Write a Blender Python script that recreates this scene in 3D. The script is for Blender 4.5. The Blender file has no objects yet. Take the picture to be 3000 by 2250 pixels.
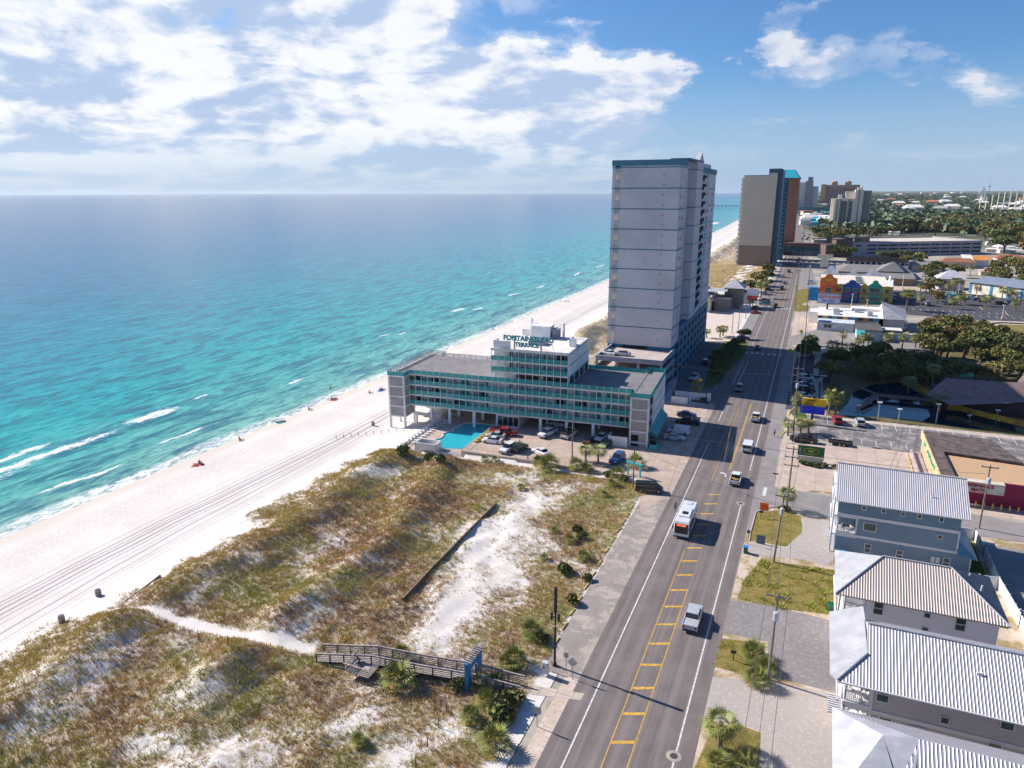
import bpy, math, random
import numpy as np
from mathutils import Matrix, Vector
random.seed(7); RNG = np.random.default_rng(7)
S = bpy.context.scene
R = math.radians
# ------------------------------------------------------------ camera
H = 53.0; F = 2083.0; CX, CY = 1500.0, 1125.0
PITCH = math.atan(562/2083.); YAW = R(23.08); ROLL = 0.0026
fw = Vector((-math.sin(YAW)*math.cos(PITCH), math.cos(YAW)*math.cos(PITCH), -math.sin(PITCH)))
r0 = Vector((math.cos(YAW), math.sin(YAW), 0)); u0 = r0.cross(fw)
rt = r0*math.cos(ROLL)-u0*math.sin(ROLL); up = u0*math.cos(ROLL)+r0*math.sin(ROLL)
cam = bpy.data.objects.new('camera', bpy.data.cameras.new('camera')); S.collection.objects.link(cam)
m = Matrix((rt, up, -fw)).transposed().to_4x4(); m.translation = (0, 0, H); cam.matrix_world = m
cam.data.sensor_width = 36; cam.data.lens = 36*F/3000; cam.data.clip_start = 1; cam.data.clip_end = 200000
S.camera = cam
def ray(u, v): return fw+rt*((u-CX)/F)-up*((v-CY)/F)
# ------------------------------------------------------------ sun, sky
SUN_EL = R(34); SUN_AZ = math.atan2(-1, .12)            # azimuth from +Y, clockwise: sun over the sea, left of the view
sd = Vector((math.sin(SUN_AZ)*math.cos(SUN_EL), math.cos(SUN_AZ)*math.cos(SUN_EL), math.sin(SUN_EL)))
sun = bpy.data.objects.new('sun', bpy.data.lights.new('sun', 'SUN')); S.collection.objects.link(sun)
sun.data.energy = 5.0; sun.data.angle = R(.5); sun.data.color = (1, .93, .84)
sun.rotation_euler = (-sd).to_track_quat('-Z', 'Y').to_euler()
S.view_settings.view_transform = 'Standard'; S.view_settings.look = 'None'; S.view_settings.gamma = 1
S.view_settings.exposure = 0.6
W = bpy.data.worlds.new('World'); S.world = W; W.use_nodes = True
wt = W.node_tree; wt.nodes.clear()
class NG:
    """tiny node-graph helper"""
    def __init__(s, t): s.t = t
    def n(s, kind, **k):
        nd = s.t.nodes.new(kind)
        for a, b in k.items(): setattr(nd, a, b)
        return nd
    def link(s, a, b): s.t.links.new(a, b)
    def put(s, sock, v):
        if hasattr(v, 'is_output'): s.link(v, sock)
        elif isinstance(v, (tuple, list)) and len(v) == 3 and sock.type == 'RGBA': sock.default_value = (*v, 1)
        else: sock.default_value = v
    def m(s, op, a, b=0., c=0., clamp=False):
        nd = s.n('ShaderNodeMath', operation=op, use_clamp=clamp)
        for i, q in enumerate((a, b, c)): s.put(nd.inputs[i], q)
        return nd.outputs[0]
    def sm(s, x, lo, hi, a=0., b=1.):
        nd = s.n('ShaderNodeMapRange', interpolation_type='SMOOTHSTEP')
        for i, q in enumerate((x, lo, hi, a, b)): s.put(nd.inputs[i], q)
        return nd.outputs[0]
    def mix(s, f, a, b, mode='MIX'):
        nd = s.n('ShaderNodeMix', data_type='RGBA', blend_type=mode)
        s.put(nd.inputs[0], f); s.put(nd.inputs[6], a); s.put(nd.inputs[7], b)
        return nd.outputs[2]
    def noise(s, vec, scale, detail=4, rough=.5, dist=0., col=False):
        nd = s.n('ShaderNodeTexNoise'); s.link(vec, nd.inputs['Vector'])
        for k, q in (('Scale', scale), ('Detail', detail), ('Roughness', rough), ('Distortion', dist)): nd.inputs[k].default_value = q
        return nd.outputs[1 if col else 0]
    def vm(s, op, a, b):
        nd = s.n('ShaderNodeVectorMath', operation=op)
        s.put(nd.inputs[0], a); s.put(nd.inputs[1], b)
        return nd.outputs[0]
    def ramp(s, x, stops):
        nd = s.n('ShaderNodeValToRGB'); s.link(x, nd.inputs[0]); e = nd.color_ramp.elements
        while len(e) < len(stops): e.new(.5)
        for el, (p, c) in zip(e, stops): el.position = p; el.color = (*c, 1)
        return nd.outputs[0]
    def comb(s, x, y, z=0.):
        nd = s.n('ShaderNodeCombineXYZ')
        for i, q in enumerate((x, y, z)): s.put(nd.inputs[i], q)
        return nd.outputs[0]
    def sep(s, v):
        nd = s.n('ShaderNodeSeparateXYZ'); s.link(v, nd.inputs[0]); return nd.outputs
g = NG(wt)
sky = g.n('ShaderNodeTexSky', sky_type='NISHITA', sun_disc=False, sun_elevation=SUN_EL, sun_rotation=SUN_AZ, altitude=50, air_density=1.0, dust_density=.6, ozone_density=2.0)
tc = g.n('ShaderNodeTexCoord').outputs['Generated']
dx, dy, dz = g.sep(tc)
az = g.m('ARCTAN2', dx, dy); el = g.m('ARCSINE', dz)
def skyat(u, v):
    d = ray(u, v).normalized(); return math.atan2(d.x, d.y), math.asin(d.z)
# cloud field: noise over (azimuth, elevation) with streaks flattening towards the horizon
ee = g.m('POWER', g.m('MAXIMUM', el, .0005), .62)
cv = g.comb(g.m('MULTIPLY', az, 1.25), g.m('MULTIPLY', ee, 1.9), 0.)
warp = g.noise(cv, 3.1, 3, .55, 0, True)
cvw = g.vm('ADD', cv, g.vm('SCALE', g.vm('SUBTRACT', warp, (.5, .5, .5)), (0, 0, 0)))
wn = cvw.node; wn.operation = 'ADD'
scn = wn.inputs[1].links[0].from_node; scn.inputs['Scale'].default_value = .14
def cloudn(vec): return g.noise(vec, 4.3, 11, .57)
c1 = cloudn(cvw)
c2 = cloudn(g.vm('ADD', cvw, (-.035, .03, 0)))
# coverage: (u, v, ru, rv, weight) patches of cloud where they stand in the sky
BL = [(100, 120, 420, 150, .38), (420, 330, 700, 120, .34), (950, 300, 500, 150, .34), (1050, 60, 250, 100, .36), (1500, 330, 300, 140, .36),
      (1760, 215, 170, 70, .36), (1960, 235, 110, 60, .28), (1420, 170, 120, 80, .3), (300, 480, 700, 80, .25), (1250, 430, 520, 70, .28), (700, 180, 500, 110, .22),
      (1850, 330, 160, 60, .15), (2290, 110, 90, 34, .34), (2200, 138, 50, 18, .30), (2430, 150, 150, 28, .30), (2350, 42, 50, 18, .3), (2340, 215, 45, 18, .28), (2640, 180, 110, 18, .25),
      (2820, 208, 60, 28, .34), (2930, 255, 90, 38, .34), (2105, 200, 60, 120, -.3), (2700, 90, 200, 60, -.25), (2350, 300, 500, 60, -.2), (1700, 68, 60, 16, .28), (2850, 455, 60, 18, .2), (2170, 380, 50, 14, .2), (2650, 440, 300, 14, .08),
      (600, 40, 140, 35, -.34), (1330, 120, 130, 45, -.30), (1620, 80, 320, 55, -.26), (2050, 60, 200, 60, -.25), (120, 420, 120, 20, -.1)]
wz = g.sep(g.noise(cv, 5.5, 7, .62, 0, True))            # ragged edges for the coverage patches
azw = g.m('ADD', az, g.m('MULTIPLY', g.m('SUBTRACT', wz[0], .5), .30)); elw = g.m('ADD', el, g.m('MULTIPLY', g.m('SUBTRACT', wz[1], .5), .13))
cov = g.m('MULTIPLY', g.sm(az, -.80, -.15, 1, 0), .085)
for (u, v, ru, rv, w) in BL:
    a0, e0 = skyat(u, v)
    qa = g.m('DIVIDE', g.m('SUBTRACT', azw, a0), ru/F); qe = g.m('DIVIDE', g.m('SUBTRACT', elw, e0), rv/F)
    rr = g.m('ADD', g.m('MULTIPLY', qa, qa), g.m('MULTIPLY', qe, qe))
    cov = g.m('ADD', cov, g.m('MULTIPLY', g.m('EXPONENT', g.m('MULTIPLY', rr, -.8)), w))
dens = g.m('ADD', c1, cov)
alpha = g.m('MULTIPLY', g.m('MAXIMUM', g.sm(dens, .60, .80), g.m('MULTIPLY', g.sm(dens, .50, .68), .38)), g.sm(el, .30, .55, 1, 0))
lit = g.m('SUBTRACT', c1, c2)                            # thicker towards the sun = shaded side
shade = g.sm(g.m('ADD', g.m('MULTIPLY', lit, 1.6), g.m('MULTIPLY', g.m('SUBTRACT', g.noise(g.vm('MULTIPLY', cvw, (1, 1.9, 1)), 3.6, 8, .6), .5), -1.35)), -.16, .13)
ccol = g.mix(shade, (5.2, 6.5, 9.0), (10.9, 11.0, 11.2))
ccol = g.mix(g.m('MULTIPLY', g.sm(az, -.40, .05), .62), ccol, g.mix(shade, (5.0, 6.0, 8.3), (7.3, 7.8, 8.9)))
# left sky is bright with thin veil near the sun
veil = g.m('MULTIPLY', g.sm(az, -1.2, -.05, 1, 0), g.sm(el, .0, .34, .52, .0))
hz = g.m('MULTIPLY', g.sm(el, 0., .17, 1, 0), .80)
skyc = g.mix(1., sky.outputs[0], (.62, .98, 1.42), 'MULTIPLY')
skyc = g.mix(hz, skyc, (4.9, 6.4, 8.9))
skyc = g.mix(veil, skyc, (7.3, 8.4, 9.6))
full = g.mix(g.m('MULTIPLY', alpha, g.sm(el, .0, .09, .15, .93)), skyc, ccol)
bg = g.n('ShaderNodeBackground'); g.link(full, bg.inputs[0]); bg.inputs[1].default_value = .061
g.link(bg.outputs[0], g.n('ShaderNodeOutputWorld').inputs[0])
# ------------------------------------------------------------ terrain functions
def coast(y):
    """how far the shore and street swing to the left at distance y"""
    return 1.4e-5*y*y if y < 1800 else 45.4+.05*(y-1800)
def sstep(a, b, x):
    t = max(0., min(1., (x-a)/(b-a))); return t*t*(3-2*t)
def hsh(x, y):
    return (math.sin(x*.61+1.3*math.sin(y*.23))*math.cos(y*.47+1.1*math.sin(x*.31))+.5*math.sin(x*1.31+y*.9)*math.cos(y*1.17-x*.5))/1.5
def vnoise(x, y, s, k=0.): return .5+.5*(math.sin(x*s+1.7*math.sin(y*s*.8+k))*math.cos(y*s*1.1+1.3*math.sin(x*s*.7+k*2)))
SEA = -3.2
def T(x, y):
    xs = x+coast(y)
    if xs > -22: return 0.
    base = -.35*sstep(-24, -46, xs)-.55*sstep(-46, -70, xs)-1.35*sstep(-78, -92, xs)-.95*sstep(-100, -122, xs)-3.*sstep(-122, -150, xs)
    k = sstep(-30, -44, xs)*(1-sstep(-84, -92, xs))
    lot = 1-sstep(118, 126, y)*(1-sstep(158, 166, y)) if True else 1
    if 122 < y < 168 and xs > -84:
        lx = (x+29.6)*.99824+(y-143.4)*.0593; ly = -(x+29.6)*.0593+(y-143.4)*.99824
        if -50.6 < lx < -36.2 and -15.8 < ly < 20.5: return -3.2
        if lx > -51 and ly > -16: return -.05
        return base
    tower = 1-sstep(168, 176, y)*(1-sstep(264, 270, y))*sstep(-64, -58, xs)
    r1 = 1.9*math.exp(-((xs+58-.10*(y-70)*-1-2*math.sin(y*.09))/3.6)**2)*sstep(40, 50, y)
    r2 = 1.8*math.exp(-((xs+76+1.5*math.sin(y*.13))/4.2)**2)
    path = 1-.85*math.exp(-((y-58.2)/2.2)**2)
    d = (r1+r2+.35+.36*hsh(x, y)+.16*hsh(x*2.1+5, y*2.1))*k*lot*tower*path
    return base+max(d, -.3)
def at(u, v, z=None):
    d = ray(u, v)
    if z is not None:
        t = (z-H)/d.z; return Vector((d.x*t, d.y*t, z))
    z = 0.
    for _ in range(12):
        t = (z-H)/d.z; z = .5*z+.5*T(d.x*t, d.y*t)
    t = (z-H)/d.z; return Vector((d.x*t, d.y*t, T(d.x*t, d.y*t)))
def hgt(p, v2):
    """height of a vertical thing standing at p whose top reaches row v2"""
    lo, hi = 0., 200.
    for _ in range(40):
        mm = (lo+hi)/2; q = Vector((p[0], p[1], p[2]+mm-H))
        if CY-F*q.dot(up)/q.dot(fw) > v2: lo = mm
        else: hi = mm
    return lo
# ------------------------------------------------------------ object helpers
COL = S.collection
def tagp(o, label=None, cat=None, group=None, kind=None):
    if label: o['label'] = label
    if cat: o['category'] = cat
    if group: o['group'] = group
    if kind: o['kind'] = kind
    return o
def thing(name, label, cat, loc=(0, 0, 0), rz=0., group=None):
    o = bpy.data.objects.new(name, None); COL.objects.link(o); o.location = loc; o.rotation_euler = (0, 0, rz)
    o.empty_display_size = .1
    return tagp(o, label, cat, group)
def copy_tree(o, parent=None, loc=None, rz=None, sc=None, label=None, group=None):
    c = o.copy(); COL.objects.link(c); c.parent = parent
    if loc is not None: c.location = loc
    if rz is not None: c.rotation_euler = (0, 0, rz)
    if sc is not None: c.scale = (sc, sc, sc) if not hasattr(sc, '__len__') else sc
    if label: c['label'] = label
    if group: c['group'] = group
    KIDS[c.name] = [copy_tree(ch, c) for ch in KIDS.get(o.name, [])]
    return c
KIDS = {}
class MB:
    def __init__(s): s.v = []; s.f = []; s.mi = []; s.M = None; s.cur = 0
    def add(s, vs, fs, mi=None):
        b = len(s.v); mi = s.cur if mi is None else mi
        if s.M is not None: vs = [s.M @ Vector(p) for p in vs]
        s.v += [tuple(p) for p in vs]; s.f += [tuple(b+i for i in f) for f in fs]; s.mi += [mi]*len(fs)
        return s
    def box(s, x0, x1, y0, y1, z0, z1, mi=None):
        return s.add([(x0, y0, z0), (x1, y0, z0), (x1, y1, z0), (x0, y1, z0), (x0, y0, z1), (x1, y0, z1), (x1, y1, z1), (x0, y1, z1)],
                     [(3, 2, 1, 0), (4, 5, 6, 7), (0, 1, 5, 4), (1, 2, 6, 5), (2, 3, 7, 6), (3, 0, 4, 7)], mi)
    def quad(s, a, b, c, d, mi=None): return s.add([a, b, c, d], [(0, 1, 2, 3)], mi)
    def poly(s, pts, mi=None): return s.add(pts, [tuple(range(len(pts)))], mi)
    def prism(s, pts, z0, z1, mi=None):
        n = len(pts)
        a = sum(pts[i][0]*pts[(i+1) % n][1]-pts[(i+1) % n][0]*pts[i][1] for i in range(n))
        if a < 0: pts = pts[::-1]
        vs = [(p[0], p[1], z0) for p in pts]+[(p[0], p[1], z1) for p in pts]
        fs = [tuple(range(n))[::-1], tuple(range(n, 2*n))]+[(i, (i+1) % n, n+(i+1) % n, n+i) for i in range(n)]
        return s.add(vs, fs, mi)
    def rod(s, a, b, r, r2=None, n=6, mi=None, cap=True):
        a = Vector(a); b = Vector(b); r2 = r if r2 is None else r2
        d = (b-a).normalized(); e = d.orthogonal().normalized(); h = d.cross(e)
        vs = [a+(e*math.cos(t)+h*math.sin(t))*r for t in [2*math.pi*i/n for i in range(n)]]+[b+(e*math.cos(t)+h*math.sin(t))*r2 for t in [2*math.pi*i/n for i in range(n)]]
        fs = [(i, (i+1) % n, n+(i+1) % n, n+i) for i in range(n)]
        if cap: fs += [tuple(range(n))[::-1], tuple(range(n, 2*n))]
        return s.add(vs, fs, mi)
    def tube(s, pts, rs, n=6, mi=None):
        for i in range(len(pts)-1): s.rod(pts[i], pts[i+1], rs[i], rs[i+1], n, mi)
        return s
    def lathe(s, prof, c=(0, 0, 0), n=12, mi=None):
        vs = []; 
        for (r, z) in prof: vs += [(c[0]+r*math.cos(2*math.pi*i/n), c[1]+r*math.sin(2*math.pi*i/n), c[2]+z) for i in range(n)]
        fs = [(k*n+i, k*n+(i+1) % n, (k+1)*n+(i+1) % n, (k+1)*n+i) for k in range(len(prof)-1) for i in range(n)]
        fs += [tuple(range(n))[::-1], tuple(range((len(prof)-1)*n, len(prof)*n))]
        return s.add(vs, fs, mi)
    def ball(s, c, rx, ry=None, rz=None, n=8, k=5, mi=None):
        ry = rx if ry is None else ry; rz = rx if rz is None else rz
        vs = [(c[0]+rx*math.sin(math.pi*j/k)*math.cos(2*math.pi*i/n), c[1]+ry*math.sin(math.pi*j/k)*math.sin(2*math.pi*i/n), c[2]-rz*math.cos(math.pi*j/k)) for j in range(k+1) for i in range(n)]
        fs = [(j*n+i, j*n+(i+1) % n, (j+1)*n+(i+1) % n, (j+1)*n+i) for j in range(k) for i in range(n)]
        return s.add(vs, fs, mi)
    def build(s, name, mats, parent=None, smooth=False):
        me = bpy.data.meshes.new(name); me.from_pydata(s.v, [], s.f)
        if not isinstance(mats, (list, tuple)): mats = [mats]
        for q in mats: me.materials.append(q)
        if len(mats) > 1: me.polygons.foreach_set('material_index', s.mi)
        if smooth: me.polygons.foreach_set('use_smooth', [True]*len(s.f))
        me.update()
        o = bpy.data.objects.new(name, me); COL.objects.link(o)
        if parent is not None:
            o.parent = parent; KIDS.setdefault(parent.name, []).append(o)
        return o
def child(parent, o): o.parent = parent; KIDS.setdefault(parent.name, []).append(o); return o
# ------------------------------------------------------------ materials
MATS = {}
def mat(name, rgb, rough=.8, metal=0., var=.14, vs=.6, bump=0., bs=4., spec=.5, streak=None, coord='pos', coat=0.):
    """painted or mineral surface: base colour with soft wear-like variation in world space"""
    if name in MATS: return MATS[name]
    mm = bpy.data.materials.new(name); mm.use_nodes = True; t = mm.node_tree; q = NG(t); b = t.nodes['Principled BSDF']
    pos = q.n('ShaderNodeNewGeometry').outputs['Position'] if coord == 'pos' else q.n('ShaderNodeTexCoord').outputs['Object']
    f = q.noise(pos, vs, 6, .62)
    lo = tuple(c*(1-var*1.6) for c in rgb); hi = tuple(min(1, c*(1+var*1.2)) for c in rgb)
    c = q.mix(q.sm(f, .3, .7), lo, hi)
    if streak:      # board / rib pattern: (axis, period, amount)
        ax, per, amt = streak
        w = q.m('PINGPONG', q.m('DIVIDE', q.sep(pos)[ax], per), .5)
        c = q.mix(q.m('MULTIPLY', q.sm(w, .0, .12, 1, 0), amt), c, tuple(x*.45 for x in rgb))
    q.put(b.inputs['Base Color'], c); b.inputs['Roughness'].default_value = rough; b.inputs['Metallic'].default_value = metal
    b.inputs['Specular IOR Level'].default_value = spec; b.inputs['Coat Weight'].default_value = coat
    if bump:
        bn = q.n('ShaderNodeBump'); bn.inputs['Strength'].default_value = bump; bn.inputs['Distance'].default_value = .05
        q.link(q.noise(pos, bs, 5, .6), bn.inputs['Height']); q.link(bn.outputs[0], b.inputs['Normal'])
    MATS[name] = mm; return mm
def glass(name, rgb, rough=.06):
    return mat(name, rgb, rough, 0, .25, .35, spec=.8)
def newmat(name):
    mm = bpy.data.materials.new(name); mm.use_nodes = True; MATS[name] = mm
    return mm, NG(mm.node_tree), mm.node_tree.nodes['Principled BSDF']
def textmesh(txt, size, m, parent, loc, rot, name='lettering', depth=.05, bold=0.02, align='LEFT'):
    cu = bpy.data.curves.new(name, 'FONT'); cu.body = txt; cu.size = size; cu.extrude = depth; cu.offset = bold; cu.align_x = align; cu.resolution_u = 2
    o = bpy.data.objects.new(name, cu); COL.objects.link(o); me = bpy.data.meshes.new_from_object(o)
    bpy.data.objects.remove(o); bpy.data.curves.remove(cu)
    me.materials.clear(); me.materials.append(m)
    o = bpy.data.objects.new(name, me); COL.objects.link(o); o.location = loc; o.rotation_euler = rot
    if parent: child(parent, o)
    return o
# ------------------------------------------------------------ sea
def sea():
    offs = [-14, -6, -2, 0, 1, 2, 4, 6, 9, 12, 16, 22, 30, 40, 55, 75, 100, 140, 200, 300, 450, 700, 1100, 2000, 4000, 9000, 26000]
    ys = [-400, -100, 0, 20, 40, 60, 80, 100, 120, 140, 170, 200, 240, 280, 330, 400, 480, 560, 650, 760, 900, 1050, 1250, 1500, 1800, 2200, 2800, 3600, 5000, 8000, 14000, 26000]
    vs = []; uv = []
    for y in ys:
        for o in offs:
            w = .9*math.sin(y*.05)+.6*math.sin(y*.13+1) if y < 900 else 0
            vs.append((-124-coast(y)-o+w*(1 if o < 40 else 0), y, SEA)); uv.append((o, y))
    n = len(offs); fs = [(j*n+i+1, j*n+i, (j+1)*n+i, (j+1)*n+i+1) for j in range(len(ys)-1) for i in range(n-1)]
    me = bpy.data.meshes.new('sea_water'); me.from_pydata(vs, [], fs)
    lay = me.uv_layers.new(name='UVMap'); li = np.zeros(len(me.loops), dtype=np.int32); me.loops.foreach_get('vertex_index', li)
    lay.data.foreach_set('uv', np.array(uv)[li].ravel())
    mm, q, b = newmat('sea_water')
    uvn = q.n('ShaderNodeUVMap').outputs[0]; off, yy, _ = q.sep(uvn)
    pos = q.n('ShaderNodeNewGeometry').outputs['Position']
    big = q.noise(pos, .006, 4, .55); mid = q.noise(q.vm('MULTIPLY', pos, (.05, .018, 0)), 1., 4, .6)
    fine = q.noise(q.vm('MULTIPLY', pos, (.9, .22, 0)), 1., 5, .68, .4); fine2 = q.noise(q.vm('MULTIPLY', pos, (.22, .05, 0)), 1., 6, .72, .6)
    o2 = q.m('MULTIPLY', off, q.m('ADD', .55, q.m('MULTIPLY', big, .9)))
    o2 = q.m('ADD', o2, q.m('MULTIPLY', q.m('SUBTRACT', mid, .5), q.m('MINIMUM', off, 45)))
    lg = q.m('DIVIDE', q.m('LOGARITHM', q.m('ADD', q.m('MAXIMUM', o2, 0), 6), 10), 4.)   # .19 at the sand, .75 at 1 km
    col = q.ramp(lg, [(.18, (.40, .50, .42)), (.24, (.22, .47, .40)), (.36, (.10, .43, .385)), (.46, (.008, .39, .40)), (.55, (.0, .29, .385)), (.65, (.003, .155, .32)), (.76, (.022, .085, .255)), (.95, (.025, .07, .20))])
    col = q.mix(q.sm(fine, .44, .62, .0, .55), col, (.002, .10, .16))
    col = q.mix(q.sm(fine2, .46, .60, .0, .72), col, (.002, .09, .17))
    col = q.mix(q.sm(fine2, .48, .22, .0, .30), col, (.22, .52, .50))
    # foam: swash lace at the sand, breakers on the bar
    lace = q.noise(q.vm('MULTIPLY', pos, (1.1, .35, 0)), 1., 6, .75, .8); edge = q.noise(q.vm('MULTIPLY', pos, (.05, .06, 0)), 1., 3, .5)
    sw = q.m('MULTIPLY', q.sm(off, q.m('ADD', -.5, q.m('MULTIPLY', edge, 7.)), q.m('MULTIPLY', edge, 1.), 0, 1), q.sm(lace, .38, .58))
    FO = [(29.5, .0, 96, 20, 2.2), (32, 0, 127, 9, 3.0), (35.5, -.1, 94, 9, 1.3), (26, .0, 70, 18, 2.6), (9, .0, 90, 9, 1.), (11, .0, 118, 8, 1.), (35, 0, 145, 3, .8), (35, .0, 242, 4, .9), (30, 0, 248, 3, .8), (35, 0, 311, 7, 2.6), (28, 0, 318, 5, 1.8), (32, 0, 371, 7, 1.3), (30, 0, 409, 9, 1.2), (29, 0, 486, 14, 1.3), (28, 0, 544, 14, 1.5), (60, 0, 1240, 80, 10), (32, 0, 1100, 60, 8), (30, 0, 1380, 60, 8), (15, 0, 640, 30, 2), (20, 0, 170, 5, 1.)]
    tot = sw
    for (o0, sl, y0, ry, rw) in FO:
        dy_ = q.m('SUBTRACT', yy, y0); c_ = q.m('ADD', o0, q.m('MULTIPLY', dy_, -sl)); c_ = q.m('ADD', c_, q.m('MULTIPLY', q.m('SUBTRACT', edge, .5), 7.))
        a = q.m('DIVIDE', q.m('SUBTRACT', off, c_), rw); bb = q.m('DIVIDE', dy_, ry)
        e2 = q.m('EXPONENT', q.m('MULTIPLY', q.m('ADD', q.m('MULTIPLY', a, a), q.m('POWER', q.m('ABSOLUTE', bb), 4.)), -1.))
        tot = q.m('MAXIMUM', tot, q.m('MULTIPLY', q.sm(q.m('ADD', e2, q.m('MULTIPLY', q.m('SUBTRACT', lace, .5), 3.2)), .42, .95), q.sm(e2, .03, .35)))
    foam = q.m('MULTIPLY', tot, .93)
    col = q.mix(foam, col, (.82, .84, .84))
    q.put(b.inputs['Base Color'], col); q.put(b.inputs['Roughness'], q.m('ADD', .17, q.m('MULTIPLY', foam, .6))); b.inputs['IOR'].default_value = 1.33
    b.inputs['Specular IOR Level'].default_value = .11
    b1 = q.n('ShaderNodeBump'); b1.inputs['Strength'].default_value = .55; b1.inputs['Distance'].default_value = 1.0
    hgt_ = q.m('ADD', q.m('MULTIPLY', fine, .35), q.m('ADD', q.m('MULTIPLY', fine2, .9), q.m('MULTIPLY', foam, .15)))
    hgt_ = q.m('ADD', hgt_, q.m('MULTIPLY', q.m('SINE', q.m('ADD', q.m('MULTIPLY', off, .55), q.m('MULTIPLY', edge, 9.))), q.sm(off, 70, 8, 0, .22)))
    q.link(hgt_, b1.inputs['Height']); q.link(b1.outputs[0], b.inputs['Normal'])
    me.materials.append(mm); o = bpy.data.objects.new('sea_water', me); COL.objects.link(o); tagp(o, kind='structure')
sea()
# ------------------------------------------------------------ beach and dunes
def dune_beach():
    xs = list(np.arange(-150, -100, 2.5))+list(np.arange(-100, -22, .8))+[-21, -18]
    ys = list(np.arange(10, 60, .9))+list(np.arange(60, 170, 1.1))+list(np.arange(170, 420, 3))+list(np.arange(420, 900, 8))+list(np.arange(900, 2400, 40))+[2500, 3500, 6000, 12000, 20000]
    vs = []; uv = []
    for y in ys:
        for x in xs:
            X = x-coast(y); z = T(X, y)
            vs.append((X, y, z-.02 if x > -22 else z)); uv.append((x, y))
    n = len(xs); fs = [(j*n+i, j*n+i+1, (j+1)*n+i+1, (j+1)*n+i) for j in range(len(ys)-1) for i in range(n-1)]
    me = bpy.data.meshes.new('beach_sand'); me.from_pydata(vs, [], fs); me.polygons.foreach_set('use_smooth', [True]*len(fs))
    lay = me.uv_layers.new(name='UVMap'); li = np.zeros(len(me.loops), dtype=np.int32); me.loops.foreach_get('vertex_index', li)
    lay.data.foreach_set('uv', np.array(uv)[li].ravel())
    mm, q, b = newmat('beach_sand')
    xs_, yy, _ = q.sep(q.n('ShaderNodeUVMap').outputs[0]); pos = q.n('ShaderNodeNewGeometry').outputs['Position']
    n1 = q.noise(pos, .12, 5, .6); n2 = q.noise(pos, 2.2, 5, .7); n3 = q.noise(pos, 9., 3, .6)
    col = q.mix(q.sm(n1, .3, .7), (.635, .585, .555), (.705, .66, .635))
    col = q.mix(q.sm(n2, .52, .68, 0, .45), col, (.50, .43, .39))                       # footprints, shell wash
    wet = q.sm(q.m('ADD', xs_, q.m('MULTIPLY', q.m('SUBTRACT', n1, .5), 5.)), -120.5, -117.5, 1, 0)
    wrack = q.m('MULTIPLY', q.sm(xs_, -119, -114, 0, 1), q.sm(xs_, -112, -104, 1, 0))
    col = q.mix(q.m('MULTIPLY', wrack, q.sm(n2, .38, .62, .1, .62)), col, (.50, .44, .41))
    col = q.mix(q.m('MULTIPLY', wet, .7), col, (.62, .54, .46))
    # tyre tracks along the beach, in bundles
    wob = q.m('MULTIPLY', q.m('SUBTRACT', q.noise(q.comb(q.m('MULTIPLY', yy, .02), 3., 0.), 1., 2, .5), .5), 5.)
    tr = 0.
    for (x0, sl, w, a) in [(-101.6, .0, .22, .5), (-100.2, .0, .3, .8), (-99.4, .006, .25, .8), (-98.4, .0, .34, .9), (-97.2, .002, .30, .95), (-96.2, .0, .22, .7), (-95.0, .0, .16, .5), (-93.0, -.04, .24, .9), (-91.4, -.04, .2, .6), (-90.6, -.04, .15, .45), (-103.6, .0, .12, .35), (-89.2, -.05, .16, .5)]:
        d = q.m('ABSOLUTE', q.m('SUBTRACT', q.m('ADD', xs_, q.m('ADD', wob, q.m('MULTIPLY', q.m('SUBTRACT', yy, 50.), -sl if sl > 0 else abs(sl)))), x0))
        tr = q.m('MAXIMUM', tr, q.sm(d, w*1.1, w*.25, 0, a))
    tread = q.m('ADD', .62, q.m('MULTIPLY', q.noise(q.comb(q.m('MULTIPLY', xs_, 1.), q.m('MULTIPLY', yy, 1.4), 0.), 1., 4, .7), .6))
    tr = q.m('MULTIPLY', q.m('MULTIPLY', tr, tread), q.sm(yy, 300., 520., 1, 0))
    col = q.mix(q.m('MULTIPLY', tr, .85), col, (.27, .23, .235))
    # leaf litter and roots between the dune grasses
    dune = q.m('MULTIPLY', q.sm(xs_, -87., -80., 0, 1), 1.)
    lit = q.noise(pos, .35, 7, .72, .6); lit2 = q.noise(pos, 1.7, 5, .7)
    k = q.m('MULTIPLY', dune, q.sm(q.m('ADD', lit, q.m('MULTIPLY', q.m('SUBTRACT', lit2, .5), .7)), .44, .60, 0, .92))
    dc = q.mix(q.sm(q.noise(pos, .6, 4, .6), .35, .65), (.30, .21, .125), (.35, .275, .14))
    att = q.n('ShaderNodeAttribute', attribute_name='veg').outputs['Fac']
    k = q.m('MULTIPLY', k, q.sm(att, .05, .5, .12, 1.))
    k = q.m('MAXIMUM', k, q.m('MULTIPLY', q.sm(att, .5, .9, 0, .85), q.sm(lit2, .3, .6, .5, 1.)))
    col = q.mix(k, col, dc)
    q.put(b.inputs['Base Color'], col); b.inputs['Roughness'].default_value = .95; b.inputs['Specular IOR Level'].default_value = .15
    bn = q.n('ShaderNodeBump'); bn.inputs['Strength'].default_value = .5; bn.inputs['Distance'].default_value = .12
    q.link(q.m('ADD', q.m('MULTIPLY', n2, 1.), q.m('SUBTRACT', q.m('MULTIPLY', n3, .5), q.m('MULTIPLY', tr, .5))), bn.inputs['Height']); q.link(bn.outputs[0], b.inputs['Normal'])
    veg = me.attributes.new('veg', 'FLOAT', 'POINT'); veg.data.foreach_set('value', [vegd(v[0], v[1]) for v in vs])
    me.materials.append(mm); o = bpy.data.objects.new('beach_sand', me); COL.objects.link(o); tagp(o, kind='structure')
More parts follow.
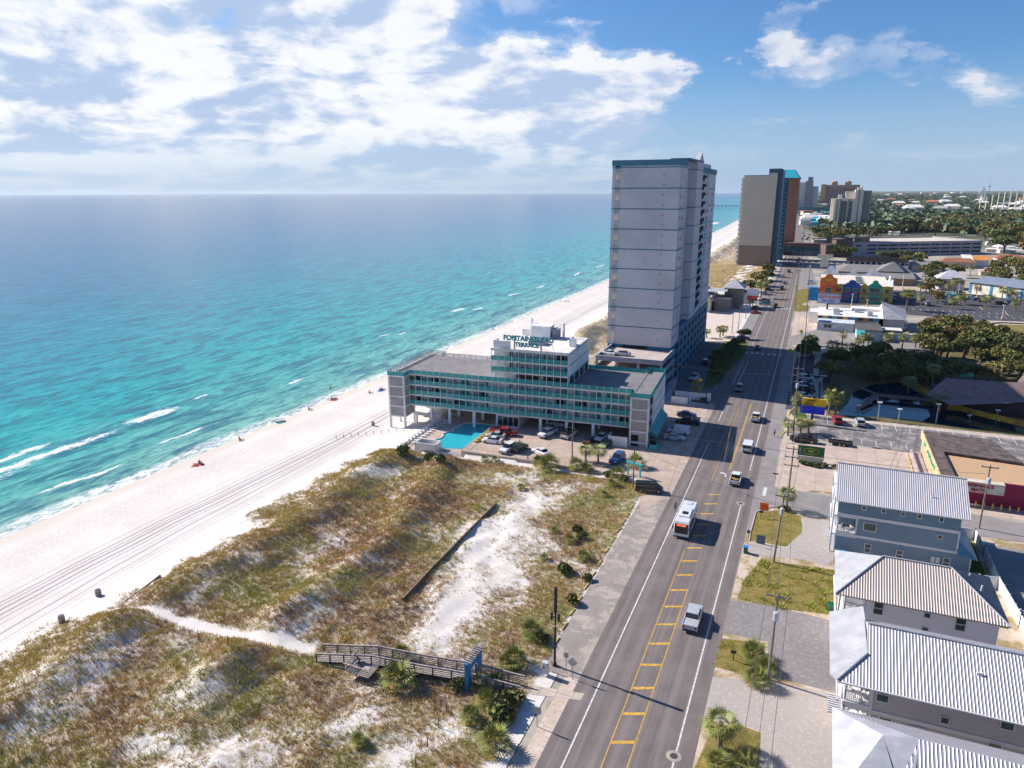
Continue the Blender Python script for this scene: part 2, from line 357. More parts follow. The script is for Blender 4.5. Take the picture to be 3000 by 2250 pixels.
# open sand among the dunes and dense patches: (u, v, radius m, strength)
def seg(p, a, b):
    ax, ay = a; bx, by = b; t = ((p[0]-ax)*(bx-ax)+(p[1]-ay)*(by-ay))/max(1e-6, (bx-ax)**2+(by-ay)**2); t = max(0, min(1, t))
    return math.hypot(p[0]-ax-t*(bx-ax), p[1]-ay-t*(by-ay))
SANDP = [((1340, 1780), (1420, 1560), 4.6, .80), ((1420, 1560), (1560, 1470), 4.6, .78), ((1560, 1440), (1700, 1420), 3.5, .55), ((1260, 1880), (1340, 1780), 3.2, .8),
         ((1380, 1400), (1540, 1400), 3.2, .55), ((1030, 1400), (1150, 1380), 3.0, .7), ((700, 2220), (420, 2180), 2.6, .6), ((120, 2000), (330, 1900), 4.2, .5), ((0, 2150), (90, 2130), 2, .5),
         ((860, 1640), (1000, 1560), 2.2, .45), ((1010, 1600), (900, 1480), 1.6, .3), ((980, 2150), (1060, 2090), 1.8, .7), ((1120, 2230), (1330, 2130), 1.8, .65), ((620, 1700), (560, 1760), 1.4, .4),
         ((950, 1760), (880, 1850), 2.0, .45), ((1530, 1560), (1480, 1700), 3.6, .7), ((1660, 1800), (1500, 2250), 0.0, 0)]
SANDW = [(at(*a, 0), at(*b, 0), r, s) for a, b, r, s in SANDP if r > 0]
PATHW = [at(u, v, -.8) for u, v in [(330, 1800), (430, 1790), (500, 1812), (640, 1850), (780, 1882), (905, 1912)]]
def vegd(x, y):
    """dune vegetation density 0..1 at a ground point"""
    xs = x+coast(y)
    if xs > -24.5 or xs < -90: return 0.
    if y > 2500: return 0.
    e = -86.5+2.2*math.sin(y*.11)+1.5*math.sin(y*.31+2)+1.2*math.sin(y*.7)
    d = sstep(e-1.5, e+7, xs)
    if 20 < y < 124:
        if y < 70: d *= sstep(-22.6, -25.5, xs)*(1-.6*math.exp(-((y-65.5)/2.2)**2)*sstep(-29, -26.5, xs))
        else: d *= sstep(-24.6, -25.3, xs)
        if y > 118: d = max(d, 1.) if xs > -84 else d
    elif y < 176:
        if xs > -84: return 0.
    elif y < 272:
        if xs > -57: return 0.
    elif y < 590:
        if xs > -46: return 0.
        if y < 420 and xs > -62: return .12
        d *= .95
    else: d *= .75*sstep(-30, -60, xs)*(1 if y < 1300 else .4)
    d *= 1-.42*sstep(.60, .80, vnoise(x*1., y*.8, .27, 3.3))*(.5+.5*vnoise(x, y, .9, 1.))
    p = (x, y)
    for a, b, r, s in SANDW:
        q = seg(p, a[:2], b[:2])/r
        if q < 2: d *= 1-s*math.exp(-q*q*.9)
    if 50 < y < 66:
        q = min(seg(p, PATHW[i][:2], PATHW[i+1][:2]) for i in range(len(PATHW)-1))
        d *= sstep(.45, 1.5, q+.35*(vnoise(x, y, 1.3)-.5))
    return d
dune_beach()
def blades(name, pts, cols, hs, nb, mats, spread=.22, w=.05, lean=.5, seed=1):
    """many small plants merged into one mesh of leaf-sized triangles, coloured per plant"""
    rg = np.random.default_rng(seed); n = len(pts); P = np.repeat(np.array(pts), nb, axis=0); m_ = len(P)
    hh = np.repeat(np.array(hs), nb)*rg.uniform(.6, 1.2, m_); a = rg.uniform(0, 2*math.pi, m_); r = rg.uniform(0, spread, m_)*hh/.5
    base = P+np.stack([np.cos(a)*r, np.sin(a)*r, -.05*np.ones(m_)], 1)
    a2 = a+rg.normal(0, .7, m_); ln = rg.uniform(.1, lean, m_)*hh
    tip = base+np.stack([np.cos(a2)*ln, np.sin(a2)*ln, hh], 1)
    t = rg.uniform(0, 2*math.pi, m_); ww = w*hh/.5*rg.uniform(.6, 1.5, m_); off = np.stack([np.cos(t)*ww, np.sin(t)*ww, np.zeros(m_)], 1)
    V = np.stack([base-off, base+off, tip], 1).reshape(-1, 3)
    me = bpy.data.meshes.new(name); me.vertices.add(len(V)); me.vertices.foreach_set('co', V.ravel())
    me.loops.add(len(V)); me.loops.foreach_set('vertex_index', np.arange(len(V), dtype=np.int32)); me.polygons.add(m_)
    me.polygons.foreach_set('loop_start', np.arange(0, 3*m_, 3, dtype=np.int32)); me.polygons.foreach_set('loop_total', np.full(m_, 3, dtype=np.int32))
    me.update()
    ca = me.color_attributes.new('tint', 'FLOAT_COLOR', 'POINT')
    c = np.repeat(np.array(cols), nb*3, axis=0)*np.repeat(rg.uniform(.75, 1.25, m_), 3)[:, None]
    ca.data.foreach_set('color', np.concatenate([c, np.ones((len(c), 1))], 1).ravel())
    me.materials.append(mats); o = bpy.data.objects.new(name, me); COL.objects.link(o); return o
def tintmat(name, rough=.8, trans=.0):
    mm, q, b = newmat(name); a = q.n('ShaderNodeAttribute', attribute_name='tint')
    q.put(b.inputs['Base Color'], a.outputs['Color']); b.inputs['Roughness'].default_value = rough; b.inputs['Specular IOR Level'].default_value = .2
    return mm
TINT = tintmat('plant_leaf')
def dune_plants():
    pts = []; cols = []; hs = []
    def tryp(x, y, dens, hmul=1.):
        d = vegd(x, y)
        if d <= 0: return
        cl = .55*vnoise(x, y, .55)+.45*vnoise(x, y, 1.6, 2.)
        if random.random() < min(1, max(0, d*1.28+(cl-.52)*1.6))*min(1, d*4)*(.5 if d < .25 else 1):
            g_ = vnoise(x, y, .16, 1.)*.6+vnoise(x, y, .5, 4.)*.4+random.uniform(-.2, .2)
            if g_ > .58: c = (.44, .41, .13)
            elif g_ > .42: c = (.56, .44, .16)
            elif g_ > .28: c = (.52, .33, .15)
            else: c = (.40, .28, .16)
            xs = x+coast(y)
            if xs < -74: c = (.52, .42, .15) if g_ > .3 else (.48, .34, .15)
            if random.random() < .012 and -76 < xs < -46: c = (.75, .50, .02)
            if y > 200: c = (.46, .36, .15)
            pts.append((x, y, T(x, y))); cols.append(c); hs.append(random.uniform(.16, .46)*hmul*(.7+.3*d))
    for _ in range(95000): tryp(random.uniform(-90, -24), random.uniform(28, 88)**1., 1.)
    for _ in range(42000): tryp(random.uniform(-90, -24), random.uniform(88, 126), 1., 1.15)
    for _ in range(16000):
        y = random.uniform(178, 620); tryp(random.uniform(-90, -44)-coast(y), y, 1., 1.7)
    for _ in range(5000):
        y = random.uniform(620, 1500); tryp(random.uniform(-92, -44)-coast(y), y, 1., 3.5)
    o = blades('dune_grass', pts, cols, hs, 8, TINT, spread=.40, w=.042, lean=.8); tagp(o, kind='stuff')
dune_plants()
# ------------------------------------------------------------ flat land, streets, lots
def hl0(x, y): return (-29.6+x*.99824-y*.0593, 143.4+x*.0593+y*.99824)
def PX(l, z=0.): return [tuple(at(u, v, z))[:2] for u, v in l]
def sheet(name, pts, z, m, kind='structure'):
    b = MB(); b.poly([(x, y, z) for x, y in (pts if sum(pts[i][0]*pts[(i+1) % len(pts)][1]-pts[(i+1) % len(pts)][0]*pts[i][1] for i in range(len(pts))) > 0 else pts[::-1])])
    o = b.build(name, m); tagp(o, kind=kind); return o
def ground():
    ys = [10, 60, 120, 200, 300, 450, 620, 800, 1000, 1300, 1700, 2200, 3000, 4500, 7000, 12000, 26000]
    ex = [0, 12, 30, 60, 110, 200, 400, 900, 2500, 7000, 20000]
    vs = []
    for y in ys:
        for e in ex: vs.append((-22.5-coast(y)+e, y, 0. if not (y > 4000 and e > 400) else min(48, (y-4000)*.004)))
    n = len(ex); fs = [(j*n+i, j*n+i+1, (j+1)*n+i+1, (j+1)*n+i) for j in range(len(ys)-1) for i in range(n-1)]
    mm, q, b = newmat('ground'); pos = q.n('ShaderNodeNewGeometry').outputs['Position']; x, y, _ = q.sep(pos)
    n1 = q.noise(pos, .05, 6, .65); n2 = q.noise(pos, .5, 6, .7); n3 = q.noise(pos, 3, 4, .7)
    near = q.mix(q.sm(n1, .42, .58), (.26, .245, .225), (.42, .37, .31))
    near = q.mix(q.sm(n2, .5, .65, 0, .5), near, (.17, .155, .08))
    far = q.mix(q.sm(q.noise(pos, .006, 6, .6), .44, .56), (.022, .042, .018), (.06, .07, .03))
    far = q.mix(q.sm(q.noise(pos, .02, 5, .6), .58, .63, 0, .65), far, (.30, .27, .22))
    c = q.mix(q.sm(q.m('ADD', y, q.m('MULTIPLY', x, .9)), 700., 1250.), near, far)
    q.put(b.inputs['Base Color'], c); b.inputs['Roughness'].default_value = .95
    bn = q.n('ShaderNodeBump'); bn.inputs['Strength'].default_value = .3; bn.inputs['Distance'].default_value = .05; q.link(n3, bn.inputs['Height']); q.link(bn.outputs[0], b.inputs['Normal'])
    me = bpy.data.meshes.new('ground'); me.from_pydata(vs, [], fs); me.materials.append(mm)
    o = bpy.data.objects.new('ground', me); COL.objects.link(o); tagp(o, kind='structure')
ground()
def asphalt(name, rgb, crack=.5, lane=False, patch=.0, patchc=(.3, .26, .22)):
    mm, q, b = newmat(name); pos = q.n('ShaderNodeNewGeometry').outputs['Position']; x, y, _ = q.sep(pos)
    n1 = q.noise(pos, .25, 6, .65); n3 = q.noise(pos, 14, 2, .6); n2 = q.noise(pos, 1.6, 6, .7, .5)
    c = q.mix(q.sm(n1, .3, .7), tuple(k*.86 for k in rgb), tuple(k*1.14 for k in rgb))
    c = q.mix(q.sm(n3, .35, .65, 0, .22), c, tuple(k*.6 for k in rgb))
    vo = q.n('ShaderNodeTexVoronoi', feature='DISTANCE_TO_EDGE'); q.link(q.vm('ADD', q.vm('MULTIPLY', pos, (.22, .16, 0)), q.vm('SCALE', q.noise(pos, .6, 4, .6, 0, True), (0, 0, 0))), vo.inputs['Vector'])
    [n for n in q.t.nodes if n.type == 'VECT_MATH' and n.operation == 'SCALE'][-1].inputs['Scale'].default_value = .5
    c = q.mix(q.m('MULTIPLY', q.sm(vo.outputs['Distance'], .012, .004, 0, crack), q.sm(n2, .45, .6)), c, tuple(k*.3 for k in rgb))
    if lane:        # wheel paths: polished lighter, oil-darkened centre; follows the street
        cs = q.m('ADD', x, q.m('MULTIPLY', q.m('MULTIPLY', y, y), 1.4e-5))
        t = q.m('SINE', q.m('MULTIPLY', q.m('ADD', cs, 1.), 3.45))
        c = q.mix(q.sm(t, -.6, 1, 0, .34), c, tuple(k*1.55 for k in rgb))
        c = q.mix(q.m('MULTIPLY', q.sm(q.noise(q.vm('MULTIPLY', pos, (2.2, .04, 0)), 1., 4, .6), .48, .66), .5), c, tuple(k*.62 for k in rgb))
    if patch:
        c = q.mix(q.m('MULTIPLY', q.sm(q.noise(pos, .38, 8, .70, .4), .48, .58), patch), c, patchc)
    q.put(b.inputs['Base Color'], c); b.inputs['Roughness'].default_value = .88; b.inputs['Specular IOR Level'].default_value = .25
    bn = q.n('ShaderNodeBump'); bn.inputs['Strength'].default_value = .25; bn.inputs['Distance'].default_value = .02; q.link(n3, bn.inputs['Height']); q.link(bn.outputs[0], b.inputs['Normal'])
    return mm
ROADM = asphalt('asphalt_road', (.180, .152, .148), 1., True)
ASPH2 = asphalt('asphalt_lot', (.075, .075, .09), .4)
ASPH3 = asphalt('asphalt_worn', (.27, .245, .245), .8, False, .35, (.33, .29, .26))
BROKE = asphalt('asphalt_broken', (.30, .26, .24), .8, False, .6, (.50, .41, .35))
MOTTLE = asphalt('asphalt_mottled', (.17, .16, .17), .4, False, .8, (.36, .31, .28))
def concrete(name, rgb, per=None, ang=0., dark=.5):
    mm, q, b = newmat(name); pos = q.n('ShaderNodeNewGeometry').outputs['Position']
    c = q.mix(q.sm(q.noise(pos, .35, 6, .65), .3, .7), tuple(k*.85 for k in rgb), tuple(min(1, k*1.12) for k in rgb))
    c = q.mix(q.sm(q.noise(pos, 3, 6, .7), .5, .7, 0, .3), c, tuple(k*.6 for k in rgb))
    if per:
        x, y, _ = q.sep(pos); ca, sa = math.cos(ang), math.sin(ang)
        xr = q.m('ADD', q.m('MULTIPLY', x, ca), q.m('MULTIPLY', y, sa)); yr = q.m('ADD', q.m('MULTIPLY', x, -sa), q.m('MULTIPLY', y, ca))
        j = q.m('MINIMUM', q.m('PINGPONG', xr, per/2), q.m('PINGPONG', yr, per/2))
        c = q.mix(q.sm(j, .10, .03, 0, dark), c, tuple(k*.4 for k in rgb))
    q.put(b.inputs['Base Color'], c); b.inputs['Roughness'].default_value = .9; b.inputs['Specular IOR Level'].default_value = .25
    return mm
CONC = concrete('concrete_slab', (.46, .36, .30), 4.6, R(3.4))
WALK = concrete('concrete_walk', (.52, .44, .38), 1.8)
CONR = concrete('concrete_apron', (.50, .40, .34), 3.8, .0, .35)
def paver(name, a, bcol, mort):
    mm, q, b = newmat(name); pos = q.n('ShaderNodeNewGeometry').outputs['Position']
    br = q.n('ShaderNodeTexBrick'); q.link(pos, br.inputs['Vector']); br.inputs['Scale'].default_value = 3.2
    for k, v in (('Color1', a), ('Color2', bcol), ('Mortar', mort)): br.inputs[k].default_value = (*v, 1)
    br.inputs['Mortar Size'].default_value = .03; br.inputs['Bias'].default_value = 0.
    c = q.mix(q.sm(q.noise(pos, .5, 5, .6), .35, .7, 0, .35), br.outputs[0], tuple(k*.7 for k in a))
    c = q.mix(q.sm(q.noise(pos, 2.1, 5, .7), .50, .64, 0, .5), c, tuple(min(1, k*1.35) for k in bcol))
    q.put(b.inputs['Base Color'], c); b.inputs['Roughness'].default_value = .85; return mm
PAVL = paver('paver_light', (.50, .44, .40), (.40, .35, .33), (.25, .22, .20)); PAVD = paver('paver_grey', (.235, .21, .215), (.30, .27, .265), (.13, .12, .12))
def soil(name, a, bcol, c3, s=.4):
    mm, q, b = newmat(name); pos = q.n('ShaderNodeNewGeometry').outputs['Position']
    c = q.mix(q.sm(q.noise(pos, s, 6, .7), .42, .58), a, bcol); c = q.mix(q.sm(q.noise(pos, s*5, 6, .7), .5, .62, 0, .7), c, c3)
    q.put(b.inputs['Base Color'], c); b.inputs['Roughness'].default_value = .95; b.inputs['Specular IOR Level'].default_value = .1; return mm
LAWN = soil('lawn', (.15, .135, .03), (.24, .185, .055), (.30, .22, .12)); DRYG = soil('dry_verge', (.56, .46, .38), (.30, .23, .11), (.50, .38, .27), .3)
SANDY = soil('sandy_lot', (.66, .57, .50), (.60, .50, .44), (.45, .33, .24)); FIELD = soil('dry_field', (.36, .25, .12), (.28, .21, .085), (.48, .38, .26), .06)
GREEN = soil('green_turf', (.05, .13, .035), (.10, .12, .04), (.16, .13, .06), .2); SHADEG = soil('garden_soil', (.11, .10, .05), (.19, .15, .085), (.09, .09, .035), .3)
GRAVEL = soil('roof_gravel', (.52, .34, .20), (.46, .30, .18), (.56, .40, .26), 2.)
WLINE = mat('white_road_paint', (.62, .61, .60), .7, var=.22, vs=2.5); YLINE = mat('yellow_road_paint', (.62, .36, .05), .7, var=.25, vs=3)
YKERB = mat('yellow_kerb_paint', (.62, .43, .10), .7, var=.25, vs=2.); WOOD = mat('weathered_wood', (.30, .255, .235), .9, var=.3, vs=2.); DWOOD = mat('dark_wood', (.10, .07, .055), .9, var=.3)
POLEW = mat('pole_wood', (.20, .165, .145), .9, var=.2, vs=1.); METAL = mat('galvanised_metal', (.45, .46, .47), .45, .6); DMETAL = mat('black_metal', (.018, .016, .018), .4); WHITE = mat('white_paint', (.74, .73, .74), .6, var=.07)
def strip(name, x0, x1, y0, y1, z, m, step=12, kind='structure', dash=None):
    """a band that follows the curve of the street: x measured from the straight street line"""
    b = MB(); y = y0
    while y < y1-.01:
        s_ = step if y < 400 else 40
        if dash: s_ = dash[0]
        e = min(y+s_, y1)
        b.quad((x0-coast(y), y, z), (x1-coast(y), y, z), (x1-coast(e), e, z), (x0-coast(e), e, z))
        y = e+(dash[1] if dash else 0)
    o = b.build(name, m); tagp(o, kind=kind); return o
# the shore road and its shoulders
strip('road', -20.0, -6.2, 20, 2600, .023, ROADM)
strip('road_shoulder', -24.6, -20.0, 66, 122, .009, BROKE)
strip('road_shoulder', -21.6, -20.0, 20, 66, .016, soil('sand_verge', (.60, .50, .44), (.52, .42, .34), (.40, .30, .22)))
strip('road_shoulder', -24., -20.0, 262, 460, .012, ASPH3)
strip('road_shoulder', -6.2, -3.2, 112, 300, .014, ASPH3)
for a, b_, c, d in [(-17.72, -17.56, 20, 152), (-17.72, -17.56, 168, 192), (-17.72, -17.56, 262, 1900), (-7.98, -7.82, 20, 121), (-7.98, -7.82, 138.5, 1900)]: strip('road_line', a, b_, c, d, .028, WLINE)
for a, b_, c, d in [(-14.22, -14.12, 20, 101), (-11.92, -11.82, 20, 90), (-14.2, -14.1, 130, 182), (-11.6, -11.5, 137.5, 186), (-11.8, -11.7, 137.5, 186)]: strip('road_line', a, b_, c, d, .028, YLINE)
for a, b_ in [(-14.2, -14.1), (-11.7, -11.6)]: strip('road_line', a, b_, 360, 1500, .028, YLINE)
b = MB()
for k in range(19):
    y = 45+k*4.35
    if k in (0, ): continue
    p = .9
    b.quad((-14.1, y, .029), (-14.1, y+.42, .029), (-12.0, y+p+.42, .029), (-12.0, y+p, .029))
tagp(b.build('road_line', YLINE), kind='structure')
b = MB()   # turn arrows, crossings
def arrow(x, y, s):
    b.poly([(x-.1, y-1.2*s, .03), (x+.12, y-1.2*s, .03), (x+.12, y+.1*s, .03), (x+.0, y+.5*s, .03), (x-.45*1, y+.85*s, .03), (x-.45, y+1.2*s, .03), (x-1.25, y+.6*s, .03), (x-.45, y+.05*s, .03), (x-.45, y+.45*s, .03), (x-.12, y+.1*s, .03)])
arrow(-12.3, 134.4, 1.); 
for (u, v) in [(2188, 1033), (2203, 1034), (2219, 1035), (2234, 1037), (2253, 1038), (2269, 1039), (2286, 1041)]:
    p = at(u, v, .03); b.box(p.x-.45, p.x+.45, p.y-1.1, p.y+1.1, .028, .034)
for k in range(9):
    b.box(-16.8-2.5+k*1.15, -16.3-2.5+k*1.15, 352.5, 355.2, .028, .034)
tagp(b.build('road_line', WLINE), kind='structure')
# left-turn bay widening in the shade of the tower, entrance island
sheet('road_widening', PX([(2094, 1137), (2188, 1034), (2240, 1030), (2190, 1160), (2110, 1185), (2055, 1178), (1960, 1165)]), .022, ROADM)
b = MB()
for (u1, v1, u2, v2) in [(2095, 1136), (2148, 1056), (2148, 1056), (2183, 1035), (2146, 1126), (2179, 1056), (2161, 1126), (2193, 1057)][0:0] or [(2095, 1136, 2148, 1056), (2148, 1056, 2183, 1035), (2146, 1126, 2179, 1056), (2161, 1126, 2193, 1057)]:
    p = at(u1, v1, .03); q = at(u2, v2, .03); b.quad((p.x-.08, p.y, .03), (p.x+.08, p.y, .03), (q.x+.08, q.y, .03), (q.x-.08, q.y, .03))
tagp(b.build('road_line', WLINE), kind='structure')
# side street to the right
sheet('side_street', [(-6.2, 119.5), (-6.2, 134.5), (-2.4, 131.2), (60, 132.2), (60, 124.2), (-1.5, 123.2)], .024, ASPH3)
b = MB(); b.box(-5, -4.4, 126.8, 130.8, .028, .034); tagp(b.build('road_line', WLINE), kind='structure')
# hotel forecourt and beachside apron
sheet('parking_lot', [hl0(-36.5, -15.2), hl0(-35.75, 3), hl0(-35.7, 20)]+PX([(1960, 1180), (2075, 1186), (2040, 1330), (1975, 1440), (1875, 1500), (1872, 1420), (1862, 1398), (1740, 1386), (1560, 1354)]), .012, CONC)
sheet('parking_lot', [(-64, 158), (-30, 160), (-30, 178), (-62, 176)], .008, CONC)
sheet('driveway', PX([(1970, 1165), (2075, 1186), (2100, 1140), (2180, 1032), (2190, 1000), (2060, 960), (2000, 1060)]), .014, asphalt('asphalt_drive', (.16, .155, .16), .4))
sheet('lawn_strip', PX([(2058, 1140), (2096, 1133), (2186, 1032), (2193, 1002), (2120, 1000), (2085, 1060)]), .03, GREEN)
# right side of the street, near to far
sheet('verge', [(-6.2, 20), (-6.2, 119), (-3, 122.6), (40, 124), (40, 40), (8, 20)], .006, DRYG)
sheet('paver_drive', PX([(2192, 1585), (2172, 1622), (2355, 1640), (2420, 1660), (2440, 1640), (2445, 1530), (2350, 1515), (2350, 1560), (2300, 1605)]), .02, PAVL)
sheet('paver_drive', PX([(2125, 1765), (2100, 1850), (2250, 1880), (2250, 1980), (2450, 2030), (2450, 1822), (2280, 1780), (2140, 1757)]), .02, PAVD)
sheet('paver_drive', PX([(2055, 1980), (2020, 2105), (2160, 2120), (2232, 2145), (2222, 2330), (2500, 2330), (2500, 2040), (2255, 1998)]), .016, PAVL)
sheet('lawn', PX([(2215, 1500), (2190, 1580), (2300, 1602), (2345, 1590), (2352, 1550), (2345, 1512), (2280, 1495)]), .018, LAWN)
sheet('lawn', PX([(2230, 1640), (2180, 1700), (2160, 1755), (2290, 1785), (2445, 1800), (2445, 1670)]), .018, LAWN)
sheet('lawn', PX([(2090, 2128), (2160, 2122), (2230, 2147), (2220, 2260), (2030, 2260)]), .017, LAWN)
sheet('lawn', PX([(2080, 1950), (2110, 1870), (2240, 1884), (2240, 1985), (2255, 1996)]), .017, LAWN)
sheet('lawn', [(22.5, 96), (26.6, 96), (26.6, 124), (22.5, 124)], .02, soil('green_yard', (.07, .15, .02), (.10, .15, .03), (.2, .17, .06)))
sheet('side_lane', [(28.3, 88), (60, 88), (60, 121), (28.3, 121)], .02, ASPH3)
sheet('concrete_lot', [(-3.2, 131.8), (-3.2, 158), (24, 163), (24, 140), (40, 138), (40, 132.8)], .016, CONR)
sheet('sidewalk', [(-3.2, 158), (-3.2, 300), (-.6, 300), (-.6, 158)], .016, WALK)
sheet('parking_lot', PX([(2380, 1222), (2420, 1218), (3060, 1290), (3060, 1380), (2720, 1360), (2690, 1330), (2300, 1268)]), .026, MOTTLE)
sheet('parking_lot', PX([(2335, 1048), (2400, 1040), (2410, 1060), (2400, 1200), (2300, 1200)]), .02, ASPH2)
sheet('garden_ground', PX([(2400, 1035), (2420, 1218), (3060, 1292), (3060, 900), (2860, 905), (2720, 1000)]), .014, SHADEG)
sheet('sidewalk', PX([(2380, 1216), (2380, 1222), (3060, 1298), (3060, 1286)]), .034, WALK)
sheet('parking_lot', PX([(2330, 980), (2370, 940), (2390, 960), (2700, 1000), (2730, 1030), (2560, 1020), (2400, 1010), (2340, 1005)]), .02, ASPH3)
sheet('concrete_lot', PX([(2320, 1010), (2400, 1014), (2520, 1030), (2490, 1046), (2350, 1035)]), .024, WALK)
sheet('concrete_lot', PX([(2318, 985), (2330, 915), (2400, 918), (2392, 965)]), .022, CONR)
sheet('lawn', PX([(2324, 900), (2330, 850), (2370, 845), (2372, 882)]), .024, LAWN); sheet('lawn', PX([(2322, 905), (2345, 892), (2372, 896), (2365, 913), (2326, 912)]), .03, LAWN)
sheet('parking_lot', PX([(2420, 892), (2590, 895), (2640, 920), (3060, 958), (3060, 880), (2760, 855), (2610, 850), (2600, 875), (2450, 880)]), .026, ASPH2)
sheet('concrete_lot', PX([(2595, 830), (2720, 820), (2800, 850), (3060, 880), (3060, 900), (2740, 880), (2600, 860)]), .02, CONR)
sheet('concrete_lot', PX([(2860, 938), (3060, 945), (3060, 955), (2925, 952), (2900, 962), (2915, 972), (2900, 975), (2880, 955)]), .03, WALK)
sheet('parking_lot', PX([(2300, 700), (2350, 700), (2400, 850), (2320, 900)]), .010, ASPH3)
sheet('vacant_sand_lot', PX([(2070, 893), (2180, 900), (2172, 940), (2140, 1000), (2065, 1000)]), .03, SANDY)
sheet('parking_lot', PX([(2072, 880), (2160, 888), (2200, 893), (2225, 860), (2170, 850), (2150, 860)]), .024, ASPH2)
sheet('dry_field', PX([(2060, 845), (2150, 845), (2240, 850), (2256, 800), (2270, 770), (2075, 775)]), .02, FIELD)

def inpoly(x, y, pts):
    r = False
    for i in range(len(pts)):
        (x1, y1), (x2, y2) = pts[i], pts[i-1]
        if (y1 > y) != (y2 > y) and x < (x2-x1)*(y-y1)/(y2-y1)+x1: r = not r
    return r
def lawn_grass():
    P = []; Cc = []; Hh = []
    for poly, n, h0, h1 in [([(2230, 1640), (2180, 1700), (2160, 1755), (2290, 1785), (2445, 1800), (2445, 1670)], 9000, .10, .34), ([(2215, 1500), (2190, 1580), (2300, 1602), (2345, 1590), (2352, 1550), (2345, 1512), (2280, 1495)], 2500, .05, .12), ([(2090, 2128), (2160, 2122), (2230, 2147), (2220, 2260), (2030, 2260)], 2500, .06, .16), ([(2080, 1950), (2110, 1870), (2240, 1884), (2240, 1985), (2255, 1996)], 2000, .06, .2)]:
        w = PX(poly); x0, x1 = min(p[0] for p in w), max(p[0] for p in w); y0, y1 = min(p[1] for p in w), max(p[1] for p in w); k = 0
        while k < n:
            k += 1; x, y = random.uniform(x0, x1), random.uniform(y0, y1); v = vnoise(x, y, 1.1, 1.)*.6+vnoise(x, y, 3., 2.)*.4
            if inpoly(x, y, w) and v > .52:
                c = (.40, .40, .09) if v > .66 else (.54, .45, .16) if random.random() < .7 else (.16, .22, .05); P.append((x, y, .02)); Cc.append(c); Hh.append(random.uniform(h0, h1)*(1.1 if v > .7 else .6))
    o = blades('lawn_grass', P, Cc, Hh, 7, TINT, spread=.9, w=.09, lean=.9, seed=4); tagp(o, kind='stuff')
lawn_grass()
# ------------------------------------------------------------ buildings
OFFW = mat('off_white_stucco', (.70, .68, .66), .85, var=.10, vs=.4, bump=.2); CRM = mat('cream_stucco', (.60, .50, .38), .85, var=.1)
TEAL = mat('teal_panel', (.02, .25, .24), .5, var=.25); TEALL = mat('teal_trim', (.05, .42, .42), .6, var=.1); DARKW = glass('dark_window', (.020, .022, .026)); GREENW = glass('green_window', (.012, .075, .07)); CURT = glass('curtained_window', (.36, .38, .42), .25)
BLACK = mat('dark_opening', (.012, .012, .014), .9, var=.1); ROOFG = mat('grey_roof_deck', (.20, .185, .20), .85, var=.14, vs=.5, bump=.1); ROOFW = mat('white_roof_membrane', (.72, .68, .64), .8, var=.12, vs=.4)
def tglass():
    mm, q, b = newmat('teal_glass'); tr = q.n('ShaderNodeBsdfTransparent'); mx = q.n('ShaderNodeMixShader'); out = [n for n in q.t.nodes if n.type == 'OUTPUT_MATERIAL'][0]
    q.put(b.inputs['Base Color'], (.045, .38, .38)); b.inputs['Roughness'].default_value = .15; tr.inputs[0].default_value = (.35, .8, .78, 1)
    mx.inputs[0].default_value = .72; q.link(tr.outputs[0], mx.inputs[1]); q.link(b.outputs[0], mx.inputs[2]); q.link(mx.outputs[0], out.inputs[0]); return mm
TG = tglass()
def mesh_of(f):
    b = MB(); f(b); return b
def place(parent, proto, pts, name=None, rz=0, label=None):
    """share one mesh among many children of a thing; pts may carry their own turn"""
    r = []
    for p in pts:
        o = proto.copy() if r or proto.parent is not None else proto
        if o is not proto: COL.objects.link(o)
        o.location = p[:3]; o.rotation_euler = (0, 0, p[3] if len(p) > 3 else rz); o.parent = parent
        KIDS.setdefault(parent.name, []).append(o); r.append(o)
        if label: o['label'] = label
    return r
def windows(parent, w, h, pts, pane, frame=None, d=.06, fr=.09, rz=0, name='window', sash=False):
    """wall windows: frame with a pane as its sub-part; the origin is at the sill centre, facing -Y"""
    out = []
    fm = pm = None
    for p in pts:
        if frame is not None:
            if fm is None:
                b = MB(); b.box(-w/2-fr, -w/2, -d, .02, -fr, h+fr); b.box(w/2, w/2+fr, -d, .02, -fr, h+fr); b.box(-w/2, w/2, -d, .02, -fr, 0); b.box(-w/2, w/2, -d, .02, h, h+fr)
                if sash: b.box(-w/2, w/2, -d*.7, .02, h*.48, h*.52+.03)
                fo = b.build(name, frame, parent); fm = fo.data
                b = MB(); b.box(-w/2, w/2, -.02, .03, 0, h); po = b.build('pane', pane, fo); pm = po.data
            else:
                fo = bpy.data.objects.new(name, fm); COL.objects.link(fo); child(parent, fo); po = bpy.data.objects.new('pane', pm); COL.objects.link(po); child(fo, po)
            o = fo
        else:
            if pm is None:
                b = MB(); b.box(-w/2, w/2, -d, .03, 0, h); o = b.build(name, pane, parent); pm = o.data
            else: o = bpy.data.objects.new(name, pm); COL.objects.link(o); child(parent, o)
        o.location = p[:3]; o.rotation_euler = (0, 0, p[3] if len(p) > 3 else rz); out.append(o)
    return out
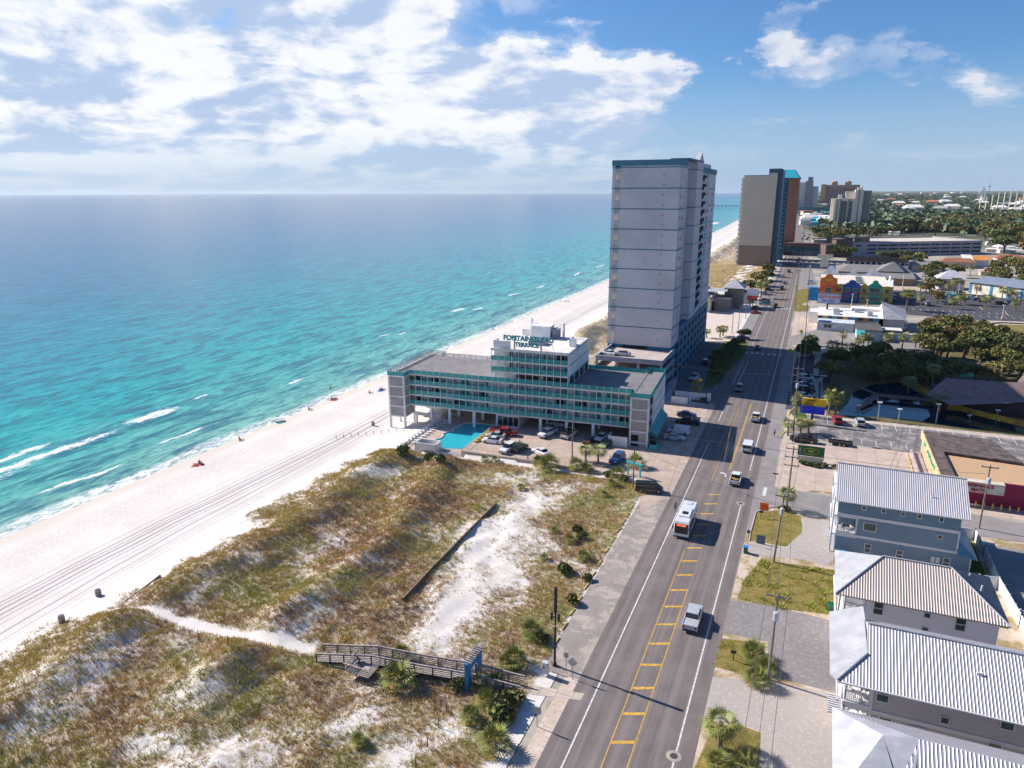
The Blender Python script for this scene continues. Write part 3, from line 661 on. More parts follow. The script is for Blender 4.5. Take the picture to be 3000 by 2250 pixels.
# ---- the hotel on columns over its car park
HO = thing('beach_hotel', 'long teal and white beach hotel raised on columns, with rooftop letters and a pool below', 'hotel', (-29.6, 143.4, 0), R(3.4))
FY = 2.5; FL = 2.52; Z0 = 3.15
b = MB(); X0, X1 = -57.9, -3.8
for f in range(4): b.box(X0, X1, FY, 21.5, Z0+f*FL, Z0+f*FL+.38)
for f in (5, 6): b.box(-36.8, -18.6, FY, 21.5, Z0+f*FL, Z0+f*FL+.38)
b.box(-36.8, -18.6, FY, 21.5, Z0+4*FL, Z0+4*FL+.38)
b.build('floor_slab', OFFW, HO)
b = MB()
for f in range(3): b.box(X0+.1, X1, FY+1.6, 21.3, Z0+f*FL+.38, Z0+(f+1)*FL)
for f in (3, 4, 5): b.box(-36.6, -18.7, FY+1.6, 21.3, Z0+f*FL+.38, Z0+(f+1)*FL)
b.build('wall', OFFW, HO)
b = MB(); b.box(-18.55, -18.45, FY+.1, 21.4, Z0+4*FL-.1, Z0+6*FL+.3, 0)
for z in (Z0+4*FL-.1, Z0+5*FL, Z0+6*FL): b.box(-18.44, -18.38, FY+.2, 21.3, z, z+.25, 1)
b.box(-18.60, -18.5, FY+1, FY+1.4, Z0+3*FL, Z0+4*FL, 0)
for y in (7.6, 12.2, 16.8, 21): b.box(-18.6, -18.4, y, y+.35, Z0+3*FL+.3, Z0+4*FL, 0)
b.box(-18.55, -18.5, FY+1.8, 21, Z0+3*FL+.5, Z0+4*FL-.3, 2)
b.build('side_wall', [OFFW, TEALL, DARKW], HO)
for q_ in ((X0+.1, -36.8, FY+.2, 21.3, Z0+3*FL+.385, Z0+3*FL+.42), (-18.3, -3.9, FY+.2, 21.3, Z0+3*FL+.385, Z0+3*FL+.42), (-3.9, .0, .1, 23.9, 10.94, 10.97), (-62.2, -57.8, .1, 23.9, 10.94, 10.97)): b = MB(); b.box(*q_); b.build('roof_deck', ROOFG, HO)
b = MB(); b.box(-36.7, -18.7, FY+.2, 21.3, Z0+6*FL+.385, Z0+6*FL+.43); b.box(-36.8, -18.6, FY, FY+.15, Z0+6*FL+.38, Z0+6*FL+.6); b.build('upper_roof', ROOFW, HO)
def rail(x0, x1, y0, y1, z, h=1.12, m=TG):
    b = MB(); b.box(x0, x1, y0, y1, z+.06, z+h); return b.build('balcony_railing', m, HO)
for f in range(3): rail(X0, X1, FY-.05, FY, Z0+f*FL+.3)
rail(X0, X1, FY-.05, FY, Z0+3*FL+.3, 1.05)
for f in (4, 5): rail(-36.8, -18.5, FY-.05, FY, Z0+f*FL+.3)
# roof terrace edges: glass to the front and street, mesh fence towards the sea
rail(-4., .15, -.1, -.05, 10.9, 1.05); rail(.1, .15, -.1, 24, 10.9, 1.05); rail(-4.2, -4.15, -.1, FY, 10.9, 1.05); rail(-18.4, -4.4, 21.4, 21.45, 11., 1.05); rail(-4.3, .1, 24, 24.05, 10.9, 1.05); rail(-4.35, -4.3, 21.4, 24, 10.9, 1.05)
rail(-62.4, -58., -.1, -.05, 10.9, 1.05); rail(-58, -57.95, -.1, FY, 10.9, 1.05)
MESHF = tglass.__call__() if False else None
mm, q_, b_ = newmat('mesh_fence'); tr = q_.n('ShaderNodeBsdfTransparent'); mx = q_.n('ShaderNodeMixShader'); out = [n for n in q_.t.nodes if n.type == 'OUTPUT_MATERIAL'][0]
q_.put(b_.inputs['Base Color'], (.30, .33, .33)); mx.inputs[0].default_value = .35; q_.link(tr.outputs[0], mx.inputs[1]); q_.link(b_.outputs[0], mx.inputs[2]); q_.link(mx.outputs[0], out.inputs[0]); MESHF = mm
b = MB(); b.box(-62.4, -62.36, 0, 24, 11, 12.1); b.box(-62.4, -58, 24, 24.04, 11, 12.1); b.box(-58, -36.8, 21.5, 21.54, 11, 12.1)
b.build('terrace_mesh', MESHF, HO)
b = MB()
for k in range(16): b.box(-62.42, -62.34, k*1.6-.04, k*1.6+.04, 10.9, 12.15); b.rod((-62.3, k*1.6, 12), (-61.7, k*1.6, 10.95), .04, n=4)
for k in range(14): b.box(-58+k*1.6, -57.92+k*1.6, 21.46, 21.58, 10.9, 12.15)
b.box(-62.42, -62.34, 0, 24, 12.1, 12.17); b.box(-58, -36.8, 21.46, 21.56, 12.1, 12.17)
b.build('terrace_fence_posts', METAL, HO)
# mullions: slim posts running the full height of the galleries
n = 33; b = MB(); b.box(-.06, .06, -.16, -.05, 0, 4*FL-1.2); mp = b.build('mullion', mat('mullion_metal', (.62, .58, .56), .6, 0), HO); mp.location = (X0, FY, Z0)
for k in range(1, n+1):
    o = bpy.data.objects.new('mullion', mp.data); COL.objects.link(o); child(HO, o); x = X0+(X1-X0)*k/n; o.location = (x, FY, Z0)
    if -37.2 < x < -18.2: o.scale = (1, 1, (6*FL+.5)/(4*FL-1.2))
def bay(b, x, z, w, m_): b.box(x, x+w, FY+1.55, FY+1.62, z+.06, z+1.95, m_)
def shut(xs, f):
    for x in xs:
        b = MB(); b.box(x, x+.82, FY+1.5, FY+1.62, Z0+f*FL+.4, Z0+f*FL+2.3); b.build('shutter', TEAL, HO)
def wins(xs, f, w=1.8):
    for x in xs:
        b = MB(); z = Z0+f*FL+.75; r = random.random(); b.box(x, x+w, FY+1.52, FY+1.62, z, z+1.45, 0)
        b.box(x+w*.48, x+w*.52, FY+1.48, FY+1.6, z, z+1.45, 1); b.box(x, x+w, FY+1.48, FY+1.58, z-.05, z, 1)
        b.build('window', [DARKW if r < .3 else CURT, OFFW], HO)
for f in range(3):
    for x in (-54.7, -48.8, -42.9): wins([x, x+2.0], f)
    wins([-57.4], f, 1.5); shut([-55.8], f)
    for x in (-50.75, -44.85, -39.0): shut([x], f)
    for x in (-49.7, -43.85): shut([x], f)
    wins([-16.3, -14.2, -8.8, -6.9], f); shut([-17.3, -12.2, -10.0, -4.9], f)
for f in (0, 1, 2, 4, 5):
    wins([-30.1, -28.1, -23.7, -21.6], f); shut([-31.1, -26.1, -24.75, -19.7], f)
    b = MB(); b.box(-32.75, -32.0, FY+1.5, FY+1.62, Z0+f*FL+.4, Z0+f*FL+2.3); b.build('stairwell_opening', BLACK, HO)
for x0, x1 in ((-31.1, -25.4), (-24.7, -19)):
    b = MB(); b.box(x0, x1, FY+1.52, FY+1.62, Z0+3*FL+1.1, Z0+3*FL+2.3, 0)
    for k in range(7): b.box(x0+(x1-x0)*k/6-.04, x0+(x1-x0)*k/6+.04, FY+1.48, FY+1.6, Z0+3*FL+1.1, Z0+3*FL+2.3, 1)
    b.build('lounge_window', [DARKW, mat('brown_frame', (.22, .14, .10), .6)], HO)
# stair towers with pierced block screens
def screen(name, rgb, sc):
    mm, q, b = newmat(name); pos = q.n('ShaderNodeTexCoord').outputs['Object']
    br = q.n('ShaderNodeTexBrick'); mp_ = q.vm('MULTIPLY', pos, (1, 1, 1)); x, y, z = q.sep(pos)
    q.link(q.comb(q.m('ADD', x, y), z, 0.), br.inputs['Vector']); br.inputs['Scale'].default_value = sc; br.offset = .5
    br.inputs['Mortar Size'].default_value = .045; br.inputs['Brick Width'].default_value = .34; br.inputs['Row Height'].default_value = .3
    for k, v in (('Color1', tuple(c*.38 for c in rgb)), ('Color2', tuple(c*.62 for c in rgb)), ('Mortar', rgb)): br.inputs[k].default_value = (*v, 1)
    q.put(b.inputs['Base Color'], br.outputs[0]); b.inputs['Roughness'].default_value = .9; return mm
SCR1 = screen('pierced_screen', (.52, .45, .42), 1.0); SCR2 = mat('ribbed_screen', (.34, .315, .31), .9, streak=(0, .28, .75), coord='obj')
def stair(x0, x1, z0, scr, base_open):
    b = MB(); dz = FL; y1 = 5.2 if base_open else 24
    for x in (x0, x1-.4):
        b.box(x, x+.4, 0, .4, z0, 11); b.box(x, x+.4, y1-.4, y1, z0, 11)
    for k in range(5):
        z = 10.6-k*dz*.98
        if z > z0: b.box(x0+.01, x1-.01, .01, y1-.01, z, z+.32)
    b.build('stair_frame', OFFW, HO)
    b = MB()
    zb = 10.92-4*dz*.98 if base_open else 2.6
    b.box(x0+.3, x1-.3, .1, .2, zb, 10.6); b.box(x0+.12, x0+.22, .3, y1-.3, zb, 10.6)
    if base_open: b.box(x1-.2, x1-.1, .3, y1-.3, zb, 10.6)
    else: b.box(x1-2.1, x1-.3, .1, .2, 0, 2.6); 
    b.build('screen', scr, HO)
stair(-62.3, -58., -2.8, SCR2, True); stair(-4.1, 0, 0, SCR1, False)
b = MB(); b.box(-.12, -.02, 5.2, 23.6, 0, 10.9, 0)
for z in (2.9, 5.4, 7.9, 10.3): b.box(-.05, .03, 5.4, 23.5, z, z+.2, 1)
b.box(-3.8, -2.2, .6, 1.2, 0, 2.3, 2); b.box(-4.0, 0, 20, 23.9, 0, 10.7, 0)
b.build('street_wall', [OFFW, TEALL, BLACK], HO)
b = MB(); b.add([(0, 2.2, 3.5), (0, 19, 3.5), (1.7, 19, 2.0), (1.7, 2.2, 2.0), (0, 2.2, 2.0), (0, 19, 2.0)], [(0, 3, 2, 1), (0, 4, 3), (1, 2, 5)]); b.build('awning', mat('teal_awning', (.035, .30, .31), .6, var=.1, streak=(1, .8, .4)), HO)
b = MB(); b.box(.03, .09, 3, 18.5, .2, 2.0); b.build('shopfront', DARKW, HO)
# columns, ground-floor rooms, parking level
cb = MB(); cb.box(-.3, .3, -.3, .3, 0, 3.9); cp = cb.build('column', WHITE, HO); cp.location = (-47.6, FY+.4, -.7)
for x, y in [(-41.3, FY+.4), (-47.6, 8.4), (-41.3, 8.4), (-52.5, 3), (-52.5, 9), (-24.9, FY+.4), (-24.9, 8.4), (-18.8, FY+.6), (-18.8, 9), (-12.6, FY+.4), (-12.6, 9), (-30.5, 12), (-24.9, 14), (-18.8, 14), (-12.6, 14), (-56.5, 9)]:
    o = bpy.data.objects.new('column', cp.data); COL.objects.link(o); child(HO, o); o.location = (x, y, -.7)
b = MB(); b.box(-35.8, -30.2, FY+.3, 14, -.1, Z0, 0)
for k in range(4): b.box(-35.3+k*1.3, -34.2+k*1.3, FY+.22, FY+.3, .6, 2.7, 1)
b.build('lobby', [OFFW, DARKW], HO)
b = MB(); b.box(-57, -36, 20.6, 21, -2.5, Z0); b.box(-36, -4, 20.9, 21.1, 0, Z0); b.build('back_wall', OFFW, HO)
b = MB(); b.box(-14, -5, 12, 20, 0, Z0-.02); b.build('store_room', mat('dim_plaster', (.35, .35, .34), .9), HO)
# beach-side deck under the west end
b = MB(); b.box(-58, -50.6, 4.5, 20, .5, .85); b.box(-58, -50.7, 4.4, 4.6, .1, .85)
for x in (-57.6, -54, -51): b.box(x, x+.4, 4.6, 5, -2.7, .5)
b.build('terrace_slab', OFFW, HO)
b = MB(); b.box(-57.8, -50.9, 9, 20, -2.6, .5); b.build('undercroft_wall', mat('ochre_wall', (.46, .27, .09), .9, var=.2), HO)
# rooftop plant, parapets, sign
def topm(name, boxes, m_):
    b = MB(); [b.box(*q) for q in boxes]; return b.build(name, m_, HO)
ZR = Z0+6*FL+.4
topm('parapet_block', [(-36.3, -32.2, 3.0, 3.2, ZR, ZR+1.9), (-36.3, -36.1, 3.0, 6, ZR, ZR+1.9), (-20.4, -20.2, 10, 13.6, ZR, ZR+1.9), (-20.4, -18.7, 10, 10.2, ZR, ZR+1.9), (-35, -31.6, 19.5, 19.7, ZR, ZR+1.6)], WHITE)
topm('lift_room', [(-31.9, -27.2, 17, 21, ZR, ZR+2.9), (-31.9-.1, -27.1, 16.9, 21.1, ZR+2.9, ZR+3.05)], WHITE)
[topm('plant_unit', [q_], mat('plant_grey', (.25, .26, .30), .6)) for q_ in ((-26.8, -25.4, 18, 20.5, ZR, ZR+2.3), (-30, -26, 9, 12, ZR, ZR+.9))]
b = MB(); b.rod((-24.5, 20, ZR), (-24.5, 20, ZR+3.6), .3, n=8); b.rod((-33, 21, ZR), (-33, 21, ZR+4.2), .3, n=8); b.build('flue', WHITE, HO)
b = MB()
for x in (-31.4, -25.1): b.box(x-.15, x+.15, 3.35, 3.6, ZR-.2, ZR+3.2)
b.box(-33.9, -22.2, 3.5, 3.6, ZR+2.0, ZR+2.1); b.box(-33.9, -22.2, 3.5, 3.6, ZR+2.9, ZR+2.97)
for x in (-31, -26, -23): b.rod((x, 3.6, ZR+2.4), (x, 6.2, ZR), .06, n=4)
b.build('sign_frame', mat('sign_frame', (.42, .36, .32), .7), HO)
SIGNT = mat('sign_teal', (.01, .30, .33), .5, var=.1)
textmesh('FONTAINEBLEAU', 1.52, SIGNT, HO, (-34.0, 3.3, ZR+2.15), (R(90), 0, 0), 'sign_lettering', .10, .07)
textmesh('TERRACE', 1.35, SIGNT, HO, (-31.2, 3.3, ZR+.75), (R(90), 0, 0), 'sign_lettering', .10, .07)
# ---- pool terrace in front of the hotel
PT = thing('pool_terrace', 'raised white walled pool terrace beside the beach with a curved blue pool', 'pool', (-29.6, 143.4, 0), R(3.4))
DECKP = [(-50.6, -16.3), (-36.7, -15.3), (-35.9, 3), (-35.9, 20.8), (-50.6, 20.8)]
POOLP = [(-46.0, -10.2), (-45.9, -8.6), (-45.2, -7.4), (-45.3, -6.0), (-46.0, -4.6), (-45.6, -3.0), (-44.6, -1.6), (-45.4, -.2), (-44.8, 1.6), (-44.6, 3.6), (-43.2, 5.0), (-37.6, 5.4), (-37.1, 3), (-37.8, -12.6), (-41.6, -13.6), (-44.9, -12.5)]
import mathutils
def tess(loops, z):
    v = [[Vector((p[0], p[1], 0)) for p in l] for l in loops]; tri = mathutils.geometry.tessellate_polygon(v); fl = [p for l in loops for p in l]
    return [(p[0], p[1], z) for p in fl], [tuple(t) for t in tri]
b = MB(); v_, f_ = tess([DECKP, POOLP], -.55); f_ = [f if ((v_[f[1]][0]-v_[f[0]][0])*(v_[f[2]][1]-v_[f[0]][1])-(v_[f[1]][1]-v_[f[0]][1])*(v_[f[2]][0]-v_[f[0]][0])) > 0 else f[::-1] for f in f_]
b.add(v_, f_); b.build('deck', concrete('pool_deck', (.50, .40, .35), 3., 0., .2), PT)
b = MB(); n = len(POOLP)
for i in range(n):
    p, q = POOLP[i], POOLP[(i+1) % n]; b.quad((p[0], p[1], -.55), (p[0], p[1], -2.2), (q[0], q[1], -2.2), (q[0], q[1], -.55))
b.poly([(p[0], p[1], -2.1) for p in POOLP]); b.build('pool_basin', mat('pool_blue', (.05, .50, .62), .5, var=.05), PT)
mm, q, bb = newmat('pool_water'); q.put(bb.inputs['Base Color'], (.03, .42, .52)); bb.inputs['Roughness'].default_value = .05
b = MB(); b.poly([(p[0], p[1], -.68) for p in POOLP]); b.build('pool_water', mm, PT)
b = MB(); n = len(POOLP)
for i in range(n): b.rod((POOLP[i][0], POOLP[i][1], -.56), (POOLP[(i+1) % n][0], POOLP[(i+1) % n][1], -.56), .12, n=5)
b.build('pool_coping', OFFW, PT)
b = MB()
for i in range(len(DECKP)-1 if False else 2): 
    p, q = DECKP[i], DECKP[i+1]; d = Vector((q[0]-p[0], q[1]-p[1])).normalized(); nn = Vector((d.y, -d.x))*.25
    b.add([(p[0], p[1], -.5), (q[0], q[1], -.5), (q[0]+nn.x, q[1]+nn.y, -.5), (p[0]+nn.x, p[1]+nn.y, -.5), (p[0], p[1], -3), (q[0], q[1], -3), (q[0]+nn.x, q[1]+nn.y, -3), (p[0]+nn.x, p[1]+nn.y, -3)], [(0, 1, 2, 3), (3, 2, 6, 7), (2, 1, 5, 6), (0, 3, 7, 4)])
b.box(-50.8, -50.6, -16.3, 20.8, -3, -.3); b.build('retaining_wall', WHITE, PT)
def picket(parent, a, c, z, h, m_, name='fence', gap=.4):
    b = MB(); a = Vector((*a, z)); c = Vector((*c, z)); L_ = (c-a).length; k = int(L_/gap); d = (c-a)/k
    for i in range(k+1):
        p = a+d*i; b.rod(p, p+Vector((0, 0, h)), .025 if i % 5 else .045, n=4, cap=False)
    for zz in (.1, h-.04): b.rod(a+Vector((0, 0, zz)), c+Vector((0, 0, zz)), .03, n=4)
    return b.build(name, m_, parent)
picket(PT, (-50.6, -16.2), (-50.6, 12), -.5, 1.1, WHITE, 'pool_fence'); picket(PT, (-36.6, -15.2), (-35.9, 3), -.3, 1.1, WHITE, 'pool_fence'); picket(PT, (-50.5, -16.2), (-47, -15.9), -.5, 1.1, METAL, 'pool_fence'); picket(PT, (-41.6, -15.5), (-36.8, -15.1), -.5, 1.1, METAL, 'pool_fence')
b = MB(); b.box(-47.2, -42.2, -16.2, -16.0, -1.8, 1.2); b.box(-47.2, -47.0, -16.2, -13.4, -.5, 1.2); b.box(-42.4, -42.2, -16.2, -13.4, -.5, 1.2); b.box(-47.2, -42.2, -13.6, -13.4, -.5, 1.2); b.build('pump_enclosure', WHITE, PT)
b = MB(); b.box(-46.2, -45.2, -15.3, -14.5, -.5, .4); b.rod((-44.6, -14.9, -.5), (-44.6, -14.9, .5), .3, n=8); b.build('pool_pump', DMETAL, PT)
def lounger():
    t = thing('sun_lounger', 'white sun lounger', 'sun lounger'); b = MB(); b.box(-.9, .35, -.3, .3, .26, .32); b.add([(.35, -.3, .27), (.35, .3, .27), (1.0, .3, .7), (1.0, -.3, .7), (.35, -.3, .33), (.35, .3, .33), (1.0, .3, .76), (1.0, -.3, .76)], [(0, 1, 2, 3), (7, 6, 5, 4), (0, 4, 5, 1), (2, 6, 7, 3), (1, 5, 6, 2), (3, 7, 4, 0)])
    b.build('seat', WHITE, t)
    for x in (-.8, .3):
        for y in (-.28, .24): b = MB(); b.box(x, x+.04, y, y+.04, 0, .27); b.build('leg', METAL, t)
    return t
LG = lounger(); first = True
def hl(x, y, z=0): 
    a = R(3.4); return (-29.6+x*math.cos(a)-y*math.sin(a), 143.4+x*math.sin(a)+y*math.cos(a), z)
LP = [(-49.6, -12.6+k*1.55) for k in range(8)]+[(-48.9, 0.+k*1.5) for k in range(4)]+[(-49, 8.5+k*1.6) for k in range(3)]+[(-47+k*1.9, 18.5) for k in range(5)]
for i, (x, y) in enumerate(LP):
    inn = i >= 12
    lab = 'white sun lounger in the dim row under the hotel by the back wall' if inn else 'white reclined sun lounger in the sunny row along the seaward pool fence' if i < 7 else 'white sun lounger standing in shade beside the middle of the pool'
    gp = 'loungers under the hotel' if inn else 'sunny pool loungers' if i < 7 else 'shaded pool loungers'
    o = LG if i == 0 else copy_tree(LG); o.location = hl(x, y, -.54); o.rotation_euler = (0, 0, R(3.4+180+random.uniform(-6, 6)+(90 if x > -48.5 and y > 18 else 0))); o['label'] = lab; o['group'] = gp
# car-park edge wall and fence
t = thing('boundary_wall', 'low concrete retaining wall with rail between the dunes and the hotel car park', 'wall'); p0 = Vector(hl(-36.7, -15.4)); pts = [p0, at(1560, 1353, 0), at(1740, 1385, 0), at(1862, 1398, 0)]
b = MB()
for i in range(3):
    d = (pts[i+1]-pts[i]).normalized(); nn = Vector((d.y, -d.x, 0))*.12
    b.add([pts[i]+nn+Vector((0, 0, -1.2)), pts[i+1]+nn+Vector((0, 0, -1.2)), pts[i+1]-nn+Vector((0, 0, -1.2)), pts[i]-nn+Vector((0, 0, -1.2)), pts[i]+nn+Vector((0, 0, .25)), pts[i+1]+nn+Vector((0, 0, .25)), pts[i+1]-nn+Vector((0, 0, .25)), pts[i]-nn+Vector((0, 0, .25))], [(4, 5, 6, 7), (0, 1, 5, 4), (1, 2, 6, 5), (2, 3, 7, 6), (3, 0, 4, 7)])
b.build('wall', CONC, t); [picket(t, (pts[i].x, pts[i].y), (pts[i+1].x, pts[i+1].y), .25, .9, METAL, 'rail', 1.2) for i in range(2)]
# ---- condominium tower
LAV = mat('lavender_stucco', (.56, .53, .54), .85, var=.09, vs=.08, streak=(0, 1.1, .07)); LAVL = mat('pale_stucco', (.54, .52, .55), .85, var=.06, vs=.12); BTRIM = mat('blue_trim', (.055, .17, .24), .7, var=.08); BLUEP = mat('podium_blue', (.03, .155, .25), .8, var=.12, vs=.2)
TW = thing('condo_tower', 'tall lilac grey condominium tower with blue bands behind the teal hotel', 'tower block', (-53.4, 195, 0))
BZ = [16.2+5.37*k for k in range(9)]
b = MB(); b.box(2.3, 18.2, 0, 11, 11.1, 60.7); b.box(.0, .85, 0, .9, 11.1, 60.7); b.box(0, 2.3, 2.6, 11, 11.1, 60.7); b.build('wall', LAV, TW)
b = MB(); b.box(-.15, 18.4, -.12, 11.1, 59.7, 61.2)
for z in BZ: b.box(-.06, 18.26, -.07, 11.06, z, z+.25)
b.build('band', BTRIM, TW)
for k in range(17):
    z = 15.7+k*2.70
    b = MB(); b.box(.85, 2.3, 0.0, 2.6, z-1.0, z-.75); b.box(.85, 2.3, .05, .12, z-.75, z+.1, 1); b.build('balcony', [LAVL, mat('balcony_rail', (.40, .40, .42), .6)], TW)
    if k % 2 == 0:
        b = MB(); b.box(1.1, 1.5, 1.2, 1.6, z-.75, z-.2); b.build('balcony_chair', [TEAL if k in (2, 6, 10) else DMETAL], TW)
b = MB(); b.box(1.9, 2.32, .2, 2.6, 11.1, 59.6); b.build('balcony_wall', CRM, TW)
for k in range(18): b = MB(); b.box(14.2-k*.02, 14.5-k*.02, -.06, .02, 13+k*2.6, 13.35+k*2.6); b.build('vent', mat('vent_grey', (.16, .15, .17), .7), TW)
b = MB(); b.box(0.2, 16.4, 11, 68, 11.1, 59.5); b.build('core_block', mat('recess_stucco', (.36, .37, .42), .85, var=.06), TW)
b = MB(); b.box(16.3, 18.4, 26, 37, 14.9, 62.0); b.add([(18.4, 29, 62.0), (18.4, 37, 62.0), (18.4, 33.5, 64.3), (17, 29, 62.0), (17, 37, 62.0), (17, 33.5, 64.3)], [(0, 1, 2), (5, 4, 3), (0, 2, 5, 3), (1, 4, 5, 2)]); b.box(13, 16.28, 13, 37, 59.5, 62.0); b.build('lift_core', LAVL, TW)
b = MB(); b.box(16.42, 18.15, 37, 68, 14.9, 59.2); b.box(13, 17.4, 40, 60, 59.5, 61.6); b.build('rear_wing', LAVL, TW)
b = MB(); b.box(12.9, 18.5, 12.9, 37.1, 61.5, 61.98); b.box(16.2, 18.35, 37.05, 68.2, 58.6, 60.2); b.box(16.41, 16.5, 16, 19, 57.5, 60)
for z in BZ: b.box(16.3, 16.46, 11.1, 25.9, z, z+.25); b.box(16.3, 18.45, 25.95, 37.04, z, z+.25); b.box(16.3, 18.21, 37.1, 68.1, z, z+.25)
b.box(18.1, 18.22, 49.5, 50.3, 14, 58.6); b.box(18.15, 18.25, 8.2, 8.5, 11.2, 58); b.build('band', BTRIM, TW)
for k in range(16):
    z = 17.+k*2.62
    b = MB(); b.box(17.4, 18.17, 38.5, 47, z, z+1.7, 0); b.box(18.0, 18.9, 38.3, 47.2, z-.3, z-.08, 1); b.box(18.8, 18.9, 38.3, 47.2, z-.08, z+.7, 2 if k < 11 else 1); b.build('balcony', [BLACK, LAVL, TEALL], TW)
windows(TW, .5, 1.0, [(18.2, y, 13.2+k*2.7, R(90)) for k in range(17) for y in (2.2, 5.4)], DARKW)
windows(TW, 1.0, 1.1, [(18.15, y, 17.6+k*2.62, R(90)) for k in range(16) for y in (53, 62)], DARKW)
b = MB(); b.box(0.1, 18.1, .1, 11, 0, 11.1); b.box(.3, 18.3, 11.02, 68.1, 0, 14.9); b.build('podium', BLUEP, TW)
b = MB(); b.box(4.4, 11.6, .02, .12, 10.15, 10.95); b.box(4.9, 11.6, .03, .12, 8.5, 10.1); b.build('garage_opening', BLACK, TW)
for k in range(5):
    for j in range(10):
        if k == 4 and j < 2: continue
        z = .9+k*2.75; y = 1.5+j*6.6
        b = MB(); b.box(18.05, 18.42, y, y+2.8, z, z+1.3); b.build('garage_opening', BLACK, TW)
PD = thing('parking_deck', 'blue parking deck with cars on top in front of the lilac condominium tower', 'parking deck', (-53.4, 195, 0))
b = MB(); b.box(1.5, 19.1, -15.8, -.02, 9.9, 10.1); b.box(1.5, 19.1, -15.8, -.02, 7.0, 7.2); b.build('deck_slab', concrete('deck_concrete', (.50, .42, .38), 4.), PD)
b = MB()
for z0, z1 in ((9.7, 11.0), (7.0, 8.3), (4.2, 5.5), (0, 2.4)):
    b.box(1.4, 19.2, -16.0, -15.75, z0, z1); b.box(1.4, 1.6, -15.75, 0, z0, z1); b.box(19.0, 19.2, -15.75, -.05, z0, z1)
for x in (1.4, 6.8, 12.6, 18.6): b.box(x, x+.6, -15.98, -15.4, 0, 9.8)
b.build('deck_wall', mat('podium_grey', (.20, .22, .30), .85, var=.08), PD)
b = MB(); b.box(1.38, 19.22, -16.02, -15.73, 11.0, 11.06); b.box(1.38, 1.62, -15.73, 0, 11, 11.06); b.box(18.98, 19.22, -15.73, 0, 11, 11.06); b.build('coping', LAVL, PD)
# ---- second tower, tan with rust and blue flank, and its bridge over the street
TAN = mat('tan_stucco', (.52, .44, .36), .85, var=.04, vs=.05); BRN = mat('brown_stucco', (.26, .19, .15), .85, var=.05, vs=.06); NAVY = mat('navy_cladding', (.025, .085, .13), .6); NAVL = mat('slate_cladding', (.09, .16, .22), .6); RUST = mat('rust_cladding', (.30, .12, .075), .8)
T2 = thing('tan_tower', 'tan and brown windowless end wall of the tower beyond the vacant dune lot', 'tower block', (-56.8, 560, 0))
b = MB(); b.box(1.8, 24.2, 0, 20, 14.6, 64.0, 0); b.box(19, 24.3, -.05, 6, 60, 65.8, 0); b.build('wall', TAN, T2)
b = MB(); b.box(1.8, 24.4, -.06, 20, 0, 14.6); b.build('base', BRN, T2)
b = MB(); b.box(1.7, 19, -.15, 20, 64, 64.4); b.build('coping', BTRIM, T2)
for k in range(19):
    b = MB(); b.box(0, 1.8, .2, 3, 3.+k*3.2, 4.2+k*3.2); b.build('balcony', LAVL, T2)
b = MB(); b.box(.2, 1.8, 2.9, 20, 0, 63); b.build('sea_wall', CRM, T2)
b = MB(); b.box(24.2, 26.5, 6, 40, 0, 68, 0); b.box(18, 26.5, 8, 40, 64, 69, 0); b.box(26.5, 27.5, 12, 40, 0, 68, 1); b.build('stair_shaft', [NAVY, NAVL], T2)
b = MB(); b.box(22, 30, 52, 70, 0, 63); b.build('middle_wing', NAVY, T2)
for k in range(18):
    b = MB(); b.box(27.6, 29.0, 44, 52, 9+k*3., 10.1+k*3.); b.build('balcony', NAVL, T2)
b = MB(); b.box(20, 35, 110, 160, 8, 64, 0); b.box(20, 35.5, 109.5, 110, 0, 8, 0); b.build('rust_wing', RUST, T2)
b = MB(); b.add([(18, 100, 64), (36, 100, 64), (36, 165, 64), (18, 165, 64), (22, 118, 71), (31, 118, 71), (31, 150, 71), (22, 150, 71)], [(0, 1, 5, 4), (1, 2, 6, 5), (2, 3, 7, 6), (3, 0, 4, 7), (4, 5, 6, 7), (3, 2, 1, 0)]); b.build('roof', mat('turquoise_roof', (.02, .30, .38), .5), T2)
SB = thing('skybridge', 'enclosed maroon and glass footbridge crossing the street beside the tan tower', 'bridge'); 
p = at(2290, 735, 6.); q = at(2452, 728, 6.)
yb = 662
b = MB(); b.box(-30, 18, yb, yb+7, 8.2, 10.2, 0); b.box(-31, 18.5, yb-.6, yb+7.6, 10.2, 10.7, 1); b.build('roof', [mat('maroon_band', (.14, .045, .06), .8), mat('maroon_light', (.22, .14, .15), .8)], SB)
b = MB(); b.box(-30, 18, yb+.3, yb+6.7, 4.2, 8.2); b.build('glazing', GREENW, SB)
b = MB(); [b.box(-28+k*4.4, -27.6+k*4.4, yb, yb+.4, 4, 8.3) for k in range(11)]; b.box(-30, 18, yb, yb+7, 3.5, 4.2); b.build('frame', NAVY, SB)
b = MB(); b.box(-32, -28, yb-1, yb+8, 0, 12.2); b.box(14, 19, yb-1, yb+8, 0, 8); b.build('pier', RUST, SB)
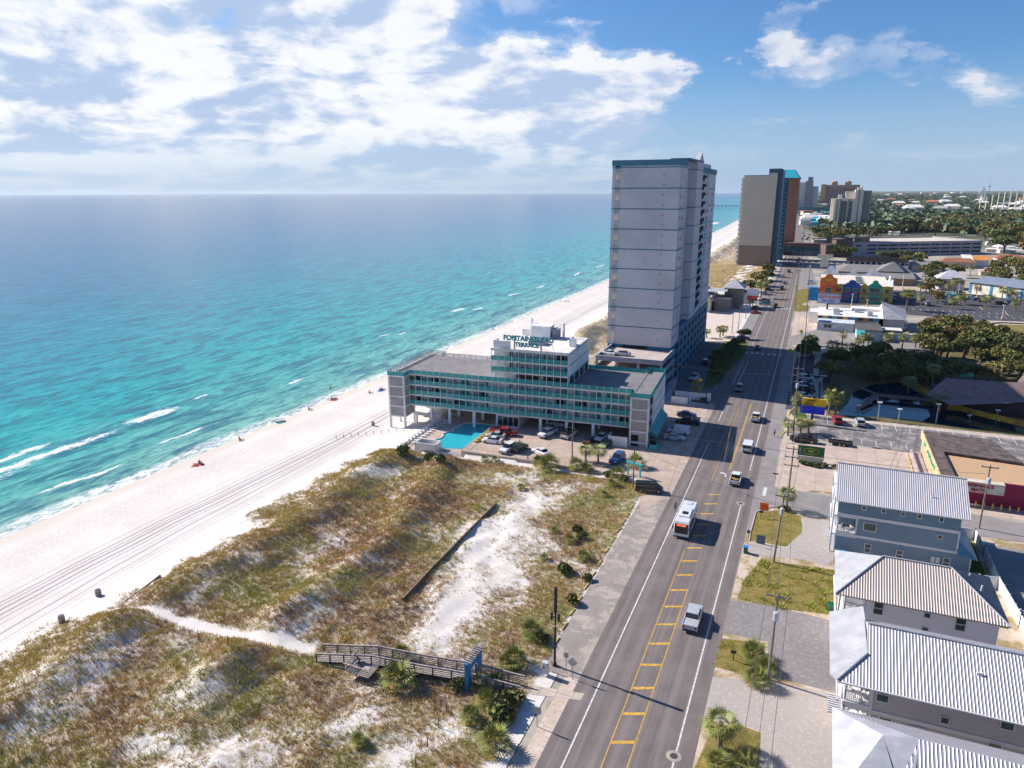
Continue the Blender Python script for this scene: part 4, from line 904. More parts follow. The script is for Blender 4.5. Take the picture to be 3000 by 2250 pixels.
# ---- multi-storey garage
GA = thing('parking_garage', 'long grey multi storey parking garage right of the footbridge', 'parking garage', (25.8, 670.5, 0), math.atan2(68.2, 104.3))
GW = mat('garage_concrete', (.36, .33, .35), .85, var=.05, vs=.05); L_ = 124.6
b = MB(); b.box(0, L_, 0, 60, 0, 10.3); b.box(0, L_, 0, .5, 10.3, 11.6); b.box(L_-.5, L_, 0, 60, 10.3, 11.6); b.box(0, L_, 59.5, 60, 10.3, 11.6); b.box(12, 20, 8, 16, 10, 15); b.build('wall', GW, GA)
b = MB(); b.box(2, L_-2, .6, 59.4, 10.3, 10.5); b.build('top_deck', concrete('garage_deck', (.62, .55, .47)), GA)
for f in range(3):
    for k in range(12):
        if k == 0 and f < 2: continue
        x = 3+k*10.1; b = MB(); b.box(x+.7 if k else x, x+9.2 if k else x+5, -.12, .1, 2+f*3.1, 3.15+f*3.1); b.build('deck_opening', BLACK, GA)
b = MB(); b.box(-17, -1.5, -2, 12, 0, 14.6, 0); b.add([(-18, -3, 14.6), (-.5, -3, 14.6), (-.5, 13, 14.6), (-18, 13, 14.6), (-9, 5, 17.2)], [(0, 1, 4), (1, 2, 4), (2, 3, 4), (3, 0, 4)], 0); b.box(-26, -17, -2, 8, 0, 10, 0); b.build('brick_stair_tower', mat('garage_brick', (.17, .115, .10), .9), GA)
b = MB(); b.box(8, 16, 1, 10, 10.4, 15.2); b.build('brick_stair_tower', mat('garage_brick2', (.26, .17, .12), .9), GA)
# ---- cream condominium with podium
SC = thing('cream_condo', 'cream stepped condominium with a pink brick podium beyond the garage', 'apartment block', (13, 1098, 0))
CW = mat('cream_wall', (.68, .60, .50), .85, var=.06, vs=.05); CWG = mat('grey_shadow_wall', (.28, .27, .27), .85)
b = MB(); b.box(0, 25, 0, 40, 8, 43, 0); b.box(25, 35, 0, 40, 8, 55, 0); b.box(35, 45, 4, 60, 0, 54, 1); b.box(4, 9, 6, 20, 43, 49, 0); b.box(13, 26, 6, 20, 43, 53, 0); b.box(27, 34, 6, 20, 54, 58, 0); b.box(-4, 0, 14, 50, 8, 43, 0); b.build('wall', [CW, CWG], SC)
b = MB(); b.box(-3, 36, -6, 0, 0, 8.5); b.box(-6, 0, -4, 40, 0, 8.5); b.build('podium', mat('pink_brick', (.30, .165, .14), .9), SC)
b = MB(); b.box(-6.5, 0, -6.5, -6, .5, 8.8); b.build('podium_sign', CW, SC)
for x in (8.8, 12.6, 19): b_ = MB(); b_.box(x, x+3.4, -.3, .02, 9, 40); b_.build('balcony_stack', mat('balcony_shade', (.12, .13, .115), .9), SC)
windows(SC, 1.9, 2.0, [(x, -.02, 10.5+k*3.) for k in range(11) for x in (4.2, 8., 18, 29.8)]+[(29.8, -.02, 43.5+k*3) for k in range(4)]+[(x, 3.95, 10+k*3.3) for k in range(13) for x in (37.5, 41.5)], DARKW)
windows(SC, 3.0, 3.0, [(x, -6.05, 2.5) for x in (2, 5.6, 10.5, 14, 19, 25.5, 32)], DARKW)
# ---- far towers
def fartower(name, label, x, y, parts, wins_=None):
    t = thing(name, label, 'tower block', (x, y, 0))
    for pn, m_, boxes in parts:
        b = MB(); [b.box(*q) for q in boxes]; b.build(pn, m_, t)
    return t
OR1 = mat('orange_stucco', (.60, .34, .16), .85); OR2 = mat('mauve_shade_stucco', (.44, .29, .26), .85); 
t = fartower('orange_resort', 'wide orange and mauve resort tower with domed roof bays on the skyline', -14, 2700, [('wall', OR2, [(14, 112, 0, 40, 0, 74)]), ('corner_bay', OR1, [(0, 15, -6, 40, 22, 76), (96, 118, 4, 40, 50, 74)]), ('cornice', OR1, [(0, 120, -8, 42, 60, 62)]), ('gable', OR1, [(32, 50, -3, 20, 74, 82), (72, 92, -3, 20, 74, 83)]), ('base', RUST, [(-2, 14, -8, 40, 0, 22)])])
windows(t, 4, 5, [(20+k*8, -.1, 10+f*6.5) for k in range(10) for f in range(9)], mat('far_window', (.08, .085, .12), .4))
for x in (41, 82): b = MB(); b.ball((x, 4, 83), 9, 9, 4, 10, 4); b.build('dome', mat('terracotta_dome', (.45, .16, .10), .8), t)
t = fartower('white_resort', 'slim white resort tower with a sunlit yellow edge beside the orange one', -86, 2450, [('wall', mat('white_in_shade', (.60, .58, .60), .85), [(10, 28, 0, 30, 0, 80), (50, 66, 10, 50, 0, 68)]), ('sunlit_edge', mat('white_in_sun', (.75, .66, .45), .8), [(0, 10, 2, 30, 30, 80)]), ('shaft', mat('grey_shaft', (.25, .22, .25), .8), [(28, 50, -3, 30, 0, 84), (34, 48, 3, 20, 84, 96)]), ('base', NAVL, [(-8, 12, -6, 10, 0, 32)])])  # sunlight on the edge and shade on the white wall are painted into their colours
windows(t, 1.6, 3.5, [(x, -.1, 6+f*5.2) for x in (14, 20, 25) for f in range(14)], mat('far_window', (0, 0, 0)))
fartower('blue_glass_block', 'low blue glass block standing in front of the white resort tower', -78, 2000, [('wall', mat('blue_glass_wall', (.05, .22, .30), .4), [(0, 12, 0, 30, 0, 34)]), ('roof', NAVL, [(-1, 13, -1, 31, 34, 35)])])
fartower('far_footbridge', 'long blue green footbridge crossing the street in the far distance', -66, 1800, [('bridge_deck', mat('far_blue', (.05, .17, .22), .6), [(0, 84, 0, 12, 11, 19)]), ('pier', NAVL, [(0, 6, 0, 12, 0, 11), (78, 84, 0, 12, 0, 11)])])
# ------------------------------------------------------------ beach houses on the right
def ribroof(name, rgb):
    """standing-seam metal: bright raised ribs over flat pans, ribs run up the slope (period in x)"""
    mm, q, b = newmat(name); pos = q.n('ShaderNodeNewGeometry').outputs['Position']; x, y, z = q.sep(pos)
    w = q.m('PINGPONG', x, .14)
    c = q.mix(q.sm(w, .075, .02, 0, 1), rgb, tuple(k*.64 for k in rgb)); c = q.mix(q.sm(q.noise(q.vm('MULTIPLY', pos, (1.6, .5, 1)), .6, 6, .65), .35, .7, 0, .4), c, tuple(k*.7 for k in rgb))
    q.put(b.inputs['Base Color'], c); b.inputs['Roughness'].default_value = .38; b.inputs['Metallic'].default_value = .35
    bn = q.n('ShaderNodeBump'); bn.inputs['Strength'].default_value = .9; bn.inputs['Distance'].default_value = .06; q.link(q.sm(w, .08, .0), bn.inputs['Height']); q.link(bn.outputs[0], b.inputs['Normal']); return mm
RIB = ribroof('seam_metal_roof', (.54, .52, .56)); RIBT = ribroof('seam_metal_tan', (.50, .43, .40)); ROOFP = mat('plain_metal_roof', (.42, .42, .45), .5, .15, var=.10, streak=(1, .4, .12)); ROOFN = mat('blue_shingle', (.10, .13, .17), .8)
SIDB = mat('blue_siding', (.15, .245, .31), .75, var=.05, vs=.2, streak=(0, .45, .14)); SIDBH = mat('blue_lap_siding', (.19, .27, .34), .75, var=.04, vs=.2, streak=(2, .18, .16)); SIDW = mat('white_lap_siding', (.82, .81, .85), .75, var=.04, vs=.2, streak=(2, .18, .12)); SIDG = mat('grey_lap_siding', (.50, .47, .475), .75, var=.04, vs=.2, streak=(2, .18, .14))
TRIM = mat('white_trim', (.68, .67, .69), .6, var=.04)
def hippoly(b, pts, mi=0, th=.12):
    b.add(pts, [tuple(range(len(pts)))], mi); 
def porch(t, x0, x1, y0, y1, zf, h, stairs=False):
    b = MB(); b.box(x0, x1, y0, y1, zf-.25, zf, 0)
    for x in (x0, x1-.2): b.box(x, x+.2, y0, y0+.2, zf, zf+h, 0)
    for y in (y1-.2,): b.box(x0, x0+.2, y, y+.2, zf, zf+h, 0)
    b.box(x0, x1, y0, y0+.15, zf+h-.3, zf+h, 0); b.build('porch', TRIM, t)
    b = MB(); b.box(x0, x1, y0+.05, y0+.12, zf+.95, zf+1.05)
    k = int((x1-x0)/.16)
    for i in range(k): b.box(x0+i*.16, x0+i*.16+.05, y0+.06, y0+.1, zf+.1, zf+.95)
    b.box(x0+.05, x0+.12, y0, y1, zf+.95, zf+1.05)
    for i in range(int((y1-y0)/.16)): b.box(x0+.06, x0+.1, y0+i*.16, y0+i*.16+.05, zf+.1, zf+.95)
    b.build('porch_railing', TRIM, t)
def patio(t_or_none, x, y, z, n, label, dark=False):
    m_ = DMETAL if dark else WHITE
    t = thing('patio_table', label, 'patio table', (x, y, z)); b = MB(); b.lathe([(.5, .72), (.52, .75)], n=12); b.build('table_top', m_, t); b = MB(); b.rod((0, 0, 0), (0, 0, .72), .05, n=6); b.lathe([(.28, 0), (.28, .03)], n=8); b.build('pedestal', m_, t)
    for k in range(n):
        a = 2*math.pi*k/n+.5; c = CH if k or CHN[0] else CH
        c = CH if CHN[0] == 0 else copy_tree(CH); CHN[0] += 1
        c.location = (x+.95*math.cos(a), y+.95*math.sin(a), z); c.rotation_euler = (0, 0, a+math.pi/2); c['label'] = 'white slatted patio chair drawn up to the '+label.replace('round white ', 'table ').split('table')[-1].strip()+' table' if False else CL[0]; c['group'] = CG[0]
CH = thing('patio_chair', 'white patio chair', 'chair'); b = MB(); b.box(-.25, .25, -.25, .25, .42, .46); b.build('seat', WHITE, CH); b = MB(); b.box(-.25, .25, .22, .26, .46, .95); b.build('backrest', WHITE, CH)
for sx in (-.23, .19):
    for sy in (-.23, .19): b = MB(); b.box(sx, sx+.04, sy, sy+.04, 0, .42); b.build('leg', WHITE, CH)
CHN = [0]; CL = ['']; CG = ['']
# house one: blue, three storeys, gable
h = thing('beach_house', 'blue grey three storey beach house with a striped metal gable roof, farthest of the row', 'house')
b = MB(); b.box(6.5, 22.3, 109.02, 121, 6.3, 9.0, 0); b.box(9.3, 22.3, 109, 121, 3.2, 6.3, 1); b.box(6.6, 24.2, 109.03, 121, 0, 3.2, 1); b.box(6.6, 9.3, 111.8, 121, 3.2, 6.3, 1)
b.add([(6.5, 109.2, 9), (6.5, 121, 9), (6.5, 115, 12), (22.3, 109.2, 9), (22.3, 121, 9), (22.3, 115, 12)], [(0, 2, 1), (3, 4, 5)], 0); b.build('wall', [SIDB, SIDBH], h)
b = MB(); b.box(6.45, 22.36, 108.94, 121, 6.15, 6.6); b.box(9.0, 22.36, 108.95, 121, 3.05, 3.42); b.box(22.2, 22.4, 108.93, 109.2, 3.2, 6.3); b.box(9.1, 9.32, 108.96, 109.1, 3.2, 6.3); b.box(6.5, 9.3, 108.96, 111, 2.9, 3.6); b.box(24.1, 24.28, 108.95, 109.2, 0, 3.0); b.build('trim', TRIM, h)
b = MB(); b.add([(6.0, 108.3, 8.85), (23.2, 108.3, 8.85), (23.2, 114.8, 12.4), (6.0, 114.8, 12.4), (6.0, 121.3, 8.85), (23.2, 121.3, 8.85)], [(0, 1, 2, 3), (3, 2, 5, 4)]); b.add([(6.0, 108.3, 8.7), (23.2, 108.3, 8.7), (23.2, 108.3, 8.85), (6.0, 108.3, 8.85)], [(0, 1, 2, 3)]); rf = b.build('roof', RIB, h)
b = MB(); b.rod((5.95, 114.8, 12.42), (23.25, 114.8, 12.42), .13, n=6); b.build('ridge_cap', ROOFP, rf); b = MB(); b.box(6, 23.2, 108.18, 108.3, 8.68, 8.82); b.build('gutter', TRIM, rf)
b = MB(); b.rod((18.6, 111, 10.2), (18.6, 111, 10.8), .07); b.build('vent_pipe', TRIM, rf)
b = MB(); b.add([(22.3, 108.2, 3.3), (24.9, 108.0, 2.9), (24.9, 117.6, 2.9), (22.3, 117.6, 5.2), (22.3, 110.4, 5.0)], [(0, 1, 4), (1, 2, 3, 4)]); b.build('porch_roof', mat('blue_metal_roof', (.22, .36, .44), .35, .3), h)
windows(h, .45, 1.15, [(x, 108.98, 7.65) for x in (9.9, 12.5, 15.0, 17.1, 19.85)], GREENW, TRIM, sash=True); windows(h, 1.6, 1.15, [(11.0, 108.97, 4.5)], GREENW, TRIM); windows(h, .5, .5, [(20., 108.97, 5.0)], DARKW, TRIM); windows(h, .75, 1.3, [(11.1, 108.97, 1.0), (15.3, 108.97, .8), (21.3, 108.97, .8)], GREENW, TRIM, sash=True)
porch(h, 6.6, 9.3, 109.0, 111.8, 3.3, 2.95); b = MB(); [b.box(20+k*.6, 20.5+k*.6, 108.8, 109, 1.2, 2.1) for k in (-1.1, -.1)]; b.build('meter_box', TRIM, h)
b = MB()
for z in (2.9, 5.9, 8.6): b.box(5.9, 6.5, 109.2, 121, z, z+.2)
for k in range(8): b.box(5.2, 6.4, 109.6+k*.3, 109.75+k*.3, 2.2-k*.0+.0, 2.3)
for y in (109.1, 114.8, 120.6): b.box(5.9, 6.1, y, y+.2, 0, 9)
b.build('balcony_frame', TRIM, h)
# house two: white, hip roof
h = thing('beach_house', 'white beach house with a brown striped hip roof, second from the street corner', 'house')
b = MB(); b.box(9.1, 22, 82.5, 91.5, 0, 8.2); b.box(6.8, 9.1, 85, 91.5, 0, 8.2); b.build('wall', SIDW, h)
b = MB(); b.add([(5.7, 81.4, 8.35), (22.7, 81.4, 8.35), (17.6, 87.0, 11.3), (10.6, 87.0, 11.3)], [(0, 1, 2, 3)], 0); b.add([(5.7, 92.6, 8.35), (22.7, 92.6, 8.35), (17.6, 87.0, 11.3), (10.6, 87.0, 11.3)], [(0, 3, 2, 1)], 0)
b.add([(5.7, 81.4, 8.35), (10.6, 87, 11.3), (5.7, 92.6, 8.35)], [(0, 1, 2)], 1); b.add([(22.7, 81.4, 8.35), (22.7, 92.6, 8.35), (17.6, 87, 11.3)], [(0, 1, 2)], 2)
b.add([(5.7, 81.4, 8.2), (22.7, 81.4, 8.2), (22.7, 81.4, 8.35), (5.7, 81.4, 8.35)], [(0, 1, 2, 3)], 0); b.add([(5.72, 81.4, 8.2), (22.7, 81.4, 8.2), (22.7, 92.6, 8.2), (5.72, 92.6, 8.2)], [(3, 2, 1, 0)], 1)
rf = b.build('roof', [RIBT, ROOFP, mat('shingle_blue', (.10, .135, .17), .7)], h)
b = MB(); b.rod((5.7, 81.4, 8.4), (10.6, 87, 11.36), .1); b.rod((10.6, 87, 11.36), (17.6, 87, 11.36), .1); b.rod((17.6, 87, 11.36), (22.7, 81.4, 8.4), .1); b.build('ridge_cap', ROOFP, rf)
b = MB(); [b.rod((x, y, 9.5), (x, y, 10.3), .09, n=6) for x, y in ((19.8, 88.5), (20.6, 86))]; b.build('vent_pipe', TRIM, rf)
windows(h, .9, 1.45, [(10.35, 82.47, 6.2), (18.45, 82.47, 6.2)], GREENW, TRIM, sash=True, fr=.05); windows(h, .55, .5, [(15.2, 82.47, 7.0), (15.2, 82.47, 5.2)], GREENW, TRIM, fr=.03)
porch(h, 6.8, 9.1, 82.6, 85, 5.5, 2.6); porch(h, 6.8, 9.1, 82.6, 85, 2.7, 2.5)
b = MB(); [b.box(5.7, 6.7, 82.8+k*.32, 82.92+k*.32, 3.4, 3.6) for k in range(8)]; b.box(5.9, 6.05, 82.6, 91.5, 5.1, 5.4); b.box(6.2, 6.4, 82.6, 82.8, 0, 8.2); b.build('balcony_frame', TRIM, h)
# house three: grey, long gable with a hipped porch end
h = thing('beach_house', 'grey beach house with a long striped roof and white furnished porches, third of the row', 'house')
b = MB(); b.box(8.8, 30, 66, 76, 0, 8.6); b.box(6.6, 8.8, 69, 76, 0, 8.6); b.build('wall', SIDG, h)
b = MB(); b.box(8.7, 30, 65.93, 66, 5.0, 5.4); b.box(8.65, 8.95, 65.9, 66.05, 0, 8.6); b.box(6.4, 8.8, 65.94, 66.1, 5.2, 5.7); b.build('trim', TRIM, h)
b = MB(); b.add([(5.6, 64.9, 8.45), (31, 64.9, 8.45), (31, 71, 11.5), (8.2, 71, 11.5), (8.2, 68.0, 10.0)], [(0, 1, 2, 3, 4)], 0); b.add([(8.2, 71, 11.5), (31, 71, 11.5), (31, 77, 8.45), (8.2, 77, 8.45)], [(0, 1, 2, 3)], 0)
b.add([(5.6, 64.9, 8.45), (8.2, 68.0, 10.02), (8.2, 71, 10.6), (8.2, 77, 9.9), (5.0, 77, 8.45), (5.0, 65.5, 8.45)], [(0, 1, 2, 3, 4, 5)], 1); b.add([(8.2, 68, 10), (8.2, 71, 11.5), (8.2, 77, 8.45)], [(0, 1, 2)], 1); b.add([(5.6, 64.9, 8.3), (31, 64.9, 8.3), (31, 64.9, 8.45), (5.6, 64.9, 8.45)], [(0, 1, 2, 3)], 0)
rf = b.build('roof', [RIB, ROOFP], h); b = MB(); b.box(5.6, 31, 64.78, 64.9, 8.28, 8.42); b.build('gutter', TRIM, rf); b = MB(); b.rod((8.2, 71, 11.55), (31, 71, 11.55), .13, n=6); b.rod((5.6, 64.9, 8.52), (8.2, 68, 10.07), .1, n=6); b.build('ridge_cap', ROOFP, rf)
b = MB(); b.box(17.2, 17.7, 68.2, 68.4, 10.1, 10.4); b.build('vent', TRIM, rf)
windows(h, .95, 1.5, [(9.7, 65.95, 6.6), (19.6, 65.95, 6.8), (19.0, 65.95, 3.55), (12.9, 65.95, 3.2), (10.2, 65.95, 3.4)], GREENW, TRIM, sash=True); windows(h, .6, .6, [(15.0, 65.95, 7.5), (14.9, 65.95, 5.9)], DARKW, TRIM)
porch(h, 6.5, 8.8, 66.1, 69, 5.7, 2.6); porch(h, 6.5, 8.8, 66.1, 69, 2.8, 2.4)
b = MB(); [b.box(5.3, 6.5, 66.4+k*.34, 66.5+k*.34, 3.6, 3.8) for k in range(9)]; b.box(5.9, 6.05, 66.1, 75, 5.3, 5.6); b.build('balcony_frame', TRIM, h)
h = thing('beach_house', 'nearest beach house, only its white and grey seamed metal roof in view', 'house')
b = MB(); b.box(6, 30, 51, 59, 0, 9); b.build('wall', SIDG, h)
b = MB(); b.add([(5, 48.6, 9.3), (10, 48.6, 9.3), (8.4, 54.2, 11.9), (5, 59.0, 9.8)], [(0, 1, 2, 3)], 1); b.add([(5, 59.0, 9.8), (8.4, 54.2, 11.9), (10.9, 54.4, 12.2)], [(0, 1, 2)], 1); b.add([(10, 48.6, 9.0), (10.9, 54.4, 12.2), (8.4, 54.2, 11.9)], [(0, 1, 2)], 1); b.add([(8.0, 48.0, 8.6), (32, 48.0, 8.6), (32, 54.4, 12.2), (10.9, 54.4, 12.2)], [(0, 1, 2, 3)], 0); b.add([(10.9, 54.4, 12.2), (32, 54.4, 12.2), (32, 60, 9), (5, 60, 9)], [(0, 1, 2, 3)], 0)
b.build('roof', [RIB, ROOFP], h)
CL[0] = 'dark patio chair on the blue house porch'; CG[0] = 'patio chairs on the blue house porch'
patio(None, 8.0, 110.3, 3.3, 3, 'dark round patio table on the porch of the blue beach house', True)
CL[0] = 'white patio chair on the upper porch of the grey house'; CG[0] = 'patio chairs on the upper grey porch'; patio(None, 7.7, 67.4, 5.7, 3, 'round white patio table on the upper porch of the grey beach house')
CL[0] = 'white patio chair on the lower porch of the grey house'; CG[0] = 'patio chairs on the lower grey porch'; patio(None, 7.7, 67.4, 2.8, 4, 'round white patio table on the lower porch of the grey beach house')
# yard fences
def panelfence(name, label, pts, h_=1.8):
    t = thing(name, label, 'fence'); b = MB()
    for (x0, y0), (x1, y1) in zip(pts, pts[1:]):
        d = Vector((x1-x0, y1-y0, 0)); L0 = d.length; d.normalize(); nn = Vector((-d.y, d.x, 0))*.04
        p = Vector((x0, y0, 0)); q = Vector((x1, y1, 0)); b.add([p-nn, q-nn, q+nn, p+nn]+[v+Vector((0, 0, h_)) for v in (p-nn, q-nn, q+nn, p+nn)], [(4, 5, 6, 7), (0, 1, 5, 4), (2, 3, 7, 6), (1, 2, 6, 5), (3, 0, 4, 7)])
    b.build('panels', TRIM, t)
    k = 0
    for (x0, y0), (x1, y1) in zip(pts, pts[1:]):
        L0 = math.hypot(x1-x0, y1-y0); n_ = max(1, int(L0/2.4))
        for i in range(n_+1):
            b = MB(); x = x0+(x1-x0)*i/n_; y = y0+(y1-y0)*i/n_; b.box(x-.09, x+.09, y-.09, y+.09, 0, h_+.12); b.build('post', TRIM, t)
panelfence('yard_fence', 'white vinyl fence wrapping the back yards behind the beach houses', [(24.3, 121.8), (27.0, 122.0), (27.2, 116), (27.3, 106.6), (27.9, 97), (28.2, 60)]); panelfence('yard_fence', 'white vinyl cross fence between the blue and the white house', [(22.5, 105.9), (27.3, 106.5)]); panelfence('yard_fence', 'white vinyl fence between the far house yard and the grey driveway', [(28, 98.2), (36, 98.6)])
panelfence('yard_fence', 'low white wall beside the bins under the blue house', [(6.6, 105.6), (13, 105.9)], 1.6)
t = thing('picket_fence', 'long white picket fence along the side street by the blue house', 'fence'); picket(t, (-.2, 121.7), (6.3, 121.7), 0, 1.1, WHITE, 'pickets', .22)
# ---- strip mall with gravel roof
h = thing('strip_mall', 'flat L shaped strip mall with a brown gravel roof and crimson side wall', 'shops')
TARR = mat('tar_paper', (.115, .085, .078), .95, var=.35, vs=.7); CRIM = mat('crimson_wall', (.30, .012, .06), .7, var=.06)
b = MB(); b.box(26, 60, 138, 152, 0, 3.6); b.box(24.0, 26.2, 138.6, 164, 0, 3.4); b.box(26, 36, 152, 164, 0, 3.4); b.build('wall', mat('mall_wall', (.48, .36, .22), .85), h)
b = MB(); b.box(26.1, 59.9, 138.4, 151.8, 3.6, 3.7); b.build('gravel_roof', GRAVEL, h)
b = MB(); b.prism([(23.9, 138.2), (26.2, 138.2), (26.1, 151.9), (38.8, 150.6), (36, 163.5), (24.1, 164.5)], 3.9, 4.3); b.build('tar_roof', TARR, h)
b = MB(); b.box(26.2, 60, 137.6, 138.0, 0, 4.4); b.build('crimson_wall', CRIM, h)
b = MB(); b.box(23.2, 33.2, 136.0, 137.5, 2.7, 4.6, 0); b.build('sign_canopy', mat('cream_board', (.62, .56, .44), .8), h)
CRT = mat('crimson_letters', (.42, .02, .06), .6); textmesh("MARSHALL'S", .85, CRT, h, (26.9, 135.95, 3.75), (R(90), 0, 0)); textmesh('MATS', .85, CRT, h, (28.3, 135.95, 2.9), (R(90), 0, 0))
b = MB(); b.box(23.7, 23.95, 138.2, 164.5, 2.7, 4.4); b.build('fascia', mat('yellow_fascia', (.58, .44, .24), .8), h)
b = MB()
for k in range(15): y = 158.5-k*.95-(2 if k > 2 else 0); b.box(23.62, 23.7, y, y+random.uniform(.25, .7), 2.95+random.uniform(0, .3), 3.6+random.uniform(0, .55))
b.build('green_lettering', mat('green_letters', (.02, .34, .24), .7), h)
b = MB(); b.box(22.0, 23.7, 144, 161.5, .0, .2); b.box(21.8, 22.1, 144, 161.5, 0, .9); b.build('walkway', mat('purple_grey_walk', (.36, .31, .34), .9), h)
b = MB(); b.box(38, 38.6, 138.4+.5, 139.4, 3.7, 4.3); b.box(40.2, 41.2, 139, 140, 3.7, 4.5); b.build('roof_unit', WHITE, h)
# ---- funland arcade
ORG = mat('orange_wall', (.72, .20, .05), .7); YEL = mat('mustard_wall', (.45, .33, .045), .75); BLU = mat('cobalt_wall', (.012, .10, .32), .7); GRN = mat('mint_wall', (.02, .36, .25), .7); RED = mat('red_trim', (.42, .02, .05), .6)
h = thing('arcade', 'colourful amusement arcade with orange, blue, mint and mustard scalloped fronts', 'arcade', (2.0, 387.5, 0))
def scallop(x0, x1, z, zt):
    n_ = 12; w = x1-x0; out = [(x0, 0), (x1, 0), (x1, z)]
    for i in range(n_+1):
        t_ = 1-i/n_; s_ = .0 if t_ < .12 or t_ > .88 else .35+.65*math.sin((t_-.12)/.76*math.pi) if .25 < t_ < .75 else .30
        out.append((x0+w*t_, z+(zt-z)*s_))
    return out+[(x0, z)]
def vface(b, prof, y0, y1, mi=0):
    n_ = len(prof); vs = [(x, y0, z) for x, z in prof]+[(x, y1, z) for x, z in prof]
    b.add(vs, [tuple(range(n_)), tuple(range(n_, 2*n_))[::-1]]+[(i, n_+i, n_+(i+1) % n_, (i+1) % n_) for i in range(n_)], mi)
b = MB(); vface(b, scallop(.2, 8, 11, 13.6), 0, .8); b.box(.2, 8, .8, 6, 0, 11); b.build('orange_front', ORG, h)
for nm, m_, x0, x1, z, zt in [('mustard_front', YEL, 8, 11, 8.3, 8.9), ('blue_front', BLU, 11, 18.6, 8.8, 11), ('mustard_front', YEL, 18.6, 22, 8.4, 9.5), ('mint_front', GRN, 22, 28, 8.8, 11.2), ('mustard_front', YEL, 28, 32.6, 8.3, 8.5)]:
    b = MB(); vface(b, scallop(x0+.01, x1-.01, z, zt), 0 if 'mus' not in nm else .1, .6); b.build(nm, m_, h)
b = MB(); b.box(8, 32.4, .6, 50, 0, 7.9); b.build('wall', mat('cream_side', (.55, .50, .40), .8), h)
b = MB(); b.box(.5, 32.3, .7, 50, 7.9, 8.1); b.box(9, 32.3, 1, 49, 8.1, 8.15); b.build('roof', mat('cream_roof', (.70, .62, .52), .85), h)
b = MB(); vface(b, scallop(1, 10, 9, 13), 50, 50.6); vface(b, scallop(14, 20, 8.6, 11), 50, 50.6); vface(b, scallop(22, 30, 8.6, 11.4), 50, 50.6); b.box(1, 32.5, 50.1, 50.5, 8, 9)
b.M = Matrix.Rotation(R(90), 4, 'Z'); b.M = Matrix.Translation((32.6, 0, 0)) @ b.M; vface(b, scallop(2, 14, 8.3, 11), -.5, 0); vface(b, scallop(16, 30, 8.3, 11.4), -.5, 0); b.M = None
b.build('rear_parapet', mat('pale_parapet', (.55, .58, .66), .8), h)
b = MB(); b.box(10.8, 28.2, -.15, .05, 4.3, 4.7); b.box(.1, 8.1, -.1, .9, 11.0, 11.2)
for k in range(10): a = math.pi*k/9; b.box(4.1-4.3*math.cos(a)-.3, 4.1-4.3*math.cos(a)+.5, -2.0, .1, 5.2+2.2*math.sin(a), 5.6+2.2*math.sin(a))
b.build('red_canopy', RED, h)
windows(h, 1.7, 1.9, [(x, -.02, z) for x in (13, 16.4) for z in (5.1, 1.2)]+[(x, .08, z) for x in (9.5, 20.3, 30.3) for z in (5.0, 1.2)], DARKW, METAL)
windows(h, 4.4, 2.4, [(25, -.02, z) for z in (5.0, .9)], GREENW, METAL); windows(h, 2.6, 2.6, [(4.1, -.05, 4.2)], GREENW, TRIM)
b = MB(); b.box(2.1, 6.1, -.3, 0, 10.2, 11.0); b.build('name_panel', mat('yellow_panel', (.75, .45, .02), .6), h)
b = MB(); b.box(-4.5, .2, .2, 3, 0, 6.5); b.build('blue_mural_wall', mat('azure_mural', (.02, .30, .62), .7, var=.3, vs=.4), h)
for k in range(5): b = MB(); b.box(17.0+k*.1, 20.5, 8+k*7, 10.2+k*7, 8.15, 8.9); b.build('skylight', mat('skylight', (.25, .25, .27), .4), h)
h = thing('pylon_sign', 'dark billboard on one black pole in front of the orange arcade front', 'sign', tuple(at(2419, 940, 0)))
hz = hgt(at(2419, 940, 0), 860)
b = MB(); b.rod((0, 0, 0), (0, 0, hz-.5), .35, n=8); b.build('pole', DMETAL, h)
b = MB(); b.box(-4.0, 4.6, -.4, .4, hz-3.9, hz-.2, 0); b.box(-4.2, 4.8, -.3, .3, hz-4.1, hz, 1); b.build('sign_board', [mat('pale_board', (.42, .44, .56), .5), mat('blue_frame', (.05, .12, .3), .5)], h)
textmesh('FUN-LAND', 1.75, mat('sign_red', (.65, .05, .04), .5), h, (-3.6, -.45, hz-1.9), (R(90), 0, 0)); textmesh('ARCADE', 1.3, mat('board_blue', (.02, .10, .40), .5), h, (-2.4, -.45, hz-3.5), (R(90), 0, 0))
# ---- row of low white stores
h = thing('store_row', 'long low white souvenir store with a coloured sign band in front of the arcade', 'shops')
b = MB(); b.box(2.4, 24.5, 310, 332, 0, 4.7, 0); b.box(-1, 2.4, 320, 330, 0, 4.5, 0); b.build('wall', OFFW, h)
b = MB(); b.box(2.2, 26, 309, 332.3, 4.7, 5.0); b.box(15, 26, 326, 333, 5, 6); b.build('roof', ROOFW, h)
b = MB()
for k, m_ in enumerate(range(12)): b.box(2.2+k*1.85, 3.9+k*1.85, 308.7, 309, 3.7, 4.8, k % 4)
b.build('sign_band', [mat('maroon_sign', (.12, .03, .04), .6), mat('gold_sign', (.5, .32, .03), .6), mat('navy_sign', (.04, .06, .18), .6), mat('teal_sign', (.03, .25, .25), .6)], h)
b = MB(); b.box(8, 10.3, 320, 324, 5, 5.9); b.box(8, 10.3, 312, 315.5, 5, 5.7); b.box(16, 17.6, 321, 324, 5, 6.3); b.box(20.4, 22.2, 313, 317, 5, 6.4); b.build('roof_unit', METAL, h)
h = thing('gable_store', 'white gabled end wall of the store with a sloped grey roof', 'shops')
